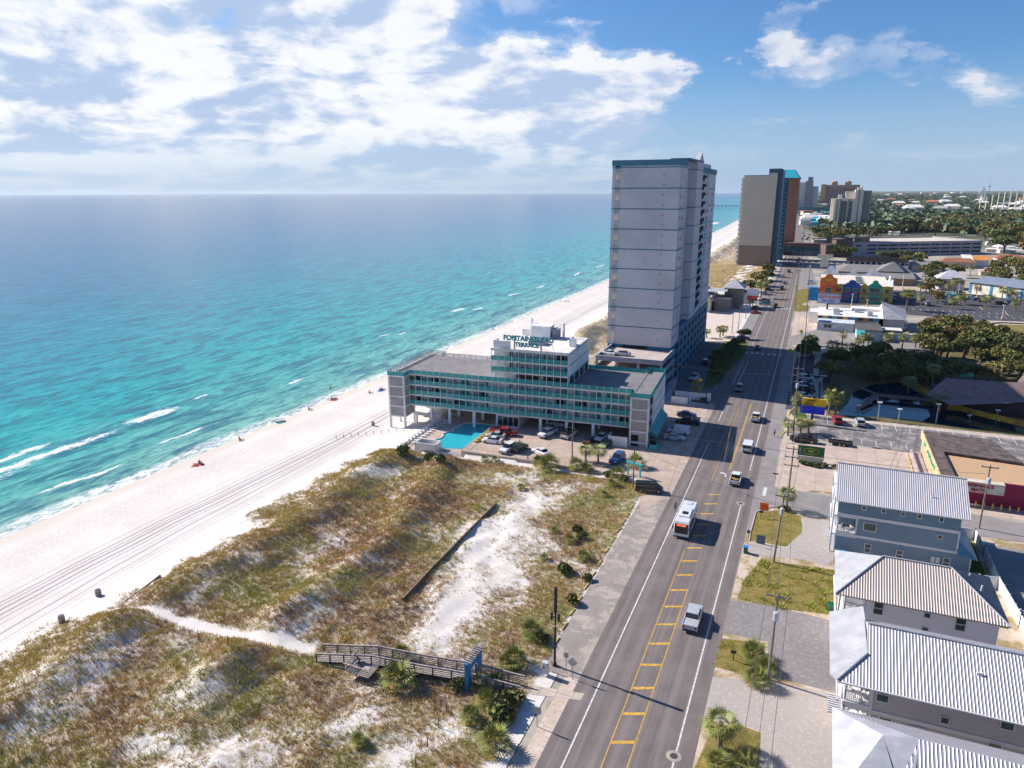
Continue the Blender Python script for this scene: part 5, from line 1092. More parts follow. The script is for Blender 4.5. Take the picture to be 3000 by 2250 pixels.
b = MB(); b.add([(26, 309, 0), (26, 335, 0), (26, 335, 6), (26, 327, 8.6), (26, 309, 4.6)], [(0, 4, 3, 2, 1)]); b.box(26, 33.5, 312, 334, 0, 4.5); b.build('wall', OFFW, h)
b = MB(); b.add([(25.8, 309.5, 4.7), (34, 311, 4.7), (35.6, 334, 5.6), (26, 336, 8.2), (25.9, 327, 8.7)], [(0, 1, 2, 3, 4)]); b.build('roof', mat('grey_shingle', (.27, .27, .31), .85), h)
h = thing('surf_store', 'low white siding store with two dark windows beside the street', 'shops')
b = MB(); b.box(2.3, 15.6, 302.5, 308, 0, 3.4); b.build('wall', mat('white_siding', (.55, .57, .60), .7, streak=(0, .6, .1)), h); b = MB(); b.add([(2.2, 302.2, 3.4), (15.6, 302.2, 3.4), (15.6, 305, 4.4), (2.2, 305, 4.4), (2.2, 308, 3.4), (15.6, 308, 3.4)], [(0, 1, 2, 3), (3, 2, 5, 4)]); b.build('roof', mat('white_metal_roof', (.62, .66, .70), .5), h)
b = MB(); b.box(2.6, 7.3, 302.0, 302.3, 3.4, 4.1); b.build('name_panel', mat('blue_purple_sign', (.08, .15, .42), .5), h); windows(h, 1.2, 1.3, [(5.4, 302.48, 1.2), (6.9, 302.48, 1.2)], DARKW, TRIM)
h = thing('green_awning_store', 'small store with a dark roof and a green awning beside the white siding store', 'shops')
b = MB(); b.box(16, 24, 286.5, 300, 0, 3.8); b.build('wall', mat('blue_white_wall', (.40, .46, .54), .8), h); b = MB(); b.box(15.6, 24.3, 286, 300.5, 3.8, 4.1); b.build('roof', mat('brown_black_roof', (.10, .085, .085), .9), h); b = MB(); b.add([(15.6, 282.9, 2.6), (18.4, 282.9, 2.6), (18.4, 286, 4), (15.6, 286, 4)], [(0, 1, 2, 3)]); b.build('awning', TEALL, h)
h = thing('boundary_wall', 'long white painted wall between the stores and the palm lined lot', 'wall'); b = MB(); b.box(24, 37, 289.3, 289.9, 0, 2.8); b.box(16.4, 24, 288.8, 289.2, 0, 3.4); b.build('wall', mat('blue_white_wall', (0, 0, 0)), h)
h = thing('storage_shed', 'small flat white roofed shed between the stores', 'shed'); b = MB(); b.box(25, 31, 296, 301, 0, 2.6); b.build('wall', mat('tan_shed', (.30, .26, .24), .8), h); b = MB(); b.box(22.6, 31.5, 295.5, 301.5, 2.7, 3.0); b.build('roof', ROOFW, h)
# ---- grey-roofed motel complex, brown roofs, hip roof house, blue roofed hall, lagoon restaurant
GSH = mat('grey_shingle_roof', (.20, .185, .185), .9, var=.08, vs=.15); BSH = mat('brown_shingle_roof', (.28, .115, .06), .9, var=.12, vs=.15); 
def gable(name, label, cat, x0, x1, y0, y1, zw, zr, wm, rm, ov=.8, axis='x', hip=0.):
    t = thing(name, label, cat); b = MB(); b.box(x0, x1, y0, y1, 0, zw); b.build('wall', wm, t); b = MB(); ym = (y0+y1)/2; X0_, X1_, Y0_, Y1_ = x0-ov, x1+ov, y0-ov, y1+ov
    if axis == 'x':
        b.add([(X0_, Y0_, zw), (X1_, Y0_, zw), (X1_-hip, ym, zr), (X0_+hip, ym, zr), (X1_, Y1_, zw), (X0_, Y1_, zw)], [(0, 1, 2, 3), (3, 2, 4, 5), (0, 3, 5), (1, 4, 2), (0, 5, 4, 1)])
    else:
        xm = (x0+x1)/2; b.add([(X0_, Y0_, zw), (X0_, Y1_, zw), (xm, Y1_-hip, zr), (xm, Y0_+hip, zr), (X1_, Y1_, zw), (X1_, Y0_, zw)], [(0, 3, 2, 1), (3, 5, 4, 2), (0, 5, 3), (1, 2, 4), (0, 1, 4, 5)])
    b.build('roof', rm, t); return t
t = gable('shingle_hall', 'long low building with a pale grey shingle hip roof behind the arcade', 'shops', 13, 54, 505, 545, 3.6, 6.5, mat('tan_block', (.26, .19, .12), .9), GSH, 1.5, hip=8)
b = MB(); b.add([(34, 500, 4.8), (50, 500, 4.8), (44, 506, 10.5), (37, 535, 5), (52, 530, 5)], [(0, 1, 2), (0, 2, 3), (1, 4, 2), (2, 4, 3)]); b.build('roof', GSH, t)
t = gable('shingle_hall', 'grey shingle roofed brown block beside the pale parking lot', 'shops', 34, 52, 468, 498, 4.2, 5.6, mat('tan_block', (0, 0, 0)), GSH, 1.0)
t = gable('motel_block', 'two storey white motel with a brown roof in front of the garage', 'motel', 20, 56, 563, 580, 5.4, 8, OFFW, BSH, 1.2, hip=6); windows(t, 2.2, 1.6, [(22+k*3.6, 562.95, z) for k in range(10) for z in (.8, 3.4)], DARKW)
for i, (a_, b_, c_, d_, lab) in enumerate([(82, 103, 594, 606, 'brown roofed bungalow left of the orange and white roofed house'), (60, 78, 560, 580, 'grey roofed bungalow half hidden by oaks behind the parking lot'), (124, 142, 640, 655, 'brown roofed bungalow at the far right edge behind the oaks')]):
    gable('bungalow', lab, 'house', a_, b_, c_, d_, 4.2, 6.6, mat('warm_wall', (.50, .42, .35), .8), BSH if i != 1 else GSH, .9, hip=4)
t = gable('painted_roof_house', 'white house whose roof is half white and half orange', 'house', 100, 114, 612, 628, 4.6, 7.2, OFFW, mat('orange_shingle', (.62, .24, .05), .8), .7, 'x'); b = MB(); b.add([(97, 608, 4.6), (104, 608, 4.6), (104, 622, 7.6), (97, 622, 7.6)], [(0, 1, 2, 3)]); b.build('white_roof', ROOFW, t)
gable('bungalow', 'small tan hip roofed cabin beside the big oaks', 'house', 98, 108, 545, 553, 2.6, 4.6, mat('warm_wall', (0, 0, 0)), mat('tan_shingle', (.42, .32, .26), .9), .8, hip=4)
t = gable('hip_roof_house', 'raised white house with a broad lilac grey hip roof above the palms', 'house', 63.6, 76, 459.5, 472, 6.0, 10.2, mat('lilac_wall', (.50, .47, .52), .8), mat('lilac_metal_roof', (.46, .46, .54), .5), 1.2, 'x', hip=6.2); windows(t, 2.0, 1.9, [(66+k*2.9, 459.45, 3.0) for k in range(4)], DARKW, TRIM)
t = thing('blue_roof_hall', 'long cream hall with a slate blue roof and blue door strips at the right edge', 'hall', (76.5, 446.5, 0), math.atan2(-21, 20)); b = MB(); b.box(0, 42, 0, 30, 0, 6); b.build('wall', mat('cream_hall', (.66, .60, .50), .8), t)
b = MB(); b.add([(-1, -1, 6), (43, -1, 6), (43, 14, 8.4), (-1, 14, 8.4), (43, 31, 6), (-1, 31, 6)], [(0, 1, 2, 3), (3, 2, 4, 5)]); b.build('roof', mat('slate_blue_roof', (.20, .235, .30), .7), t)
for x in (-.5, 11, 20, 27): b = MB(); b.box(x, x+1.5, -.15, 0, 0, 5.8); b.build('door', mat('azure_door', (.02, .22, .42), .6), t)
LR = thing('lagoon_restaurant', 'brown shingled restaurant with sweeping low roofs over the dark lagoon', 'restaurant'); LRM = mat('purple_brown_shingle', (.25, .16, .15), .95, var=.12, vs=.6)
b = MB(); b.add([(28.4, 199, 3.6), (32.9, 190.7, 3.6), (49.5, 199.5, 3.8), (56, 204, 3.8), (57, 214, 6), (47.5, 208.5, 6.4), (33.4, 206.5, 6.6), (56, 226, 3.8), (51, 219, 4), (46, 214, 3.6), (34, 211, 3.6)], [(0, 1, 2, 6), (2, 3, 4, 5), (2, 5, 6), (4, 7, 8, 5), (5, 8, 9), (6, 5, 9, 10), (0, 6, 10)])
b.add([(50, 212, 6), (62, 206, 5), (70, 224, 10), (58, 236, 5)], [(0, 1, 2), (0, 2, 3)]); b.build('roof', LRM, LR)
b = MB(); b.box(31, 58, 199, 212, -.6, 3.5); b.build('wall', mat('dark_brown_wall', (.05, .035, .035), .9), LR)
b = MB(); YR = mat('ochre_rail', (.36, .20, .03), .9)
rp = [(28.3, 217), (28.8, 213.5), (30.1, 210.2), (32, 204)]; rp2 = [(33.2, 197.2), (36, 197), (38.5, 194.3), (47.1, 188.4), (56, 183)]
for L__ in (rp, rp2):
    for p_, q_ in zip(L__, L__[1:]): b.add([(p_[0], p_[1], .8), (q_[0], q_[1], .8), (q_[0], q_[1], 2.1), (p_[0], p_[1], 2.1), (p_[0]+.12, p_[1]+.12, .8), (q_[0]+.12, q_[1]+.12, .8), (q_[0]+.12, q_[1]+.12, 2.1), (p_[0]+.12, p_[1]+.12, 2.1)], [(0, 1, 2, 3), (7, 6, 5, 4), (3, 2, 6, 7)])
b.build('deck_railing', YR, LR)
textmesh('HOLE $50.00', 1.3, mat('ochre_letters', (.62, .42, .03), .8), LR, (39.5, 193.2, .9), (R(90), 0, math.atan2(-5.9, 8.6)))
b = MB(); b.poly([(p[0], p[1], .03) for p in PX([(2450, 1216), (2640, 1226), (2722, 1238), (2800, 1250), (2980, 1268), (2960, 1225), (2800, 1205), (2720, 1170), (2640, 1120), (2560, 1125), (2500, 1150), (2485, 1180)])][::-1])
mm, q, bb = newmat('lagoon_water'); q.put(bb.inputs['Base Color'], (.002, .022, .04)); bb.inputs['Roughness'].default_value = .04; o = b.build('lagoon_water', mm); tagp(o, kind='structure')
if o.data.polygons[0].normal.z < 0: o.data.flip_normals()
BR = thing('footbridge', 'brown wooden footbridge over the lagoon to the restaurant', 'footbridge'); b = MB(); b.box(17, 31.5, 202.4, 205.2, .9, 1.1); b.add([(17, 202.4, 1.1), (12.5, 192, .2), (13.9, 191.4, .2), (18.3, 202.4, 1.1), (17, 205, 1.1), (11.5, 216, .2), (13, 216.5, .2), (18.6, 205, 1.1)], [(0, 1, 2, 3), (4, 7, 6, 5)]); b.build('deck', mat('bridge_wood', (.16, .10, .085), .9), BR); picket(BR, (17, 202.4), (31.5, 202.4), 1.1, .9, DWOOD, 'railing', .3); picket(BR, (12.5, 191.5), (17, 202.4), .7, .9, WOOD, 'railing', .3); picket(BR, (13.9, 191.5), (18.3, 202.4), .7, .9, WOOD, 'railing', .3)
t = thing('palapa_wall_house', 'cream gabled seaside restaurant with shaded blue roof left of the street', 'restaurant'); pa = at(2072, 872, 0); X = pa.x
b = MB(); b.box(X-4, X+8, 330, 352, 0, 7); b.add([(X-4, 330, 7), (X+8, 330, 7), (X-1, 330, 12)], [(0, 1, 2)]); b.build('wall', CRM, t)
b = MB(); b.add([(X-5, 329, 9.2), (X-1, 329, 12.6), (X-1, 352, 12.6), (X-5, 352, 9.2)], [(0, 1, 2, 3)]); b.add([(X-1, 329, 12.6), (X+9.5, 329, 5.2), (X+9.5, 352, 5.2), (X-1, 352, 12.6)], [(0, 1, 2, 3)]); b.add([(X+5, 336, 8.6), (X+14, 338, 8.8), (X+13, 350, 9.2), (X+4, 346, 8.6)], [(0, 1, 2, 3)]); b.build('roof', mat('tin_roof', (.40, .40, .43), .5), t)
b = MB(); b.box(X+9, X+16, 335, 350, 0, 6); b.box(X+12, X+20, 346, 356, 0, 9.5); b.build('annex', mat('weathered_board', (.20, .18, .165), .9), t)
b = MB(); b.add([(X+11, 345, 9.5), (X+21, 345, 9.5), (X+21, 357, 9.5), (X+11, 357, 9.5), (X+16, 351, 13)], [(0, 1, 4), (1, 2, 4), (2, 3, 4), (3, 0, 4)]); b.build('tower_roof', mat('tin_roof', (0, 0, 0)), t)
t = thing('boundary_wall', 'long low white wall at the edge of the vacant sand lot beside the tower', 'wall'); p, q = at(2068, 898, 0), at(2200, 906, 0); b = MB(); b.add([(p.x, p.y, 0), (q.x, q.y, 0), (q.x, q.y, 1.9), (p.x, p.y, 1.9), (p.x, p.y+.4, 0), (q.x, q.y+.4, 0), (q.x, q.y+.4, 1.9), (p.x, p.y+.4, 1.9)], [(0, 1, 2, 3), (3, 2, 6, 7), (1, 5, 6, 2), (5, 4, 7, 6)]); b.build('wall', WHITE, t)
# ------------------------------------------------------------ trees and palms
BARK = mat('bark', (.13, .10, .08), .95, var=.25); PBARK = mat('palm_bark', (.20, .155, .12), .95, var=.3, vs=2.)
def leafmat(name, a, c2, sp=.35):
    mm, q, b = newmat(name); at_ = q.n('ShaderNodeAttribute', attribute_name='tint').outputs['Color']
    oi = q.n('ShaderNodeObjectInfo').outputs['Random']; c = q.mix(oi, a, c2); c = q.mix(1., c, at_, 'MULTIPLY')
    q.put(b.inputs['Base Color'], c); b.inputs['Roughness'].default_value = .55; b.inputs['Specular IOR Level'].default_value = sp; return mm
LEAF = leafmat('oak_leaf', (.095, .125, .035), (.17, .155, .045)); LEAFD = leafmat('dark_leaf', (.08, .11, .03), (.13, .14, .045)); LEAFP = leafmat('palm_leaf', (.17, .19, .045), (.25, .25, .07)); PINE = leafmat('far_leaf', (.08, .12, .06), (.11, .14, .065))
def rawmesh(name, V, Fc, tint, m_, parent=None):
    """V (n,3), Fc list of index arrays of equal size k"""
    me = bpy.data.meshes.new(name); V = np.asarray(V, dtype=np.float32); Fc = np.asarray(Fc, dtype=np.int32); k = Fc.shape[1]; n = len(Fc)
    me.vertices.add(len(V)); me.vertices.foreach_set('co', V.ravel()); me.loops.add(n*k); me.loops.foreach_set('vertex_index', Fc.ravel()); me.polygons.add(n)
    me.polygons.foreach_set('loop_start', np.arange(0, n*k, k, dtype=np.int32)); me.polygons.foreach_set('loop_total', np.full(n, k, dtype=np.int32)); me.update()
    ca = me.color_attributes.new('tint', 'FLOAT_COLOR', 'POINT'); t = np.concatenate([np.asarray(tint), np.ones((len(V), 1))], 1); ca.data.foreach_set('color', t.astype(np.float32).ravel())
    me.materials.append(m_); o = bpy.data.objects.new(name, me); COL.objects.link(o)
    if parent is not None: child(parent, o)
    return o
def crown(name, R_, Hc, z0, n, m_, parent, seed, leaf=.30, lobes=9, flat=.75):
    """leaf clusters spread over irregular lobes; gaps stay between them"""
    rg = np.random.default_rng(seed); L = []
    for i in range(lobes):
        a = rg.uniform(0, 2*math.pi); r = R_*.62*math.sqrt(rg.uniform(0, 1)); rr = R_*rg.uniform(.34, .56)
        L.append((r*math.cos(a), r*math.sin(a), z0+Hc*rg.uniform(.35, .8)*(1-.35*r/R_), rr))
    per = n//lobes; P = []; T_ = []
    for (x, y, z, rr) in L:
        d = rg.normal(size=(per, 3)); d /= np.linalg.norm(d, axis=1)[:, None]; d[:, 2] = np.abs(d[:, 2])*.9-.25*(rg.random(per) < .35)
        q = rg.uniform(.72, 1.08, per)[:, None]*(1+.16*np.sin(d[:, :1]*7+d[:, 1:2]*5+seed)); P.append(np.array([x, y, z])+d*rr*q*np.array([1, 1, flat])); T_.append(np.full(per, rg.uniform(.72, 1.3)))
    P = np.concatenate(P); sh = np.concatenate(T_)*rg.uniform(.7, 1.35, len(P))
    m2 = len(P); a = rg.normal(size=(m2, 3)); a /= np.linalg.norm(a, axis=1)[:, None]; b_ = np.cross(a, rg.normal(size=(m2, 3))); b_ /= np.linalg.norm(b_, axis=1)[:, None]
    s = leaf*rg.uniform(.6, 1.4, m2)[:, None]; V = np.stack([P-a*s-b_*s*.5, P+a*s-b_*s*.6, P+a*s*.7+b_*s*.7, P-a*s*.8+b_*s*.6], 1).reshape(-1, 3)
    t = np.repeat(sh, 4)[:, None]*np.array([[1, 1, 1]]); warm = np.repeat((rg.random(m2) < .08), 4); t[warm] *= np.array([1.6, 1.1, .8])
    return rawmesh(name, V, np.arange(m2*4).reshape(-1, 4), t, m_, parent)
def tree(label, R_, Ht, seed, m_=None, n=2300, leaf=.30, lobes=10, trunkh=.35, name='broadleaf_tree'):
    t = thing(name, label, 'tree'); rg = random.Random(seed); b = MB(); tr = .035*Ht+.06
    b.tube([(0, 0, -.2), (rg.uniform(-.1, .1), 0, Ht*trunkh*.6), (rg.uniform(-.3, .3), rg.uniform(-.3, .3), Ht*trunkh)], [tr*1.4, tr, tr*.85], 7)
    for k in range(6):
        a = k*1.05+rg.uniform(-.3, .3); b.tube([(0, 0, Ht*trunkh*.85), (R_*.3*math.cos(a), R_*.3*math.sin(a), Ht*.55), (R_*.6*math.cos(a), R_*.6*math.sin(a), Ht*.72)], [tr*.6, tr*.4, tr*.15], 5)
    b.build('trunk', BARK, t); crown('crown', R_, Ht*(1-trunkh), Ht*trunkh*.75, n, m_ or LEAF, t, seed, leaf, lobes); return t
def fronds(name, z, n, L_, seed, parent, droop=1.0, base=(0, 0), up=.9, m_=None):
    """fan-palm crown: each frond is a stalk ending in a fan of narrow drooping leaflets"""
    rg = random.Random(seed); V = []; Fc = []; T_ = []
    def tri(a, b_, c, t): i = len(V); V.extend([a, b_, c]); Fc.append((i, i+1, i+2)); T_.extend([t]*3)
    for k in range(n):
        az_ = 2.399*k+rg.uniform(-.2, .2); e = up-(k/n)*(up+.75*droop)+rg.uniform(-.12, .12); l = L_*rg.uniform(.85, 1.1)
        d = Vector((math.cos(az_)*math.cos(e), math.sin(az_)*math.cos(e), math.sin(e))); s_ = Vector((-math.sin(az_), math.cos(az_), 0)); u_ = d.cross(s_)*-1
        o_ = Vector((base[0], base[1], z)); st = o_+d*l*.42; old = k > n*.82; tt = rg.uniform(.75, 1.25); tc = (tt*1.5, tt*1.0, tt*.75) if old and rg.random() < .6 else (tt, tt, tt)
        tri(o_-s_*.03, o_+s_*.03, st, tc)
        for j in range(11):
            th = (j-5)*.27; dd = (d*math.cos(th)+s_*math.sin(th)); p1 = st+dd*l*.34; p2 = st+dd*l*.72*(1-.05*abs(j-5))+Vector((0, 0, -l*.16*droop*rg.uniform(.5, 1.5))); w = dd.cross(u_).normalized()*l*.034
            tri(st, p1-w, p1+w, tc); tri(p1-w, p2, p1+w, tuple(c*rg.uniform(.85, 1.2) for c in tc))
    return rawmesh(name, np.array([tuple(v) for v in V]), Fc, T_, m_ or LEAFP, parent)
def palm(label, Ht, L_, seed, n=30, lean=.0):
    t = thing('fan_palm', label, 'palm tree'); b = MB(); x = lean*Ht
    b.tube([(0, 0, -.1), (x*.25, 0, Ht*.4), (x*.7, 0, Ht*.8), (x, 0, Ht)], [.22, .17, .16, .20], 7); b.build('trunk', PBARK, t); fronds('crown', Ht, n, L_, seed, t, 1., (x, 0)); return t
def palmetto(label, sc, seed):
    t = thing('saw_palmetto', label, 'palmetto'); b = MB(); b.rod((0, 0, -.1), (0, 0, .5*sc), .16*sc, n=6); b.build('stem', PBARK, t)
    fronds('fronds', .45*sc, 24, 1.5*sc, seed, t, .62, (0, 0), 1.4); return t
PAL = [palm('p', 5., 1.9, 3), palm('p', 5., 1.8, 9, 26, .06), palm('p', 5., 2.0, 15, 34, -.05)]
PALS = [palm('p', 2.7, 1.75, 5), palm('p', 2.7, 1.65, 19, 26, .05)]
PMT = [palmetto('p', 1., 4), palmetto('p', 1., 8)]
PUSED = {}
def inst(protos, p, sc, label, group=None, rz=None):
    k = random.randrange(len(protos)); o = protos[k]; key = (id(protos), k)
    if key in PUSED: o = copy_tree(o)
    PUSED[key] = 1; o.location = p; o.scale = (sc, sc, sc) if not hasattr(sc, '__len__') else sc; o.rotation_euler = (0, 0, random.uniform(0, 6.28) if rz is None else rz); o['label'] = label
    if group: o['group'] = group
    elif 'group' in o: del o['group']
    return o
# palms: base pixel, crown height row, label
for (u, v, vt, ls, lab) in [
    (2109, 2190, 2130, 1.25, 'shaggy fan palm nearest the camera on the grass verge'), (2304, 1493, 1448, 1.0, 'fan palm beside the utility pole at the street corner'),
    (1716, 1352, 1327, 1.15, 'left one of the two fan palms at the hotel car park edge'), (1752, 1359, 1320, 1.25, 'taller right one of the two fan palms at the hotel car park edge'),
    (2040, 1170, 1127, 1.0, 'lone sunlit fan palm beside the shaded hotel driveway'), (2414, 1210, 1145, 1.15, 'left palm of the tall trio behind the yellow sign'), (2427, 1212, 1160, 1.1, 'middle palm of the tall trio behind the yellow sign'), (2447, 1214, 1165, 1.15, 'right palm of the tall trio behind the yellow sign'),
    (2332, 1214, 1168, 1.0, 'fan palm behind the cluttered utility pole'), (2308, 1276, 1240, 1.1, 'left palm of the clump on the curbed island by the dark pickup'), (2345, 1270, 1240, 1.15, 'middle palm of the clump on the curbed island by the dark pickup'), (2368, 1268, 1248, 1.1, 'right palm of the clump on the curbed island by the dark pickup'),
    (2379, 1013, 992, 1.3, 'palm at the corner of the grey lot facing the white siding store'), (2467, 1010, 980, 1.1, 'slender palm in the middle of the grey lot'), (2514, 1020, 1000, 1.2, 'left palm of the three beside the white wall'), (2529, 1012, 985, 1.2, 'middle palm of the three beside the white wall'), (2543, 1012, 992, 1.2, 'right palm of the three beside the white wall'),
    (2599, 1020, 988, 1.3, 'palm standing before the long white painted wall, left of two'), (2642, 1021, 986, 1.3, 'palm standing before the long white painted wall, right of two'), (2435, 1048, 1012, 1.6, 'dark palm at the tip of the tower shadow, left one'), (2463, 1048, 1016, 1.6, 'dark palm at the tip of the tower shadow, right one'), (2494, 1046, 1016, 1.0, 'small slim palm by the pale path beyond the garden'),
    (2681, 1018, 990, 1.3, 'left palm of the leaning pair by the parked truck'), (2694, 1018, 988, 1.3, 'right palm of the leaning pair by the parked truck'), (2109, 988, 972, 1.3, 'left one of the two palms in the vacant sand lot'), (2118, 984, 963, 1.3, 'right one of the two palms in the vacant sand lot'),
    (2070, 990, 972, 1.2, 'palm at the back corner of the lilac tower'), (2242, 856, 832, 1.9, 'tall palm right of the red and white roadside sign'), (2229, 874, 845, 1.7, 'palm behind the parked pickups left of the street'), (2205, 902, 895, 1.6, 'squat palm beside the long low white wall'),
    (2654, 910, 878, 2.0, 'round headed palm at the edge of the big parking lot'), (2697, 895, 870, 1.7, 'clump palm on the kerbed island in the big parking lot'), (2790, 905, 880, 1.9, 'shaggy palm by the lamp in the parking lot'), (2812, 893, 868, 1.6, 'palm right of the painted truck'), (2826, 892, 876, 1.6, 'smaller palm beside the palm right of the painted truck'),
    (2887, 897, 880, 1.7, 'palm on the right island of the big parking lot'), (2900, 890, 872, 1.7, 'second palm on the right island of the big parking lot'), (2973, 912, 886, 1.8, 'palm at the curved kerb on the far right'), (2935, 875, 850, 1.7, 'palm before the blue roofed hall, left one'), (2960, 878, 853, 1.8, 'palm before the blue roofed hall, middle one'), (2990, 882, 852, 1.9, 'palm before the blue roofed hall, right one'),
    (2776, 860, 836, 1.8, 'palm below the hip roofed house, first of four'), (2795, 862, 836, 1.8, 'palm below the hip roofed house, second of four'), (2838, 862, 832, 2.0, 'palm below the hip roofed house, third of four'), (2860, 862, 838, 1.9, 'palm below the hip roofed house, last of four'), (2696, 857, 838, 1.6, 'thin palm in the pale lot behind the shingle hall'), (2712, 857, 842, 1.6, 'second thin palm in the pale lot behind the shingle hall'),
    (2660, 1150, 1150-8, 1.4, 'palm on the little island in the lagoon'), (2752, 1205, 1175, 1.7, 'palm before the brown lagoon restaurant'), (2985, 1215, 1190, 1.7, 'palm at the right corner of the brown lagoon restaurant'), (2940, 1060, 1030, 1.8, 'palm by the green putting course'), (2885, 1045, 1020, 1.8, 'palm in the sunny part of the garden'), (2850, 990, 965, 2., 'palm above the oak clump near the curved path')]:
    p = at(u, v, 0); h_ = max(1.2, hgt(p, vt)); o = inst(PALS if h_ < 4.6 else PAL, p, 1., lab); s_ = max(h_, 2.0)/2.7 if h_ < 4.6 else h_/5.
    k_ = min(ls*1.02, 1.5) if h_ < 4.6 else ls; o.scale = (k_, k_, max(.8*k_, s_))
for (u, v, sc, lab) in [(2203, 1925, 1.25, 'big palmetto clump beside the grey paver drive, upper one'), (2217, 2002, 1.2, 'big palmetto clump beside the grey paver drive, lower one'), (2245, 1965, 1.0, 'palmetto at the foot of the leaning utility pole'), (2100, 2250, 1.1, 'dark green palmetto under the nearest fan palm'), (2175, 2250, 1.1, 'dark palmetto at the bottom edge beside the nearest fan palm'),
    (1606, 1375, 1.9, 'large shaggy palmetto thicket at the hotel car park wall'), (1578, 1362, 1.2, 'palmetto on the left of the large shaggy thicket'), (1688, 1375, 1.5, 'palmetto in front of the two car park palms'), (1720, 1382, 1.2, 'low palmetto at the foot of the tall car park palm'), (1808, 1400, 1.3, 'palmetto below the navy parked suv'), (1862, 1368, 1.6, 'palmetto behind the teal bench frame'), (1795, 1425, .9, 'small palmetto near the dune lot corner'), (1772, 1455, .7, 'little palmetto on the sandy dune lot'), (1526, 1432, .6, 'tiny bright palmetto alone in the dune grass'),
    (1421, 1352, .8, 'bright green palmetto against the retaining wall, left one'), (1452, 1354, .8, 'bright green palmetto against the retaining wall, right one'), (1559, 1862, 1.25, 'palmetto beside the black pole'), (1508, 1945, 1.3, 'palmetto right of the blue shelter'), (1482, 1955, .9, 'small palmetto tucked behind the blue shelter'), (1451, 2190, 1.4, 'palmetto in the dune scrub at the bottom of the picture'), (1165, 2005, 1.7, 'big palmetto growing against the boardwalk'), (1178, 1925, 1.0, 'palmetto behind the boardwalk bench'), (1379, 2110, 1.0, 'upright palmetto left of the dune scrub'), (1053, 2180, .7, 'lone small palmetto in the brown dune grass'),
    (1400, 2010, .9, 'palmetto below the blue shelter'), (1452, 2010, .9, 'palmetto at the street end of the boardwalk'), (1425, 2060, 1.0, 'palmetto in the middle of the green scrub'), (1672, 1590, .8, 'palmetto on the verge beside the yellow stops, upper one'), (1710, 1640, .9, 'palmetto on the verge beside the yellow stops, lower one'), (1595, 1640, .6, 'greyish palmetto in the white sand'), (1625, 1560, .6, 'small palmetto in the upper sand patch')]:
    inst(PMT, at(u, v), sc, lab)
# bushes
def bush(label, r, seed, m_, n=420): 
    t = thing('shrub', label, 'shrub'); b = MB(); [b.rod((0, 0, -.1), (r*.4*math.cos(k*2.1), r*.4*math.sin(k*2.1), r*.6), .04, n=5) for k in range(3)]; b.build('stem', BARK, t); crown('foliage', r, r*1.2, .05, n, m_, t, seed, .13*r+.05, 7, .8); return t
BU = [bush('b', 1., 21, LEAF), bush('b', 1., 22, LEAF)]; BUD = [bush('b', 1., 23, LEAFD, 500)]
for i, (u, v) in enumerate([(2350, 1360), (2363, 1363), (2378, 1366), (2392, 1369), (2405, 1369), (2418, 1369), (2447, 1374)]): inst(BUD, at(u, v, 0), .75, 'round dark clipped bush in the row under the green sign' if i < 6 else 'single clipped bush at the corner of the blue house roof', 'clipped bushes under the green sign' if i < 6 else None)
for (u, v, sc, lab) in [(1690, 1560, 1.1, 'low bush on the dune verge, farthest of the roadside ones'), (1655, 1680, 1.2, 'bush beside the yellow stops near the sand'), (1700, 1580, .9, 'olive bush leaning to the old lot'), (1590, 1880, 1.0, 'scrub bush below the black pole'), (1680, 1770, 1.0, 'olive scrub between the pole and the yellow stops'), (1720, 1700, .8, 'dusty bush at the sixth yellow stop'), (1470, 2110, 1.5, 'wide green scrub behind the grey road sign'), (1500, 2060, 1.4, 'olive scrub right of the boardwalk palmettos'), (1340, 2020, 1.0, 'scrub in the shade of the boardwalk'), (1255, 1350, 1.3, 'rusty bush against the pump enclosure'), (1290, 1352, 1.2, 'brown green bush against the white pool wall'), (1180, 1330, 1.5, 'broad olive bush at the beach corner of the pool wall'), (2290, 1495, .8, 'low plants at the foot of the corner palm'), (2310, 1500, .7, 'low yellow green plants by the picket fence'), (1830, 1410, 1.0, 'hedge bush beside the teal bench frame'), (1780, 1395, 1.0, 'hedge bush below the tall car park palm'), (2060, 1178, 1.0, 'round reddish dark shrub by the driveway sign')]:
    inst(BU, at(u, v), sc, lab)
# broadleaf trees
TRE = [tree('t', 4.2, 7., 31), tree('t', 4.6, 7.5, 32, lobes=12), tree('t', 3.8, 7., 33, lobes=8)]; LEAFB = leafmat('brown_leaf', (.17, .125, .045), (.22, .16, .06)); TRE.append(tree('t', 3.6, 6.2, 35, LEAFB)); TRE.append(tree('t', 3.2, 8.2, 36, LEAF, lobes=6)); TRD = [tree('t', 4.4, 7., 41, LEAFD), tree('t', 4.0, 6.5, 42, LEAFD, lobes=8)]
def scatter(n, poly, protos, lab, grp, s0, s1, mind, z=0.):
    pts = PX(poly); xs = [p[0] for p in pts]; ys = [p[1] for p in pts]; out = []; tries = 0
    while len(out) < n and tries < n*60:
        tries += 1; x = random.uniform(min(xs), max(xs)); y = random.uniform(min(ys), max(ys)); ins = False
        for i in range(len(pts)):
            (x1, y1), (x2, y2) = pts[i], pts[i-1]
            if (y1 > y) != (y2 > y) and x < (x2-x1)*(y-y1)/(y2-y1)+x1: ins = not ins
        if ins and all((x-a)**2+(y-b_)**2 > mind**2 for a, b_ in out):
            out.append((x, y)); inst(protos, (x, y, z), random.uniform(s0, s1), lab, grp)
    return out
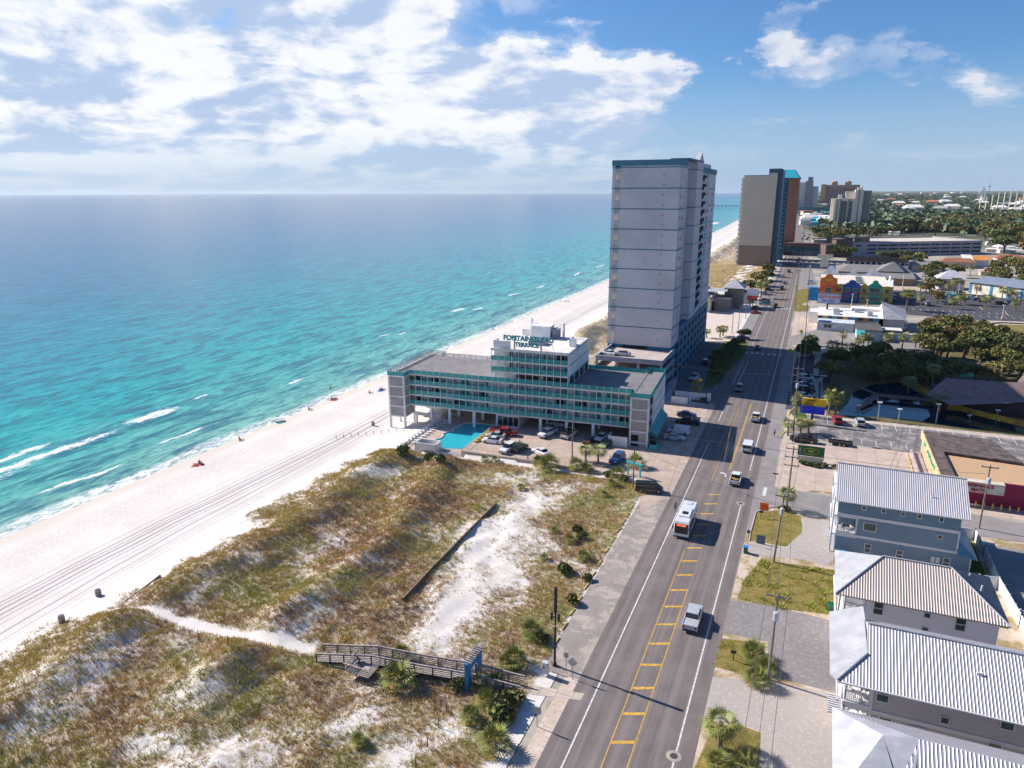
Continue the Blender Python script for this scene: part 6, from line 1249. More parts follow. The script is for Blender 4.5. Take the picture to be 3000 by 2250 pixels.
scatter(34, [(2425, 1052), (2570, 1046), (2700, 1075), (2800, 1110), (2760, 1140), (2640, 1128), (2500, 1118), (2425, 1120)], TRD+TRD+[PAL[1]], 'dark tree or palm in the tower shadow behind the lagoon', 'dark trees in the garden shade', .7, 1.15, 3.0)
scatter(44, [(2700, 1000), (2740, 965), (2840, 965), (2880, 985), (2870, 1050), (2760, 1070), (2720, 1070)], TRE+[PAL[2]], 'sunlit olive oak or palm in the thicket right of the white wall', 'sunlit oaks beside the golf garden', .7, 1.2, 3.0)
scatter(22, [(2880, 985), (2990, 1010), (3030, 1050), (2930, 1065), (2880, 1050)], TRE+TRD, 'round oak behind the green putting course', 'oaks on the right of the golf garden', .6, 1.0, 3.2)
scatter(18, [(2860, 815), (2900, 790), (3040, 780), (3040, 862), (2960, 850), (2900, 845)], TRE, 'broad oak in the grove above the blue roofed hall', 'oaks above the blue roofed hall', 1.2, 1.7, 6)
scatter(7, [(2560, 760), (2690, 765), (2700, 800), (2680, 790)], TRE, 'oak between the motel and the bungalows', 'oaks between motel and bungalows', 1.1, 1.6, 8)
scatter(9, [(2715, 800), (2745, 800), (2750, 930), (2720, 920)], TRE, 'tall leafy tree in the strip between the two parking lots', 'trees between the parking lots', .9, 1.4, 5)
scatter(10, [(2745, 790), (2860, 795), (2860, 815), (2760, 815)], TRE+PAL, 'oak or palm behind the hip roofed house', 'trees behind the hip roofed house', 1.0, 1.4, 7)
scatter(12, [(2180, 862), (2230, 815), (2262, 780), (2275, 800), (2258, 840), (2215, 868)], TRD+TRE, 'dark green tree in the belt left of the street', 'roadside trees left of the street', .9, 1.3, 5)
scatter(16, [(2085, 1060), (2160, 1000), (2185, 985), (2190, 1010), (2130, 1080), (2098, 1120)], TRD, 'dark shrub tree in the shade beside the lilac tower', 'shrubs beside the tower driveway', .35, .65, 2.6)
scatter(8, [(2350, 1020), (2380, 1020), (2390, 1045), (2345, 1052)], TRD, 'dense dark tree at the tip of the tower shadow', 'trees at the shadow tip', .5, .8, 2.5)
scatter(9, [(2420, 740), (2500, 735), (2510, 755), (2430, 758)], TRD, 'dark oak in front of the garage stair tower', 'oaks before the garage', 1.3, 1.9, 8)
scatter(26, [(2380, 690), (2500, 690), (2560, 688), (2560, 700), (2400, 715)], TRE+TRD, 'tree along the street before the cream condominium', 'trees before the cream condominium', 1.5, 2.2, 13)
scatter(10, [(2255, 700), (2295, 690), (2300, 640), (2290, 640), (2262, 690)], TRE+PAL, 'street tree beside the far end of the road', 'street trees past the footbridge', 1.5, 2.0, 20)
scatter(16, [(2800, 1090), (2900, 1060), (3040, 1050), (3040, 1110), (2880, 1140)], PALS+TRE, 'small tree or palm on the golf course', 'trees on the golf course', .6, .9, 3.5)
GRV = scatter(120, [(2560, 695), (2640, 672), (2820, 650), (3060, 645), (3060, 790), (2960, 745), (2890, 745), (2880, 690)], TRE, 'round topped oak in the grove behind the garage', 'oak grove behind the garage', 1.7, 2.9, 13)
# far woods: one mass of low clumps out to the skyline
def farwood():
    rg = np.random.default_rng(5); P = []; S_ = []; T_ = []
    def zone(n, f, s0, s1):
        for _ in range(n):
            p = f()
            if p is None: continue
            P.append(p); S_.append(rg.uniform(s0, s1)); T_.append(rg.uniform(.7, 1.35))
    def zf():
        u = rg.uniform(2380, 3080); v = 566+(rg.random()**1.5)*118; p = at(u, v, 0)
        if p.y > 9000 or (p.x+coast(p.y) < 25): return None
        zz = min(48, (p.y-4000)*.004) if (p.y > 4000 and p.x+coast(p.y) > 380) else 0
        if 2000 < p.y < 2500 and 190 < p.x < 520: return None
        if vnoise(p.x, p.y, .012, 2.) > .80: return None
        return (p.x, p.y, zz)
    zone(15000, zf, 5, 10)
    n = len(P); P = np.array(P); S_ = np.array(S_); k = 9; V = []; Fc = []
    base = rg.normal(size=(n, k, 3)); base /= np.linalg.norm(base, axis=2)[:, :, None]; base[:, :, 2] = np.abs(base[:, :, 2])
    C = P[:, None, :]+base*S_[:, None, None]*np.array([1.0, 1.0, .9])*rg.uniform(.5, 1.05, (n, k, 1))+np.array([0, 0, 2.])
    a = rg.normal(size=(n, k, 3)); a /= np.linalg.norm(a, axis=2)[:, :, None]; b_ = np.cross(a, rg.normal(size=(n, k, 3))); b_ /= np.linalg.norm(b_, axis=2)[:, :, None]
    s = (S_*.50)[:, None, None]; Q = np.stack([C-a*s-b_*s, C+a*s-b_*s, C+a*s+b_*s, C-a*s+b_*s], 2).reshape(-1, 3)
    t = np.repeat(np.array(T_), k*4)[:, None]*np.ones((1, 3))
    o = rawmesh('far_wood', Q, np.arange(len(Q)).reshape(-1, 4), t, PINE); tagp(o, kind='stuff')
farwood()
# small far buildings between the trees
HS = []
for m_, rm in ((OFFW, ROOFW), (CRM, mat('far_terracotta', (.50, .17, .09), .8)), (OFFW, mat('far_grey_roof', (.30, .30, .33), .8)), (mat('far_teal_wall', (.10, .35, .45), .7), mat('far_blue_roof', (.05, .33, .50), .5))):
    t = thing('distant_building', 'x', 'building'); b = MB(); b.box(-9, 9, -6, 6, 0, 7); b.build('wall', m_, t); b = MB(); b.add([(-10, -7, 7), (10, -7, 7), (10, 7, 7), (-10, 7, 7), (-6, 0, 10), (6, 0, 10)], [(0, 1, 5, 4), (1, 2, 5), (2, 3, 4, 5), (3, 0, 4)]); b.build('roof', rm, t); HS.append(t)
used = [0]*4
def dist_house(u, v, k, sc, lab, grp):
    p = at(u, v, 0); o = HS[k] if not used[k] else copy_tree(HS[k]); used[k] = 1; zz = min(48, (p.y-4000)*.004) if (p.y > 4000 and p.x > 380-coast(p.y)) else 0
    o.location = (p.x, p.y, zz); o.scale = sc if hasattr(sc, '__len__') else (sc, sc, sc); o.rotation_euler = (0, 0, random.uniform(-.5, .5)); o['label'] = lab; o['group'] = grp
for _ in range(48):
    u = random.uniform(2560, 3020); v = 572+random.random()**1.3*55; k = random.choice([0, 0, 0, 1, 2]); dist_house(u, v, k, random.uniform(1.1, 2.2), ['white roofed building among the distant trees', 'red roofed building among the distant trees', 'grey roofed building among the distant trees'][k], ['white roofs in the distant woods', 'red roofs in the distant woods', 'grey roofs in the distant woods'][k])
for _ in range(30):
    u = random.uniform(2345, 2420); v = random.uniform(585, 662); k = random.choice([0, 1, 2, 3]); dist_house(u, v, k, random.uniform(.8, 1.5), 'low shop or motel seen past the white and orange resort towers', 'low buildings along the far street')
for _ in range(16):
    u = random.uniform(2900, 3010); v = random.uniform(700, 742); dist_house(u, v, 0, (.5, .45, .35), 'white mobile home among the oaks on the right', 'mobile homes among the oaks')
for (u, v, sc, k, lab) in [(2565, 640, (2.6, 1.6, 1.1), 3, 'large turquoise roofed beach shop beyond the cream condominium'), (2608, 636, (1.8, 1.4, 1.0), 3, 'right hand turquoise roofed shop beside the larger one'), (2595, 655, (3.4, .8, .7), 0, 'long low white building in front of the turquoise shops'), (2670, 652, (1.6, .8, .6), 2, 'small grey roofed store right of the turquoise shops'), (2620, 688, (.7, .6, .5), 0, 'white gabled cottage among trees above the garage'), (2975, 607, (5.5, 1.2, 1.6), 2, 'long dark driving range building behind the net poles')]: dist_house(u, v, k, sc, lab, 'landmark low buildings'); COL.objects[-1]
# the fields and lots beyond
sheet('driving_range_field', PX([(2640, 617), (2860, 612), (3060, 616), (3060, 632), (2700, 628)]), .5, soil('pale_field', (.38, .33, .15), (.30, .27, .11), (.42, .34, .22), .02))
sheet('bare_field', PX([(2560, 655), (2700, 650), (2840, 652), (2700, 662), (2570, 668)]), .4, soil('tan_field', (.46, .34, .22), (.36, .28, .14), (.50, .38, .28), .02))
# ------------------------------------------------------------ vehicles
TYRE = mat('tyre', (.012, .012, .012), .9); HUB = mat('wheel_rim', (.38, .38, .40), .3, .6); GLS = glass('car_glass', (.012, .016, .02)); HEAD = mat('headlight', (.75, .75, .72), .2); TAIL = mat('taillight', (.45, .01, .01), .3); TRM = mat('black_trim', (.02, .02, .022), .6)
def paint(name, rgb): return mat('paint_'+name, rgb, .28, 0, var=.04, coat=.6)
def wheel(parent, x, y, r=.34, w=.22):
    b = MB(); b.rod((0, -w/2, 0), (0, w/2, 0), r, n=14); o = b.build('wheel', TYRE, parent); o.location = (x, y, r); b = MB(); b.rod((0, -w/2-.01, 0), (0, w/2+.01, 0), r*.6, n=10); b.build('rim', HUB, o)
def loft(b, secs, mi=0):
    """secs: list of (x, halfwidth, z0, z1) cross-sections, boxy with chamfered shoulders"""
    rings = [[(x, -w, z0), (x, -w, z0+(z1-z0)*.75), (x, -w*.86, z1), (x, w*.86, z1), (x, w, z0+(z1-z0)*.75), (x, w, z0)] for x, w, z0, z1 in secs]; n = 6; vs = [p for r_ in rings for p in r_]
    fs = [(k*n+i, k*n+(i+1) % n, (k+1)*n+(i+1) % n, (k+1)*n+i) for k in range(len(secs)-1) for i in range(n)]; fs += [tuple(range(n)), tuple(range((len(secs)-1)*n, len(secs)*n))[::-1]]
    b.add(vs, [f[::-1] for f in fs], mi)
KINDS_ = {
 'sedan': dict(L=4.7, W=.90, body=[(-2.3, .78, .35, .80), (-2.1, .88, .25, .98), (-1.1, .9, .22, 1.0), (.9, .9, .22, .98), (1.9, .88, .25, .86), (2.3, .76, .32, .68)], cab=[(-1.75, .66, .95, 1.0), (-1.0, .72, .95, 1.42), (.25, .72, .95, 1.45), (1.15, .68, .92, .98)], wh=(-1.4, 1.4)),
 'suv': dict(L=4.8, W=.96, body=[(-2.35, .86, .4, 1.05), (-2.2, .95, .3, 1.12), (.9, .96, .28, 1.12), (2.0, .93, .3, 1.02), (2.35, .84, .4, .85)], cab=[(-2.25, .80, 1.08, 1.2), (-2.0, .80, 1.08, 1.72), (.3, .80, 1.08, 1.76), (1.15, .76, 1.05, 1.12)], wh=(-1.45, 1.45)),
 'van': dict(L=5.0, W=.98, body=[(-2.5, .92, .35, 1.15), (-2.4, .98, .28, 1.2), (1.3, .98, .28, 1.18), (2.2, .94, .3, 1.0), (2.5, .84, .4, .8)], cab=[(-2.48, .9, 1.15, 1.85), (.9, .9, 1.15, 1.95), (1.2, .86, 1.15, 1.9), (2.0, .8, 1.0, 1.08)], wh=(-1.55, 1.6)),
}
def vehicle(kind, pc, label, name=None):
    nm = name or {'sedan': 'parked_car', 'suv': 'parked_car', 'van': 'van', 'pickup': 'pickup_truck', 'bus': 'bus', 'truck': 'box_truck'}[kind]
    t = thing(nm, label, {'sedan': 'car', 'suv': 'car', 'van': 'van', 'pickup': 'pickup truck', 'bus': 'bus', 'truck': 'truck'}[kind])
    if kind in KINDS_:
        K = KINDS_[kind]; b = MB(); loft(b, K['body']); b.build('body', pc, t)
        c = K['cab']; b = MB(); loft(b, [(x, w, z0, z1-.05) for x, w, z0, z1 in c]); b.build('windows', GLS, t)
        b = MB(); r_ = c[1:3]; b.box(r_[0][0]+.05, r_[1][0]-.05, -r_[0][1]*.88, r_[0][1]*.88, r_[1][3]-.07, r_[1][3]+.02)
        for s_ in (-1, 1):
            for x in (r_[0][0], (r_[0][0]+r_[1][0])/2, r_[1][0]-.05): b.rod((x, s_*(r_[0][1]+.01), K['body'][1][3]-.05), (x, s_*(r_[0][1]-.08), r_[1][3]-.03), .045, n=4)
        if kind == 'van' and 'cargo' in label: b.box(-2.47, 1.0, -.905, .905, 1.15, 1.9)
        b.build('roof', pc, t); Lh = K['L']/2; wx = K['wh']; W_ = K['W']; r = .34 if kind == 'sedan' else .38; zl = .62 if kind == 'sedan' else .82
    elif kind == 'pickup':
        b = MB(); loft(b, [(-2.75, .92, .45, 1.08), (-2.7, .98, .4, 1.1), (-.95, .98, .38, 1.1)]); loft(b, [(-.95, .98, .38, 1.12), (1.4, .98, .38, 1.12), (2.5, .95, .4, 1.08), (2.8, .86, .45, .95)]); b.build('body', pc, t)
        b = MB(); b.box(-2.62, -1.05, -.80, .80, 1.09, 1.13, 0); b.build('bed', TRM if 'cover' not in label else pc, t)
        b = MB(); loft(b, [(-.95, .80, 1.1, 1.68), (-.5, .82, 1.1, 1.74), (.75, .82, 1.1, 1.74), (1.55, .8, 1.08, 1.14)]); b.build('windows', GLS, t)
        b = MB(); b.box(-.9, .75, -.72, .72, 1.70, 1.80); [b.rod((x, s_*.83, 1.1), (x, s_*.74, 1.76), .05, n=4) for x in (-.9, 0, .78) for s_ in (-1, 1)]
        for s_ in (-1, 1): b.box(-2.7, -1.0, s_*.9-.06, s_*.9+.06, 1.1, 1.2)
        b.box(-2.78, -2.68, -.9, .9, .6, 1.2); b.build('roof', pc, t); Lh = 2.8; wx = (-1.7, 1.85); W_ = .98; r = .42; zl = .85
        if 'tools' in label:
            b = MB(); b.box(-2.4, -1.6, -.6, .2, 1.13, 1.35); b.box(-2.1, -1.2, .1, .6, 1.13, 1.3); b.build('tool_load', mat('mixed_load', (.35, .22, .06), .8, var=.6, vs=5), t)
    elif kind == 'truck':
        b = MB(); b.box(-3.4, 1.4, -1.15, 1.15, .9, 3.2); b.build('cargo_box', pc, t); b = MB(); loft(b, [(1.5, 1.05, .5, 2.3), (2.5, 1.05, .5, 2.3), (2.9, 1.0, .5, 1.4), (3.6, .95, .5, 1.3)]); b.build('cab', WHITE if 'white' in label else pc, t)
        b = MB(); b.box(2.45, 2.8, -.9, .9, 1.45, 2.15); b.build('windows', GLS, t); Lh = 3.6; wx = (-2.1, 2.7); W_ = 1.1; r = .48; zl = .9
    if kind != 'bus':
        for x in wx:
            for s_ in (-1, 1): wheel(t, x, s_*(W_-.10), r)
        for s_ in (-1, 1):
            b = MB(); b.box(Lh-.13, Lh-.0, s_*W_*.68-.17, s_*W_*.68+.17, zl-.1, zl+.1); b.build('headlight', HEAD, t); b = MB(); b.box(-Lh-.02, -Lh+.12, s_*W_*.76-.12, s_*W_*.76+.12, zl-.05, zl+.22); b.build('taillight', TAIL, t)
            b = MB(); b.box(.95, 1.1, s_*(W_+.08)-.1, s_*(W_+.08)+.1, zl+.3, zl+.42); b.build('mirror', pc, t)
        b = MB(); b.box(-Lh-.06, -Lh+.1, -W_*.8, W_*.8, .35, .55); b.box(Lh-.15, Lh+.03, -W_*.75, W_*.75, .32, .52); b.build('bumper', TRM, t)
    return t
C = dict(white=paint('white', (.72, .72, .74)), silver=paint('silver', (.42, .44, .47)), black=paint('black', (.012, .012, .015)), navy=paint('navy', (.015, .025, .10)), blue=paint('blue', (.03, .10, .30)), red=paint('red', (.35, .008, .012)), green=paint('dark_green', (.015, .04, .032)), maroon=paint('maroon', (.12, .015, .02)), teal=paint('teal', (.10, .30, .36)), grey=paint('grey', (.13, .14, .15)), brown=paint('brown', (.10, .05, .035)))
CACHE = {}
def car(kind, col, u, v, deg, label, z=0., group=None, name=None, sc=1.):
    """deg: heading, 0 = driving away along the street, 90 = nose to the left"""
    key = (kind, col, 'cover' in label, 'tools' in label, 'cargo' in label, 'mural' in label)
    if key in CACHE: t = copy_tree(CACHE[key])
    else: t = vehicle(kind, C[col] if col in C else MATS[col], label, name); CACHE[key] = t
    if name: t.name = name
    p = at(u, v, z) if not isinstance(u, tuple) else u
    t.location = p; t.rotation_euler = (0, 0, R(90+deg)); t['label'] = label; t.scale = (sc, sc, sc)
    if group: t['group'] = group
    elif 'group' in t: del t['group']
    return t
RZ = .024
car('pickup', 'silver', 2029, 1822, 0, 'silver pickup with a covered bed driving away in the right lane', RZ); car('pickup', 'white', 2155, 1411, 0, 'white work pickup with a full open bed of tools waiting near the side street', RZ); car('van', 'white', 2190, 1318, 0, 'white panel cargo van driving away, between two white pickups', RZ); car('pickup', 'white', 2214, 1230, 0, 'white pickup carrying tools in the bed near the shadow edge', RZ)
car('suv', 'grey', 2165, 1144, 180, 'dark jeep like car with a light coming out of the tower shadow', RZ); car('sedan', 'blue', 2219, 1023, 0, 'blue car at the far zebra marks in the tower shadow', RZ); car('suv', 'black', 2272, 901, 180, 'small dark car with a red glow opposite the oval lawn', RZ); car('suv', 'black', 2291, 847, 180, 'black suv crossing the distant zebra marks', RZ); car('sedan', 'blue', 2299, 832, 180, 'blue car just beyond the distant zebra marks', RZ); car('suv', 'black', 2311, 798, 180, 'dark car emerging from the tan tower shadow', RZ)
car('van', 'black', 1902, 1440, -78, 'black minivan turning out of the old lot towards the street'); 
car('pickup', 'red', 1478, 1275, 105, 'dark red pickup parked beside the yellow kayak row'); car('sedan', 'maroon', 1462, 1264, 100, 'maroon car half hidden behind the dark red pickup'); car('sedan', 'silver', 1452, 1283, 100, 'silver sedan squeezed between the red pickup and a white sedan'); car('sedan', 'white', 1443, 1297, 97, 'white sedan parked nearest the pool fence'); car('suv', 'white', 1488, 1322, 172, 'white suv nose to the rail left of the green suv'); car('suv', 'green', 1523, 1320, -8, 'dark green suv beside the white suv at the rail'); car('sedan', 'white', 1585, 1331, 60, 'white car with a black roof at the rail of the car park')
car('pickup', 'white', 1604, 1276, 165, 'white pickup parked facing out at the shade edge under the hotel'); car('van', 'white', 1667, 1280, -10, 'white minivan backed under the hotel beside the lamp pole'); car('suv', 'silver', 1640, 1250, 90, 'pale suv deep in the shade under the hotel'); car('sedan', 'brown', 1726, 1296, 0, 'dark brown car in the shade in front of the hotel'); car('sedan', 'white', 1762, 1288, 170, 'white sedan half in shade in front of the hotel'); car('sedan', 'green', 1781, 1305, 165, 'dark green sedan beside the white walled bin store'); car('suv', 'blue', 1808, 1352, 170, 'blue suv parked behind the palmettos')
car('sedan', 'navy', 2012, 1221, -86, 'navy sedan parked on the hotel apron beside the street'); car('pickup', 'black', 2014, 1243, 94, 'black pickup parked next to the navy sedan'); car('van', 'white', 1989, 1270, 88, 'white cargo delivery van in the hotel shade'); car('sedan', 'silver', 1976, 1288, -88, 'silver sedan in the hotel shade nearest the shadow edge')
car('suv', 'black', 2064, 1066, 10, 'dark suv on the shaded tower driveway'); car('suv', 'silver', 2033, 1112, 170, 'silver jeep in the deep shade on the tower driveway')
p = Vector((-55.2, 204.5, 4.96)); car('sedan', 'white', (-50.0, 184.2, 10.12), 0, 80, 'white car on the upper parking deck, farther one'); car('sedan', 'silver', (-46.4, 185.0, 10.12), 0, 95, 'silver car on the upper parking deck, nearer the middle')
car('pickup', 'black', 2353, 1294, 90, 'black pickup hitched to a flat trailer behind the green sign', .03); car('suv', 'red', 2451, 1238, 8, 'red suv parked nose to the lagoon path', .03); car('suv', 'silver', 2518, 1245, 5, 'silver suv parked right of the red suv', .03)
for i, (u, v, c_) in enumerate([(2360, 1113, 'silver'), (2360, 1132, 'navy'), (2361, 1148, 'black'), (2355, 1165, 'silver')]): car('sedan' if i % 2 else 'suv', c_, u, v, -88, ['silver suv under the big golf sign, topmost of the shaded row', 'navy sedan second in the shaded row beside the street', 'black suv third in the shaded row beside the street', 'silver sedan lowest of the shaded row beside the street'][i], .03)
for (k, c_, u, v, d, lab) in [('sedan', 'red', 2459, 885, -80, 'small red car in front of the blue arcade front'), ('suv', 'white', 2378, 829, -85, 'white suv parked left of the orange arcade front'), ('sedan', 'white', 2374, 832, -85, 'white car parked beside the white suv near the arcade'), ('sedan', 'navy', 2177, 993, -88, 'navy sedan leaving the tower driveway'), ('sedan', 'red', 2214, 919, -80, 'red sedan parked beside the vacant sand lot'), ('suv', 'green', 2217, 907, -88, 'green suv behind the red sedan'), ('pickup', 'teal', 2240, 893, 92, 'pale teal pickup left of the street'), ('pickup', 'brown', 2239, 884, 92, 'brown pickup above the pale teal one'), ('suv', 'navy', 2178, 858, 90, 'navy suv behind the weathered restaurant'), ('suv', 'black', 2254, 853, -90, 'black suv pulling up to the distant crossing'), ('suv', 'white', 2210, 868, 0, 'white suv under the red roadside sign'),
    ('suv', 'white', 2610, 868, -90, 'white car in shade right of the arcade'), ('sedan', 'navy', 2612, 880, -90, 'dark car in the lower shade right of the arcade'), ('sedan', 'white', 2744, 859, -80, 'white car left of the painted truck'), ('sedan', 'black', 2757, 861, -80, 'black car behind the painted truck'), ('suv', 'silver', 2813, 860, -80, 'silver suv parked below the hip roofed house'), ('sedan', 'black', 2835, 872, -70, 'black car first of the row before the blue roofed hall'), ('sedan', 'white', 2845, 875, -70, 'white car second of the row before the blue roofed hall'), ('sedan', 'blue', 2862, 880, -70, 'bright blue car third of the row before the blue roofed hall'), ('sedan', 'brown', 2878, 884, -70, 'brown car last of the row before the blue roofed hall'), ('suv', 'black', 2932, 893, -85, 'black suv before the palms on the right'), ('suv', 'teal', 2962, 890, -85, 'turquoise van beside the black suv on the right'), ('suv', 'silver', 2716, 893, 10, 'silver suv at the kerbed island of the big parking lot'), ('suv', 'black', 2767, 935, -75, 'black suv parked by the pale lane'), ('sedan', 'blue', 2658, 829, -80, 'blue grey car in the pale lot beside the brown block'), ('suv', 'white', 2672, 783, 0, 'white van parked by the motel end'), ('pickup', 'white', 2876, 778, -80, 'white pickup beside the painted roof house'), ('sedan', 'white', 2775, 782, -80, 'white car in front of the bungalow'), ('suv', 'white', 2595, 976, 90, 'white covered car between the stores')]: car(k, c_, u, v, d, lab, .03)
mur = mat('mural', (.25, .45, .40), .5, var=.9, vs=.9); MATS['mural'] = mur
car('truck', 'mural', 2778, 877, 88, 'box truck painted with a colourful mural in the big parking lot', .03); car('truck', 'white', 2645, 965, 178, 'white box truck parked between the palms and the stores', .03); car('truck', 'white', 2705, 810, 170, 'white camper truck beside the big trees', .03, sc=.8)
# far traffic
FT = [(2352, 701, 'red'), (2349, 706, 'white'), (2356, 693, 'red'), (2353, 684, 'silver'), (2371, 690, 'silver'), (2368, 698, 'black'), (2364, 703, 'grey'), (2371, 672, 'navy'), (2372, 664, 'blue'), (2369, 641, 'black'), (2363, 646, 'black'), (2340, 717, 'silver'), (2356, 716, 'white'), (2341, 762, 'silver'), (2311, 774, 'navy'), (2338, 776, 'silver'), (2321, 718, 'white'), (2355, 668, 'white')]
for i, (u, v, c_) in enumerate(FT): car('sedan' if i % 3 else 'suv', c_, u, v, 0 if u > 2358 else 180, 'tiny '+c_+' car in the far traffic beyond the footbridge' if v < 730 else 'tiny '+c_+' car in the shade under the footbridge', RZ, 'far traffic', sc=1.25)
# the bus
t = thing('bus', 'white city bus coming down the left lane with a lit red destination sign', 'bus', (-15.55, 108.6, RZ), R(-90)); W2 = 1.18
BW = paint('bus_white', (.66, .66, .69)); b = MB(); b.box(-4.3, 4.2, -W2, W2, .35, 2.75); b.add([(4.2, -W2, .35), (4.2, W2, .35), (4.35, W2*.96, .45), (4.35, -W2*.96, .45), (4.2, -W2, 2.75), (4.2, W2, 2.75), (4.3, W2*.9, 2.6), (4.3, -W2*.9, 2.6)], [(0, 1, 2, 3), (3, 2, 6, 7), (7, 6, 5, 4), (0, 3, 7, 4), (1, 5, 6, 2)])
b.add([(-4.3, -W2, 2.75), (4.2, -W2, 2.75), (4.1, -W2+.15, 2.92), (-4.2, -W2+.15, 2.92), (-4.3, W2, 2.75), (4.2, W2, 2.75), (4.1, W2-.15, 2.92), (-4.2, W2-.15, 2.92)], [(0, 1, 2, 3), (5, 4, 7, 6), (3, 2, 6, 7), (1, 5, 6, 2), (4, 0, 3, 7)]); b.build('body', BW, t)
b = MB(); b.box(4.30, 4.385, -W2*.88, W2*.88, .95, 2.1); b.build('windscreen', GLS, t); b = MB(); b.box(4.28, 4.36, -W2*.85, W2*.85, 2.15, 2.6); b.build('sign_box', TRM, t)
mm, q, bb = newmat('led_red'); q.put(bb.inputs['Base Color'], (.6, .05, .02)); q.put(bb.inputs['Emission Color'], (1., .12, .04)); bb.inputs['Emission Strength'].default_value = 1.5; b = MB(); [b.box(4.36, 4.39, y, y+w_, 2.24, 2.5) for y, w_ in ((-.72, .16), (-.50, .3), (-.14, .2), (.16, .5))]; b.build('destination_letters', mm, t)
for s_ in (-1, 1):
    for k in range(5): b = MB(); b.box(-3.7+k*1.5, -2.4+k*1.5, s_*W2-.02, s_*W2+.02, 1.35, 2.35); b.build('window', GLS, t)
    for x in (-2.6, 2.7): wheel(t, x, s_*(W2-.12), .48, .28)
    b = MB(); b.box(4.33, 4.4, s_*.85-.14, s_*.85+.14, .6, .8); b.build('headlight', HEAD, t); b = MB(); b.box(4.4, 4.55, s_*(W2+.12)-.08, s_*(W2+.12)+.08, 1.7, 2.2); b.build('mirror', TRM, t)
b = MB(); b.box(4.25, 4.42, -W2, W2, .3, .5); b.build('bumper', TRM, t)
b = MB(); b.box(-1.2, 2.4, -.85, .85, 2.92, 3.12, 0); [b.box(.6+k*.28, .78+k*.28, -.45, .45, 3.12, 3.17, 1) for k in range(4)]; b.box(-3.6, -2.8, -.4, .4, 2.92, 3.02, 0); b.build('roof_unit', [BW, TRM], t)
# trailer, kayaks
t = thing('utility_trailer', 'flat black utility trailer hitched to the black pickup', 'trailer', at(2459, 1303, .03), R(180)); b = MB(); b.box(-2.6, 2.2, -1, 1, .5, .6); b.box(-2.6, 2.2, -1, -.95, .6, .85); b.box(-2.6, 2.2, .95, 1, .6, .85); b.rod((2.2, 0, .5), (3.4, 0, .5), .06, n=4); b.build('bed', TRM, t); [wheel(t, x, s_*1.05, .33) for x in (-.8, 0) for s_ in (-1, 1)]
KY = None
for k in range(6):
    if KY is None:
        KY = thing('kayak', 'k', 'kayak'); b = MB(); loft(b, [(-1.5, .05, .15, .3), (-.8, .3, .02, .34), (0, .36, 0, .36), (.8, .3, .02, .34), (1.5, .05, .15, .3)]); b.build('hull', mat('kayak_yellow', (.55, .38, .02), .5), KY); b = MB(); b.box(-.4, .4, -.2, .2, .33, .37); b.build('seat', TRM, KY); o = KY
    else: o = copy_tree(KY)
    o.location = hl(-35.5, -8.+k*1.7, 0.02); o.rotation_euler = (0, 0, R(60)); o['label'] = 'yellow kayak lying in the row between the pool fence and the cars'; o['group'] = 'yellow kayaks by the pool fence'
# ------------------------------------------------------------ street furniture, poles, signs
def simple(name, label, cat, p, rz=0., group=None): return thing(name, label, cat, p, rz, group)
# cell pole
p = at(1625, 1950, 0); t = simple('cell_pole', 'tall black slim antenna pole by the boardwalk entrance', 'pole', p); hp = 10.2
b = MB(); b.lathe([(.28, 0), (.24, .4), (.15, .5), (.12, 5.6)], n=10); b.build('pole', DMETAL, t); b = MB(); b.lathe([(.13, 6.9), (.20, 7.1), (.21, 10.1), (.15, 10.2)], n=12); b.rod((0, 0, 5.6), (0, 0, 7), .1, n=8); b.build('antenna', DMETAL, t)
for s_ in (-1, 1): b = MB(); b.box(s_*.42-.12, s_*.42+.12, -.15, .15, 6.0, 6.8); b.rod((0, 0, 6.4), (s_*.4, 0, 6.4), .05); b.build('radio_box', DMETAL, t)
b = MB(); b.rod((0, 0, 5.2), (0, 0, 5.35), .13, n=10); b.build('band', WHITE, t)
t = simple('utility_cabinet', 'grey white electrical cabinet on legs beside the black pole', 'cabinet', at(1598, 1978, 0)); b = MB(); b.box(-.35, .35, -.3, .3, .35, 1.75); b.build('box', mat('cabinet_grey', (.50, .50, .53), .5), t); b = MB(); b.box(-.2, .0, -.36, -.3, 1.1, 1.3); b.build('meter', DMETAL, t); 
for x, y in ((-.34, -.28), (.28, -.28), (-.34, .22), (.28, .22)): b = MB(); b.box(x, x+.06, y, y+.06, 0, .35); b.build('leg', METAL, t)
t = simple('marker_post', 'short orange and white marker post beside the cabinet', 'post', at(1616, 1968, 0)); b = MB(); b.rod((0, 0, 0), (0, 0, 1.0), .06); b.build('post', WHITE, t); b = MB(); b.rod((0, 0, 1.0), (0, 0, 1.4), .07); b.build('cap', mat('orange_cap', (.7, .13, .02), .6), t)
SG = mat('sign_back', (.38, .38, .40), .5, .4)
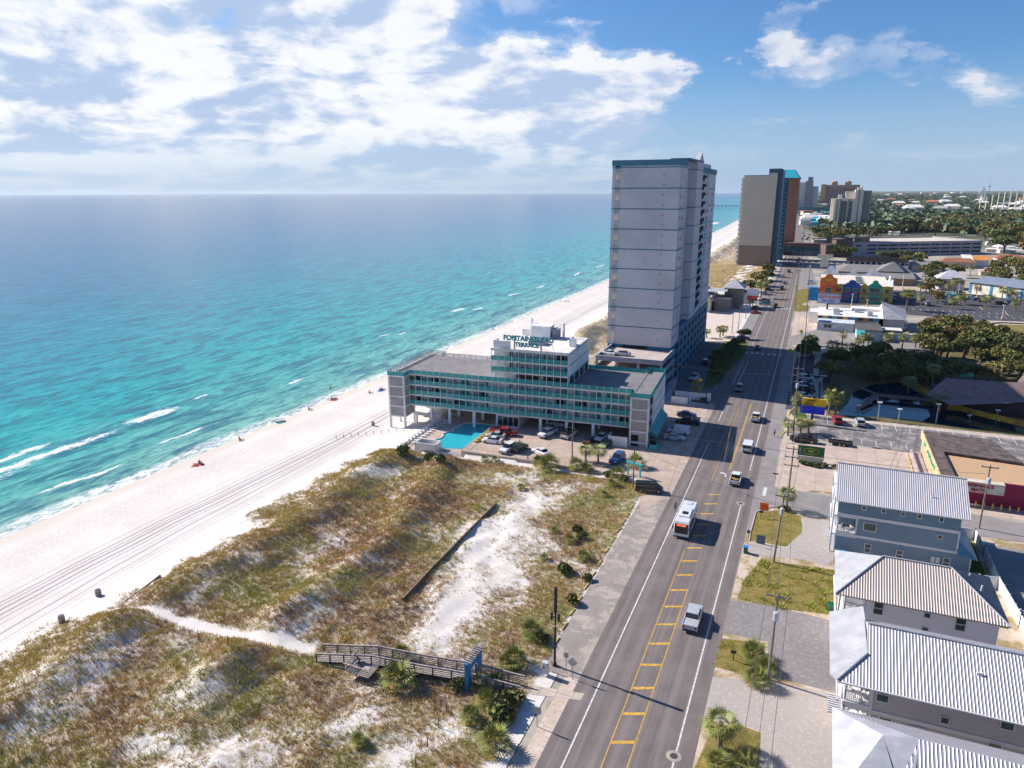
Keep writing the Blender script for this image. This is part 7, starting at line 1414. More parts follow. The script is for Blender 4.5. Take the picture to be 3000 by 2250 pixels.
def sign(label, u, v, vt, w, hh, m_, m2=None, posts=1, diamond=False, rz=0., cat='sign', name='road_sign', txt=None):
    p = at(u, v, 0); H_ = max(1.2, hgt(p, vt)); t = simple(name, label, cat, p, rz); b = MB()
    for k in range(posts): x = 0 if posts == 1 else (-w/2+.08 if k == 0 else w/2-.08); b.box(x-.04, x+.04, .0, .08, 0, H_-.05)
    b.build('post', METAL if m2 is None else m2, t); b = MB()
    if diamond: c_ = H_-w*.7; vface(b, [(0, c_-w*.7), (w*.7, c_), (0, c_+w*.7), (-w*.7, c_)], -.05, -.01)
    else: b.box(-w/2, w/2, -.06, -.01, H_-hh, H_)
    b.build('panel', m_, t)
    if txt: textmesh(txt[0], txt[1], txt[2], t, (-w/2+.1, -.07, H_-hh*.6), (R(90), 0, 0))
    return t, H_
sign('small grey backed sign nearest the black pole', 1658, 1963, 1912, .55, .6, SG); sign('diamond sign with a plate on a thin post by the sidewalk ramp', 1676, 1990, 1925, .9, .8, SG, diamond=True); sign('grey backed sign on the bare verge at the bottom of the dunes', 1573, 2130, 2070, .9, .8, SG); sign('little square sign standing on the pale paver drive', 2190, 1595, 1552, .5, .6, mat('slate_panel', (.10, .14, .22), .6)); sign('small white framed notice board on two legs', 2228, 1593, 1568, 1.3, 1.6, mat('slate_panel', (0, 0, 0)), WHITE, 2, name='notice_board')
sign('bright orange roadwork sign at the street corner', 2236, 1516, 1473, 1.35, 1.35, mat('safety_orange', (.85, .10, .01), .5)); sign('thin metal sign pole on the concrete corner of the side street', 2269, 1427, 1386, 1.0, .25, DMETAL)
for (u, v, vt, lab) in [(2314, 1040, 1020, 'yellow green crossing sign at the tower shadow tip'), (2346, 988, 965, 'yellow green crossing sign near the stores'), (2333, 842, 834, 'yellow warning sign by the oval lawn')]: sign(lab, u, v, vt, 1.2, 1.2, mat('lime_yellow', (.55, .62, .02), .5), diamond=True)
t, H_ = sign('white two panel sign beside the shaded driveway', 2076, 1176, 1152, 1.0, 2.2, WHITE, posts=2); 
t, H_ = sign('green shop sign over a cream board on two brown posts', 2373, 1352, 1307, 5.0, 2.2, mat('forest_green', (.02, .13, .05), .6), mat('brown_post', (.22, .12, .07), .8), 2); b = MB(); b.box(-2.4, 2.4, -.05, -.02, H_-4.0, H_-2.3); b.build('lower_panel', mat('cream_board', (0, 0, 0)), t); b = MB()
for k in range(20): a_ = 2*math.pi*k/20; b.rod((1.5*math.cos(a_), -.09, H_-1.1+.6*math.sin(a_)), (1.5*math.cos(a_+.314), -.09, H_-1.1+.6*math.sin(a_+.314)), .09, n=4)
b.box(-.5, .5, -.1, -.06, H_-1.3, H_-.9); b.build('oval_emblem', mat('gold_letters', (.40, .36, .04), .6), t)
p = at(2377, 1242, .03); t = simple('pylon_sign', 'yellow over bright blue restaurant sign on one black pole beside the parking lot', 'sign', p); b = MB(); b.rod((0, 0, 0), (0, 0, 7), .25, n=8); b.build('pole', DMETAL, t)
h1, h2, h3, h4 = [hgt(p, v) for v in (1168, 1188, 1192, 1212)]; b = MB(); b.box(-2.6, 2.6, -.3, .3, h2, h1); b.build('yellow_panel', mat('sign_yellow', (.80, .50, .01), .5), t); b = MB(); b.box(-2.75, 2.6, -.3, .3, h4, h3); b.build('blue_panel', mat('sign_blue', (.01, .03, .62), .4, var=.4, vs=2), t)
k_ = mat('brown_letters', (.20, .08, .02), .6); textmesh('Hidden', (h1-h2)*.42, k_, t, (-1.5, -.34, h2+(h1-h2)*.60), (R(90), 0, 0)); textmesh('Lagoon', (h1-h2)*.42, k_, t, (-2.0, -.34, h2+(h1-h2)*.26), (R(90), 0, 0)); textmesh('Famous Restaurant', (h1-h2)*.17, k_, t, (-2.2, -.34, h2+(h1-h2)*.06), (R(90), 0, 0))
p = at(2396, 1118, .03); t = simple('golf_sign', 'roadside sign with large golf letters above the shaded parked cars', 'sign', p); hh = hgt(p, 1096); b = MB(); [b.rod((x, 0, 0), (x, 0, hh), .1) for x in (-2.4, 2.4)]; b.box(-3, 3, .05, .1, hh-2.6, hh); b.build('frame', mat('dark_board', (.02, .04, .06), .6), t); textmesh('Golf', 2.1, mat('sign_white', (.7, .7, .75), .5), t, (-2.5, -.05, hh-2.3), (R(90), 0, 0)); b = MB(); [b.box(-2.5+k*.5+(.3 if k > 4 else 0), -2.15+k*.5+(.3 if k > 4 else 0), -.04, .04, hh-.55, hh-.15) for k in range(9)]; b.build('small_lettering', mat('sign_white', (0, 0, 0)), t)
p = at(2204, 880, .03); t = simple('roadside_sign', 'white and red roadside sign among the palms left of the street', 'sign', p); hh = hgt(p, 846); b = MB(); b.box(-3, 3, -.3, .3, hh-3.4, hh, 0); b.box(-2.5, 2.5, -.35, .35, hh-6.2, hh-3.5, 1); b.rod((0, 0, 0), (0, 0, hh-3), .3, mi=0); b.build('board', [WHITE, mat('sign_red', (0, 0, 0))], t)
p = at(2413, 793, .03); t = simple('motel_sign', 'tan roadside motel sign beside the mouth of the footbridge', 'sign', p); b = MB(); b.box(-5, 5, -.3, .3, 8.5, 11); b.box(-2.6, 2.6, -.3, .3, 2.5, 8.3); b.build('board', mat('cream_board', (0, 0, 0)), t)
t = simple('teal_frame', 'empty turquoise wooden sign frame at the hotel lot entrance', 'sign frame', at(1857, 1394, 0), R(-20)); b = MB(); [b.box(x-.12, x+.12, -.12, .12, 0, 2.4) for x in (-1.4, 1.4)]; b.build('posts', TEALL, t); b = MB(); b.box(-1.7, 1.7, -.2, .2, 2.4, 2.75); b.build('beam', TEALL, t)
# utility poles with crossarms, transformers and wires
TF = mat('transformer_grey', (.42, .46, .50), .4)
PO = []
def upole(label, u, v, vt, ut=None, arms=2, tr=True, r=.17, hz=None):
    p = at(u, v, 0); H_ = hgt(p, vt); t = simple('utility_pole', label, 'utility pole', p); b = MB(); top = Vector((0, 0, H_))
    if ut is not None:
        q = at(ut, vt, H_); top = Vector((q.x-p.x, 0, H_))
        if top.x*top.x > 2.25: top.x = math.copysign(1.5, top.x)
    b.rod((0, 0, 0), top, r, r*.6, 8); b.build('pole', POLEW, t)
    for k in range(arms):
        z = H_-.5-k*1.5; s_ = z/H_; b = MB(); b.box(top.x*s_-1.2, top.x*s_+1.2, -.08, .08, z, z+.14)
        for x in (-1.1, 0, 1.1): b.rod((top.x*s_+x, 0, z+.14), (top.x*s_+x, 0, z+.4), .05)
        b.build('crossarm', POLEW, t)
    if tr: z = H_-2.3-arms*.8; s_ = z/H_; b = MB(); b.lathe([(.28, 0), (.3, .1), (.3, .95), (.22, 1.05)], (top.x*s_+.05, -.45, z), 10); b.build('transformer', TF, t)
    PO.append((p, H_, top.x)); return t
upole('leaning wooden utility pole nearest the camera with a white transformer', 2250, 1990, 1737, 2280, 1); upole('leaning utility pole rising from the shaggy lawn beside the green bin', 2266, 1646, 1445, 2299, 1); upole('utility pole behind the corner palm', 2304, 1490, 1308, 2326, 3, False); upole('cluttered utility pole beside the curbed palm island', 2324, 1274, 1075, 2339, 3); upole('utility pole in front of the low white stores', 2358, 1000, 762, 2375, 1)
upole('tall pole beside the oval lawn and the arcade sign', 2330, 905, 790, 2338, 1, False, .2)
for (lab, u, v, vt) in [('stout wooden pole with a transformer on the side lane behind the blue house', 2868, 1548, 1362), ('grey pole in the middle of the hotel car park edge', 1676, 1342, 1206), ('plain pole at the street corner of the hotel lot', 1854, 1428, 1318), ('pole standing beside the street end of the hotel', 1969, 1160, 1063), ('left pole at the edge of the vacant sand lot', 2144, 977, 918), ('middle pole at the edge of the vacant sand lot', 2162, 978, 892), ('right tall pole at the edge of the vacant sand lot', 2184, 934, 873), ('pole in the roadside tree belt left of the street', 2264, 792, 757), ('pole at the left end of the shaded road', 2322, 760, 712), ('pole by the white van in the pale lot', 2700, 832, 790), ('pole in the lawn beside the curving lane', 2870, 952, 912), ('pole in front of the big parking lot', 2811, 927, 900), ('pole at the right edge by the kerb', 2992, 936, 885)]:
    upole(lab, u, v, vt, None, 0 if 'plain' in lab or 'grey pole' in lab or 'lot' in lab else 1, 'stout' in lab, .15)
t = simple('overhead_wires', 'long dark overhead cables strung between the utility poles', 'cables', (0, 0, 0)); 
W_ = mat('wire', (.05, .05, .055), .7)
def wire(a, c, sag=.8, r=.028):
    b = MB(); a = Vector(a); c = Vector(c); pts = [a.lerp(c, k/12)-Vector((0, 0, sag*4*(k/12)*(1-k/12))) for k in range(13)]; b.tube(pts, [r]*13, 3); return b.build('wire', W_, t)
ends = [(Vector((PO[0][0].x-.3, 30, 0)), PO[0][1]+.3, 0)]+PO[:6]+[(Vector((-6, 620, 0)), 13, 0), (Vector((-14, 900, 0)), 13, 0)]
for (p0_, h0, t0), (p1_, h1_, t1) in zip(ends, ends[1:]):
    for dx_, dz_ in ((-1.1, 0), (1.1, 0), (0, -1.4)): wire((p0_.x+t0+dx_, p0_.y, h0+dz_), (p1_.x+t1+dx_, p1_.y, h1_+dz_), .6)
for a_, c_ in [((at(1676, 1342, 0), 9.), (PO[2][0], PO[2][1]-1)), ((at(1854, 1428, 0), 8.), (PO[1][0], PO[1][1]-2)), ((at(1969, 1160, 0), 8.5), (PO[3][0], PO[3][1]-2)), ((PO[2][0], PO[2][1]-1), (at(2868, 1548, 0), 9.5)), ((at(2264, 792, 0), 11), (Vector((4, 560, 0)), 11))]: wire((a_[0].x, a_[0].y, a_[1]), (c_[0].x, c_[0].y, c_[1]), .5)
# lamp posts
def lamp(label, u, v, vt, arm=0., yb=True):
    p = at(u, v, 0); H_ = hgt(p, vt); t = simple('lamp_post', label, 'lamp post', p); b = MB(); b.rod((0, 0, .6 if yb else 0), (0, 0, H_), .13, .09, 8)
    if arm: b.tube([(0, 0, H_-.8), (arm*.5, 0, H_), (arm, 0, H_)], [.06]*3, 5)
    b.build('pole', WHITE if yb else METAL, t); b = MB(); b.box(arm-.5, arm+.5, -.3, .3, H_, H_+.2); b.build('lamp_head', WHITE, t)
    if yb: b = MB(); b.lathe([(.4, 0), (.4, .9), (.3, 1.0)], n=10); b.build('base', mat('yellow_base', (.62, .46, .06), .6), t)
for u, v, vt, lab in [(2494, 898, 863, 'left lamp post in front of the blue arcade front'), (2540, 896, 880, 'short lamp post in front of the mint arcade front'), (2613, 884, 858, 'lamp post at the arcade corner'), (2643, 845, 805, 'lamp post in the pale lot behind the arcade'), (2687, 890, 862, 'lamp post on the kerbed island'), (2749, 878, 846, 'lamp post on the grassy island'), (2776, 893, 868, 'lamp post before the painted truck'), (2803, 888, 832, 'tall lamp post right of the painted truck'), (2861, 873, 841, 'lamp post beside the blue roofed hall'), (2935, 935, 895, 'lamp post with a yellow base at the lot edge'), (2976, 905, 880, 'lamp post on the far right of the lot'), (2610, 838, 820, 'thin lamp post behind the mustard front')]: lamp(lab, u, v, vt)
for u, v, vt, arm, lab in [(2236, 868, 812, 2.8, 'curved street lamp left of the road'), (2275, 792, 775, 2.5, 'street lamp at the tan tower shadow'), (2474, 752, 748-10, 2.5, 'street lamp near the footbridge mouth')]: lamp(lab, u, v, vt, arm, False)
for i, (u, v, vt) in enumerate([(2919, 1230, 1203), (2840, 1225, 1217), (2741, 1242, 1185), (2631, 1238, 1200), (2571, 1232, 1180), (2515, 1210, 1188)]): lamp(['lagoon lamp with a white plate at the restaurant ramp', 'small globe lamp half hidden by the brown tree', 'brown lagoon lamp post with a square lantern', 'thin lagoon lamp post left of the brown one', 'lagoon lamp post before the little footbridge', 'lamp with a white sign at the lagoon steps'][i], u, v, vt, 0, False)
# bins
def bin_(label, p, bc, lc, rz=0.):
    t = simple('wheelie_bin', label, 'bin', p, rz); b = MB(); b.add([(-.25, -.3, 0), (.25, -.3, 0), (.25, .3, 0), (-.25, .3, 0), (-.32, -.38, 1), (.32, -.38, 1), (.32, .38, 1), (-.32, .38, 1)], [(3, 2, 1, 0), (4, 5, 6, 7), (0, 1, 5, 4), (1, 2, 6, 5), (2, 3, 7, 6), (3, 0, 4, 7)]); b.build('body', bc, t); b = MB(); b.box(-.35, .35, -.42, .42, 1.0, 1.12); b.build('lid', lc, t); b = MB(); [b.rod((s_*.3-.04, .35, .12), (s_*.3+.04, .35, .12), .12, n=8) for s_ in (-1, 1)]; b.build('wheels', TRM, t)
BG = mat('bin_green', (.012, .10, .06), .5); BB = mat('bin_blue_lid', (.01, .22, .62), .5); BD = mat('bin_blue', (.02, .12, .30), .5)
bin_('green wheelie bin with a bright blue lid at the kerb', at(2184, 1620, 0), BG, BB); bin_('all green wheelie bin beside the white balcony frame', at(2432, 1790, .02), BG, BG, .3); bin_('wheelie bin with a blue lid in the shade under the blue house, right one', (7.9, 107.7, 0), BD, BB); bin_('dark blue wheelie bin under the blue house, left one', (7.0, 107.7, 0), BD, BD)
def barrel(label, u, v):
    t = simple('beach_bin', label, 'barrel', at(u, v)); b = MB(); b.lathe([(.38, -.05), (.40, .5), (.38, .95)], n=14); b.build('slats', mat('barrel_wood', (.26, .21, .20), .9, var=.4, vs=6), t); b = MB(); b.lathe([(.34, .955), (.34, .96)], n=12); b.build('liner', mat('blue_liner', (.01, .02, .10), .4), t)
barrel('slatted round litter barrel on the beach beside the path, right one', 289, 1745); barrel('slatted round litter barrel on the beach near the tyre tracks, left one', 182, 1822); barrel('slatted litter barrel on the sand in front of the hotel stair', 1093, 1247)
# mailboxes, manholes, parking stops
for lab, p, rz in [('black mailbox on a post in the bare patch beside the palmettos', at(2148, 1935, 0), 0), ('brown mailbox below the orange roadwork sign', at(2229, 1518, 0), 0), ('black mailbox on the verge of the side lane', (34.5, 118.5, 0), 0)]:
    t = simple('mailbox', lab, 'mailbox', p, rz); b = MB(); b.box(-.05, .05, -.05, .05, 0, 1.0); b.build('post', DWOOD, t); b = MB(); b.box(-.35, .25, -.12, .12, 1.0, 1.25); b.rod((-.35, 0, 1.22), (.25, 0, 1.22), .12, n=8); b.build('box', DMETAL, t)
for i, (u, v) in enumerate([(1974, 2215), (2170, 1475), (2203, 1400), (2191, 1453), (2050, 1870)][:4]):
    t = simple('manhole_cover', ['manhole cover with a pale ring at the bottom of the street', 'large ringed manhole cover in the junction mouth', 'manhole cover ahead of the white work pickup', 'small manhole cover in the middle of the junction'][i], 'manhole', at(u, v, .024)); b = MB(); b.lathe([(.75 if i < 2 else .45, 0), (.75 if i < 2 else .45, .008)], n=20); b.build('ring', mat('pale_ring', (.36, .31, .27), .9), t); b = MB(); b.lathe([(.38 if i < 2 else .36, .012), (.38 if i < 2 else .36, .018)], n=16); b.build('lid', mat('iron_lid', (.05, .045, .05), .7), t)
STP = None
def stop(p, rz, lab, grp, sc=1.):
    global STP
    if STP is None:
        STP = thing('parking_stop', lab, 'parking stop'); b = MB(); b.add([(-.9, -.12, 0), (.9, -.12, 0), (.9, .12, 0), (-.9, .12, 0), (-.85, -.07, .14), (.85, -.07, .14), (.85, .07, .14), (-.85, .07, .14)], [(4, 5, 6, 7), (0, 1, 5, 4), (1, 2, 6, 5), (2, 3, 7, 6), (3, 0, 4, 7)]); b.build('block', YKERB, STP); o = STP
    else: o = copy_tree(STP)
    o.location = p; o.rotation_euler = (0, 0, rz); o['label'] = lab; o['group'] = grp; o.scale = (sc, 1, 1)
for i, (u, v) in enumerate([(1738, 1683), (1718, 1719), (1698, 1756), (1676, 1794), (1654, 1835), (1630, 1880), (1757, 1650), (1778, 1612), (1795, 1582), (1810, 1555), (1825, 1530), (1838, 1508), (1850, 1485)]): stop(at(u, v, .02), R(86), 'yellow concrete stop in the line between the dune scrub and the broken old lot', 'yellow stops along the dunes')
for k in range(8): stop((21.2, 143.5+k*2.3, .02), R(90), 'yellow stop in the row beside the strip mall walkway', 'yellow stops by the strip mall')
for k in range(3): stop(at(2385+k*45, 1440+k*5, .02), R(8), 'yellow stop on the corner lot beside the side street', 'yellow stops on the corner lot')
BO = None
for k in range(7):
    if BO is None: BO = thing('bollard', 'b', 'bollard'); b = MB(); b.lathe([(.14, 0), (.14, 1.0), (.08, 1.08)], n=8); b.build('tube', mat('yellow_base', (0, 0, 0)), BO); o = BO; b = MB(); b.lathe([(.2, 0), (.2, .05)], n=8); b.build('foot', CONC, BO)
    else: o = copy_tree(BO)
    o.location = (29.4+k*1.25, 136.0, .02); o['label'] = 'yellow bollard in the row before the crimson wall'; o['group'] = 'yellow bollards before the crimson wall'
for i, (u, v) in enumerate([(2292, 1350), (2304, 1346)][:0]): pass
# parking bay lines
b = MB()
for k in range(16): x = 3.+k*2.9; b.box(x, x+.14, 176.2-k*.04, 181.5-k*.04, .034, .038)
for k in range(11): x = 4.+k*2.9; b.box(x, x+.14, 163.6, 167., .034, .038)
for k in range(9): x = -6.0; b.box(x+.4, x+5.5, 190.5+k*3., 190.64+k*3., .034, .038)
for k in range(14): x = 40+k*3.; b.box(x, x+.14, 372, 378, .034, .038); 
for k in range(14): x = 50+k*3.; b.box(x, x+.14, 360.5, 367, .034, .038)
tagp(b.build('bay_lines', WLINE), kind='structure')
b = MB()
for k in range(4):
    p_ = at(1885+k*33, 1403+k*5, 0); b.add([(p_.x, p_.y, .022), (p_.x+.12, p_.y, .022), (p_.x+.9, p_.y-2.6, .022), (p_.x+.78, p_.y-2.6, .022)], [(0, 3, 2, 1)])
for k in range(4): x, y, _ = hl(-34.+k*1.1, -11.5); b.add([(x, y, .022), (x+.12, y, .022), (x+1.6, y-2.6, .022), (x+1.48, y-2.6, .022)], [(0, 3, 2, 1)])
for k in range(3): b.add([(1+k*3.2, 137.6, .022), (1.15+k*3.2, 137.6, .022), (3.1+k*3.2, 133, .022), (2.95+k*3.2, 133, .022)], [(0, 3, 2, 1)])
tagp(b.build('bay_lines', YLINE), kind='structure')
# kerbs
def kerb(pts, m_=None, w=.18, h_=.13, z=0.):
    b = MB(); P_ = [Vector((*p, z)) for p in pts]
    for a_, c_ in zip(P_, P_[1:]):
        d = (c_-a_).normalized(); nn = Vector((-d.y, d.x, 0))*w/2; U = Vector((0, 0, h_)); b.add([a_-nn, c_-nn, c_+nn, a_+nn, a_-nn+U, c_-nn+U, c_+nn+U, a_+nn+U], [(4, 5, 6, 7), (0, 1, 5, 4), (2, 3, 7, 6), (1, 2, 6, 5), (3, 0, 4, 7)])
    o = b.build('kerb', m_ or WALK); tagp(o, kind='structure')
kerb(PX([(2290, 1276), (2300, 1264), (2338, 1258), (2372, 1262)]), YKERB); kerb(PX([(2332, 1190), (2315, 1205), (2310, 1218), (2335, 1232), (2365, 1240)]), YKERB); kerb(PX([(2195, 1585), (2198, 1560), (2215, 1500), (2255, 1488), (2300, 1480)])); kerb(PX([(2742, 895), (2870, 900), (2872, 903)]), YKERB); kerb(PX([(2680, 890), (2690, 899), (2715, 896)]), YKERB); kerb(PX([(2872, 900), (2880, 908), (2900, 908)]), YKERB); kerb(PX([(2945, 912), (2955, 926), (2985, 928)]), YKERB)
kerb(PX([(2897, 950), (2905, 963), (2925, 970)]), DWOOD, .3, .5); kerb(PX([(2897, 950), (2930, 947), (3060, 953)]), DWOOD, .3, .5)
sheet('lawn', PX([(2905, 960), (2930, 950), (3060, 955), (3060, 985), (2940, 972)]), .05, LAWN); sheet('lawn', PX([(2340, 1192), (2312, 1208), (2336, 1228), (2368, 1236), (2362, 1215)]), .036, GREEN); sheet('putting_green', PX([(2948, 1072), (2960, 1058), (3030, 1062), (3040, 1080), (2990, 1078)]), .05, mat('turf_green', (.02, .26, .12), .9)); sheet('putting_green', PX([(2815, 1100), (2825, 1092), (2860, 1095), (2865, 1103), (2830, 1106)]), .05, mat('turf_green', (0, 0, 0))); sheet('stream', PX([(2760, 1086), (2800, 1088), (2830, 1072), (2850, 1058), (2842, 1056), (2820, 1070), (2795, 1082), (2765, 1082)]), .05, mat('stream_blue', (.05, .22, .28), .5)); sheet('garden_path', PX([(2400, 1060), (2410, 1040), (2388, 1040), (2380, 1110), (2384, 1200), (2398, 1205)]), .03, WALK); sheet('garden_path', PX([(2725, 1045), (2760, 1048), (2750, 1055), (2735, 1065), (2715, 1060)]), .05, WALK)
# ---- boardwalk with bench and blue shelter
t = thing('boardwalk', 'weathered grey wooden boardwalk ramp with slatted railings over the dunes', 'boardwalk'); bw = [(-49.6, 58.2), (-42.8, 59.6), (-37.5, 60.2), (-31.0, 61.3), (-25.2, 61.9)]
b = MB()
def ribbon(b, pts, off0, off1, z0, z1, zz=None):
    for i in range(len(pts)-1):
        a_ = Vector((*pts[i], 0)); c_ = Vector((*pts[i+1], 0)); d = (c_-a_).normalized(); n_ = Vector((-d.y, d.x, 0)); za = zz[i] if zz else 0; zc = zz[i+1] if zz else 0
        b.add([a_+n_*off0+Vector((0, 0, za+z0)), c_+n_*off0+Vector((0, 0, zc+z0)), c_+n_*off1+Vector((0, 0, zc+z0)), a_+n_*off1+Vector((0, 0, za+z0)), a_+n_*off0+Vector((0, 0, za+z1)), c_+n_*off0+Vector((0, 0, zc+z1)), c_+n_*off1+Vector((0, 0, zc+z1)), a_+n_*off1+Vector((0, 0, za+z1))], [(4, 5, 6, 7), (3, 2, 1, 0), (0, 1, 5, 4), (2, 3, 7, 6), (1, 2, 6, 5), (3, 0, 4, 7)])
zb = [-.15, .55, .55, .45, .05]; WD = mat('deck_boards', (.36, .31, .285), .9, var=.2, vs=2., streak=(0, .16, .5)); WR = mat('rail_boards', (.33, .275, .265), .9, var=.3, vs=3.)
ribbon(b, bw, -.85, .85, -.06, .04, zb); b.box(-44.6, -41.6, 56.4, 58.6, .5, .6); b.build('deck', WD, t)
for side in (-.9, .9):
    b = MB()
    for k in range(4): ribbon(b, bw, side-.03, side+.03, .2+k*.24, .30+k*.24, zb)
    ribbon(b, bw, side-.09, side+.09, 1.12, 1.17, zb); b.build('railing', WR, t)
    for i in range(len(bw)-1):
        a_, c_ = Vector((*bw[i], zb[i])), Vector((*bw[i+1], zb[i+1])); n_ = max(2, int((c_-a_).length/1.7))
        for k in range(n_):
            q_ = a_.lerp(c_, k/n_); d = (c_-a_).normalized(); nn = Vector((-d.y, d.x, 0)).normalized()*side*1.06; b = MB(); b.box(q_.x+nn.x-.06, q_.x+nn.x+.06, q_.y+nn.y-.06, q_.y+nn.y+.06, -.6, q_.z+1.12); b.build('post', DWOOD, t)
b = MB()
for k in range(4): b.box(-44.7, -41.5, 56.3, 56.36, .8+k*.24, .9+k*.24); b.box(-44.7, -44.64, 56.3, 58.7, .8+k*.24, .9+k*.24); b.box(-41.56, -41.5, 56.3, 58.9, .8+k*.24, .9+k*.24)
b.box(-44.8, -41.4, 56.2, 56.4, 1.65, 1.7); b.box(-44.4, -43.9, 56.8, 58.4, 1.0, 1.06); b.build('bench_bay', WR, t)
t = thing('blue_shelter', 'bright blue gateway shelter with a slatted top over the boardwalk', 'shelter', (-30.9, 61.3, 0)); BL_ = mat('shelter_blue', (.01, .20, .42), .6, var=.15)
for y in (-1.35, 1.35): b = MB(); b.box(-.2, .2, y-.45, y+.45, -.3, 3.3); b.build('panel', BL_, t)
b = MB(); b.box(-.12, .12, -.9, .9, 2.1, 3.25); b.build('cross_panel', BL_, t)
b = MB(); [b.box(-.5, .5, -1.5+k*.36, -1.36+k*.36, 3.3, 3.42) for k in range(9)]; b.build('slatted_top', WR, t)
sheet('sidewalk', PX([(1522, 2022), (1548, 2000), (1580, 2012), (1712, 2032), (1702, 2052), (1560, 2035)]), .03, WALK)
# timber retaining boards, driftwood, stakes
t = thing('timber_edge', 'long straight dark timber edging between the dune grass and the bare sand', 'timber wall'); b = MB(); pl = [at(1180, 1762), at(1270, 1665), at(1380, 1553), at(1452, 1480)]
for a_, c_ in zip(pl, pl[1:]): b.add([a_+Vector((-.08, 0, -.4)), c_+Vector((-.08, 0, -.4)), c_+Vector((.08, 0, -.4)), a_+Vector((.08, 0, -.4)), a_+Vector((-.08, 0, .5)), c_+Vector((-.08, 0, .5)), c_+Vector((.08, 0, .5)), a_+Vector((.08, 0, .5))], [(4, 5, 6, 7), (0, 1, 5, 4), (2, 3, 7, 6)])
b.build('planks', mat('old_timber', (.22, .145, .10), .9, var=.3, vs=2), t)
b = MB(); [b.box(q_.x+.08, q_.x+.2, q_.y-.06, q_.y+.06, q_.z-.3, q_.z+.6) for q_ in pl]; b.build('posts', DWOOD, t)
t = thing('driftwood_log', 'long dark driftwood log half buried at the edge of the beach', 'log'); a_, c_ = at(368, 1762), at(470, 1690); b = MB(); b.tube([a_+Vector((0, 0, .05)), a_.lerp(c_, .6)+Vector((0, 0, .12)), c_+Vector((0, 0, .2))], [.08, .12, .2], 7); b.build('log', DWOOD, t)
for i, (u, v) in enumerate([(582, 1872), (669, 1892), (1285, 2130), (1252, 2190), (1218, 2248), (1308, 2085)]): t = thing('stake', ['thin stake beside the sand path, left one', 'thin stake beside the sand path, right one', 'bare stake in the lower dune grass, upper one', 'bare stake in the lower dune grass, middle one', 'bare stake at the bottom edge of the dunes', 'crooked stake below the boardwalk'][i], 'stake', at(u, v)); b = MB(); b.rod((0, 0, -.2), (.05, 0, 1.3), .05, n=5); b.build('shaft', DWOOD, t)
# things on the hotel lot
for lab, bx, m_ in [('brown stacked crates at the car park rail, left stack', (-19.5, -15.2), BRN), ('brown stacked crates at the car park rail, right stack', (-18.3, -15.4), BRN)]:
    t = thing('crate_stack', lab, 'crates', hl(*bx)); b = MB(); b.box(-.5, .5, -.5, .5, 0, 1.4); b.build('crate', m_, t); b = MB(); b.box(-.54, .54, -.54, .54, 1.4, 1.48); b.build('lid', mat('crate_lid', (.36, .22, .17), .8), t)
for i, p in enumerate([hl(-27.2, -5.2), hl(-54, 7, 11.05), hl(-49.5, 17, 11.05), hl(-22.3, -14.3)]): t = thing('traffic_cone', ['small red cone behind the white pickup', 'red cone on the left hotel roof', 'pale cone by the roof fence', 'orange cone at the car park rail'][i], 'cone', p); b = MB(); b.lathe([(.18, .04), (.04, .6)], n=8); b.build('cone', mat('safety_orange', (0, 0, 0)), t); b = MB(); b.box(-.22, .22, -.22, .22, 0, .04); b.build('base', TRM, t)
t = thing('bin_enclosure', 'white walled bin enclosure beside the right stair of the hotel', 'wall', (-29.6, 143.4, 0), R(3.4)); b = MB(); b.box(-8.4, -4.2, -1.1, -.9, 0, 2.2); b.box(-8.4, -8.2, -.9, 1.8, 0, 2.2); b.build('wall', WHITE, t)
t = thing('planter', 'teal planter box with dark shrubs at the corner of the hotel', 'planter', (-29.6, 143.4, 0), R(3.4)); b = MB(); b.box(.5, 2.0, -.8, 1.2, 0, 1.0); b.build('box', TEALL, t); b = MB(); b.ball((1.2, .2, 1.2), .7, .9, .5); b.build('shrub', LEAFD, t)
t = thing('bin_store_wall', 'white angled low wall beside the street behind the hotel', 'wall'); p = at(1966, 1180, 0); b = MB(); b.box(p.x, p.x+4.4, p.y, p.y+.2, 0, 1.8); b.box(p.x+4.2, p.x+4.4, p.y, p.y+4, 0, 1.8); b.box(p.x, p.x+8, p.y+5, p.y+5.2, 0, 2.); b.build('wall', WHITE, t)
# pier, ferris wheel, driving-range poles, antenna
t = thing('fishing_pier', 'long dark fishing pier on the horizon between the towers', 'pier'); b = MB(); b.box(-560, -170, 2640, 2648, 4.5, 6); b.build('deck', mat('pier_dark', (.06, .09, .13), .8), t)
for k in range(34): b = MB(); x = -555+k*12; b.rod((x, 2641, -5), (x, 2641, 4.5), .9, n=5); b.build('pile', MATS['pier_dark'], t)
p = at(2873, 597, 0); t = thing('ferris_wheel', 'white ferris wheel on the right skyline', 'ferris wheel', p, R(60)); hw = hgt(p, 549)
b = MB(); rr = hw*.46; zc = hw-rr
for k in range(28):
    a_, c_ = 2*math.pi*k/28, 2*math.pi*(k+1)/28
    for y in (-2, 2): b.rod((rr*math.cos(a_), y, zc+rr*math.sin(a_)), (rr*math.cos(c_), y, zc+rr*math.sin(c_)), .55, n=4); b.rod((0, y, zc), (rr*math.cos(a_), y, zc+rr*math.sin(a_)), .3, n=3)
b.build('wheel', WHITE, t); b = MB(); [b.rod((x, y, 0), (0, y, zc), 1.0, n=4) for x in (-rr*.5, rr*.5) for y in (-3, 3)]; b.build('supports', WHITE, t)
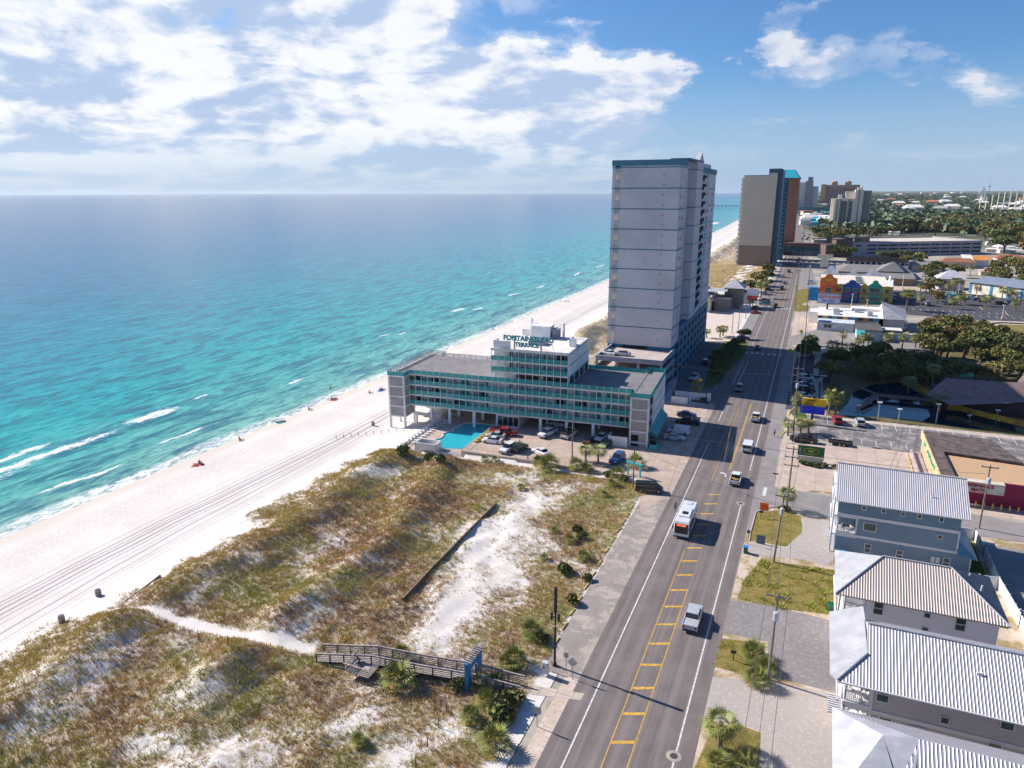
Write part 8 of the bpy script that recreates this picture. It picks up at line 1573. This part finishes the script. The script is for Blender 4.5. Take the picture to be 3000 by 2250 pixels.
for k in range(28): a_ = 2*math.pi*k/28; b = MB(); b.box(rr*math.cos(a_)-1.2, rr*math.cos(a_)+1.2, -1.5, 1.5, zc+rr*math.sin(a_)-3, zc+rr*math.sin(a_)-.5); b.build('gondola', [WHITE, mat('sign_red', (0, 0, 0)), BLU][k % 3], t)
NP = mat('net_pole', (.80, .70, .58), .8)
NPO = None
for i, (u, v, vt) in enumerate([(2868, 618, 588), (2884, 623, 577), (2901, 624, 571), (2918, 625, 564), (2935, 627, 557), (2952, 628, 556), (2970, 628, 556), (2990, 629, 556)]):
    p = at(u, v, 0); hh = hgt(p, vt); t = thing('net_pole', 'tall tan net pole of the driving range, number '+['one','two','three','four','five','six','seven','eight'][i]+' from the left' if False else 'tall tan net pole in the row at the driving range', 'pole', p, 0, 'driving range net poles'); b = MB(); b.rod((0, 0, 0), (0, 0, hh), 1.4, .9, 6); b.build('shaft', NP, t); b = MB(); b.box(-1.4, 1.4, -.4, .4, hh-2, hh-1); b.build('bracket', NP, t)
p = at(2895, 575, 0); t = thing('radio_mast', 'thin lattice radio mast standing above the far woods', 'mast', (p.x*.5, p.y*.5, 0)); hh = hgt((p.x*.5, p.y*.5, 0), 522); b = MB(); b.rod((0, 0, 0), (0, 0, hh*.75), 2.2, .8, 4); b.rod((0, 0, hh*.75), (0, 0, hh), .5, .2, 4); b.build('lattice', mat('mast_grey', (.22, .25, .30), .7), t); b = MB(); b.box(-5, 5, -2, 2, hh*.62, hh*.66); b.build('platform', MATS['mast_grey'], t)
# ------------------------------------------------------------ people
SKIN = mat('skin', (.42, .24, .17), .6, var=.05); HAIR = mat('hair', (.05, .03, .02), .8)
def person(label, p, rz, pose, top, bottom, sc=1.):
    """one skinned body with separate clothing shells; joints laid out per pose"""
    t = thing('person', label, 'person', p, rz)
    J = {'stand': dict(pel=(0, 0, .95), chest=(0, -.02, 1.28), neck=(0, -.02, 1.47), head=(0, -.05, 1.62), kl=(-.1, -.12, .5), fl=(-.11, -.02, .06), kr=(.1, .05, .5), fr=(.11, .22, .06), el=(-.26, .05, 1.12), hl=(-.27, -.1, .88), er=(.26, -.05, 1.12), hr=(.27, -.18, .92)),
         'sit': dict(pel=(0, 0, .16), chest=(0, .06, .5), neck=(0, .08, .68), head=(0, .05, .83), kl=(-.13, -.42, .42), fl=(-.14, -.75, .06), kr=(.14, -.45, .36), fr=(.17, -.8, .06), el=(-.28, .2, .36), hl=(-.26, .33, .08), er=(.28, .18, .36), hr=(.22, -.12, .32)),
         'lie': dict(pel=(0, 0, .14), chest=(0, .35, .16), neck=(0, .53, .17), head=(0, .68, .18), kl=(-.12, -.42, .16), fl=(-.13, -.85, .07), kr=(.13, -.40, .26), fr=(.15, -.78, .07), el=(-.30, .30, .10), hl=(-.36, .06, .08), er=(.28, .5, .12), hr=(.12, .75, .12))}[pose]
    def sk(name, pts, edges, rad, m_):
        me = bpy.data.meshes.new(name); me.from_pydata(pts, edges, []); me.materials.append(m_); o = bpy.data.objects.new(name, me); COL.objects.link(o); child(t, o)
        md = o.modifiers.new('skin', 'SKIN'); 
        for i, r in enumerate(rad): me.skin_vertices[0].data[i].radius = (r, r)
        me.skin_vertices[0].data[0].use_root = True; o.modifiers.new('sub', 'SUBSURF').levels = 1; o.modifiers['sub'].render_levels = 1; return o
    def mid(a, b, k): return tuple(a[i]+(b[i]-a[i])*k for i in range(3))
    V = lambda n: J[n]
    hipl = (V('pel')[0]-.09, V('pel')[1], V('pel')[2]-.04); hipr = (V('pel')[0]+.09, V('pel')[1], V('pel')[2]-.04); shl = (V('chest')[0]-.17, V('chest')[1], mid(V('chest'), V('neck'), .6)[2]) if pose != 'lie' else (-.17, .45, .16); shr = (-shl[0], shl[1], shl[2])
    P = [V('pel'), V('chest'), V('neck'), V('head'), hipl, V('kl'), V('fl'), hipr, V('kr'), V('fr'), shl, V('el'), V('hl'), shr, V('er'), V('hr')]
    toe = lambda f: (f[0], f[1]-.16, f[2]-.02); P += [toe(V('fl')), toe(V('fr'))]
    fing = []
    for h_, e_ in ((12, 11), (15, 14)):
        d = Vector(P[h_])-Vector(P[e_]); d.normalize(); s_ = d.orthogonal().normalized()
        for q in range(5): fing.append((h_, tuple(Vector(P[h_])+d*(.09 if q else .04)*(1-.08*abs(q-2))+s_*(.018*(q-2.2) if q else .055))))
    E_ = [(0, 1), (1, 2), (2, 3), (0, 4), (4, 5), (5, 6), (0, 7), (7, 8), (8, 9), (1, 10), (10, 11), (11, 12), (1, 13), (13, 14), (14, 15), (6, 16), (9, 17)]
    Rr = [.13, .14, .055, .095, .085, .06, .045, .085, .06, .045, .05, .04, .032, .05, .04, .032, .035, .035]
    for h_, q in fing: P.append(q); E_.append((h_, len(P)-1)); Rr.append(.010)
    sk('body', P, E_, Rr, SKIN)
    sk('shirt', [mid(V('pel'), V('chest'), .2), V('chest'), mid(V('chest'), V('neck'), .7), shl, mid(shl, V('el'), .6), shr, mid(shr, V('er'), .6)], [(0, 1), (1, 2), (1, 3), (3, 4), (1, 5), (5, 6)], [.15, .165, .08, .07, .06, .07, .06], top)
    k_ = 1.6 if pose == 'stand' else .6
    def leg(h, kn, f): return mid(kn, f, k_-1) if k_ > 1 else mid(h, kn, k_)
    sk('trousers', [V('pel'), hipl, mid(hipl, V('kl'), .5), leg(hipl, V('kl'), V('fl')), hipr, mid(hipr, V('kr'), .5), leg(hipr, V('kr'), V('fr'))], [(0, 1), (1, 2), (2, 3), (0, 4), (4, 5), (5, 6)], [.15, .10, .09, .075, .10, .09, .075], bottom)
    h = V('head'); b = MB(); b.ball((h[0], h[1]+.02, h[2]+.04), .095, .105, .10, 10, 6); b.build('hair', HAIR, t, True)
    b = MB(); b.ball((h[0], h[1]-.10, h[2]-.01), .014, .022, .02, 6, 4); b.build('nose', SKIN, t); b = MB(); [b.ball((h[0]+s_*.035, h[1]-.088, h[2]+.02), .012, .008, .008, 6, 4) for s_ in (-1, 1)]; b.build('eyes', DMETAL, t)
    t.scale = (sc,)*3; return t
CLO = dict(black=mat('cloth_black', (.015, .015, .02), .9), red=mat('cloth_red', (.35, .03, .04), .9), white=mat('cloth_white', (.6, .6, .62), .9), lime=mat('cloth_lime', (.45, .6, .03), .8), blue=mat('cloth_blue', (.04, .12, .35), .9), teal=mat('cloth_teal', (.02, .35, .35), .9), navy=mat('cloth_navy', (.02, .03, .08), .9), pink=mat('cloth_pink', (.5, .1, .15), .9))
person('person in dark clothes walking on the shoulder ahead of the bus', at(1978, 1496, .01), R(170), 'stand', CLO['black'], CLO['navy']); person('person in a white shirt and dark trousers walking beside the right edge of the street', at(2268, 1278, .03), R(20), 'stand', CLO['white'], CLO['black'])
person('person standing beside the front of the black pickup', at(2327, 1296, .03), R(90), 'stand', CLO['red'], CLO['navy'])
person('person in a lime top standing at the water edge', at(968, 1144), R(120), 'stand', CLO['lime'], CLO['navy'])
for i, (u, v, po, a, c_, d, lab) in enumerate([(572, 1362, 'lie', 'red', 'navy', 250, 'person sunbathing alone far down the beach, left of a pair'), (585, 1359, 'sit', 'black', 'red', 200, 'person sitting up beside the sunbather far down the beach'), (703, 1291, 'sit', 'navy', 'black', 160, 'lone person sitting on the sand near the swash'), (815, 1238, 'lie', 'blue', 'navy', 110, 'person lying left of the turquoise towel'), (826, 1235, 'lie', 'white', 'navy', 100, 'person lying on the turquoise towel'),
    (905, 1201, 'sit', 'red', 'black', 150, 'person in red sitting left of the hotel beach group'), (972, 1172, 'sit', 'red', 'navy', 140, 'person in dark red sitting below the lime top'), (980, 1169, 'lie', 'pink', 'navy', 100, 'person lying beside the dark red one below the lime top'), (1083, 1152, 'sit', 'red', 'black', 120, 'person in red sitting near the hotel corner'), (1114, 1143, 'sit', 'navy', 'blue', 120, 'person in navy sitting in a beach chair near the hotel corner'), (1120, 1142, 'sit', 'teal', 'navy', 130, 'person in teal beside the navy one near the hotel corner'), (1655, 885, 'sit', 'black', 'navy', 120, 'dark person sitting on the distant beach, left one'), (1664, 884, 'sit', 'navy', 'black', 120, 'dark person sitting on the distant beach, right one')]):
    person(lab, at(u, v), R(d), po, CLO[a], CLO[c_], 1.1)
for i, (u, v, c_, lab) in enumerate([(578, 1363, 'red', 'dark red beach towel under the far pair'), (820, 1238, 'teal', 'turquoise beach towel on the sand'), (978, 1172, 'pink', 'pink beach towel below the lime top'), (1118, 1145, 'blue', 'blue beach towel near the hotel corner')]):
    t = thing('beach_towel', lab, 'towel', at(u, v)+Vector((0, 0, .02)), R(20+40*i)); b = MB(); b.box(-.9, .9, -1.1, 1.1, 0, .03); b.build('cloth', CLO[c_], t); b = MB(); b.box(.95, 1.4, -.3, .3, 0, .3); b.build('bag', CLO['black'], t)
# wooden stakes of the old sand fence before the hotel
for k in range(11): 
    p = at(985+k*22, 1285-k*2.5); t = thing('fence_stake', 'small dark stake in the line across the sand before the hotel', 'stake', p, 0, 'stakes across the sand'); b = MB(); b.rod((0, 0, -.2), (0, 0, .9), .06, n=5); b.build('shaft', DWOOD, t)
# ------------------------------------------------------------ haze: even, thin sea air round everything
b = MB(); b.box(-27500, 27500, -1500, 27000, -8, 118); hz_ = b.build('haze', bpy.data.materials.new('haze')); tagp(hz_, kind='stuff')
hm = hz_.data.materials[0]; hm.use_nodes = True; ht = hm.node_tree; ht.nodes.clear(); pv = ht.nodes.new('ShaderNodeVolumePrincipled'); ot = ht.nodes.new('ShaderNodeOutputMaterial')
pv.inputs['Color'].default_value = (.78, .88, 1., 1); pv.inputs['Density'].default_value = 2.2e-5; pv.inputs['Anisotropy'].default_value = .2; ht.links.new(pv.outputs[0], ot.inputs['Volume'])
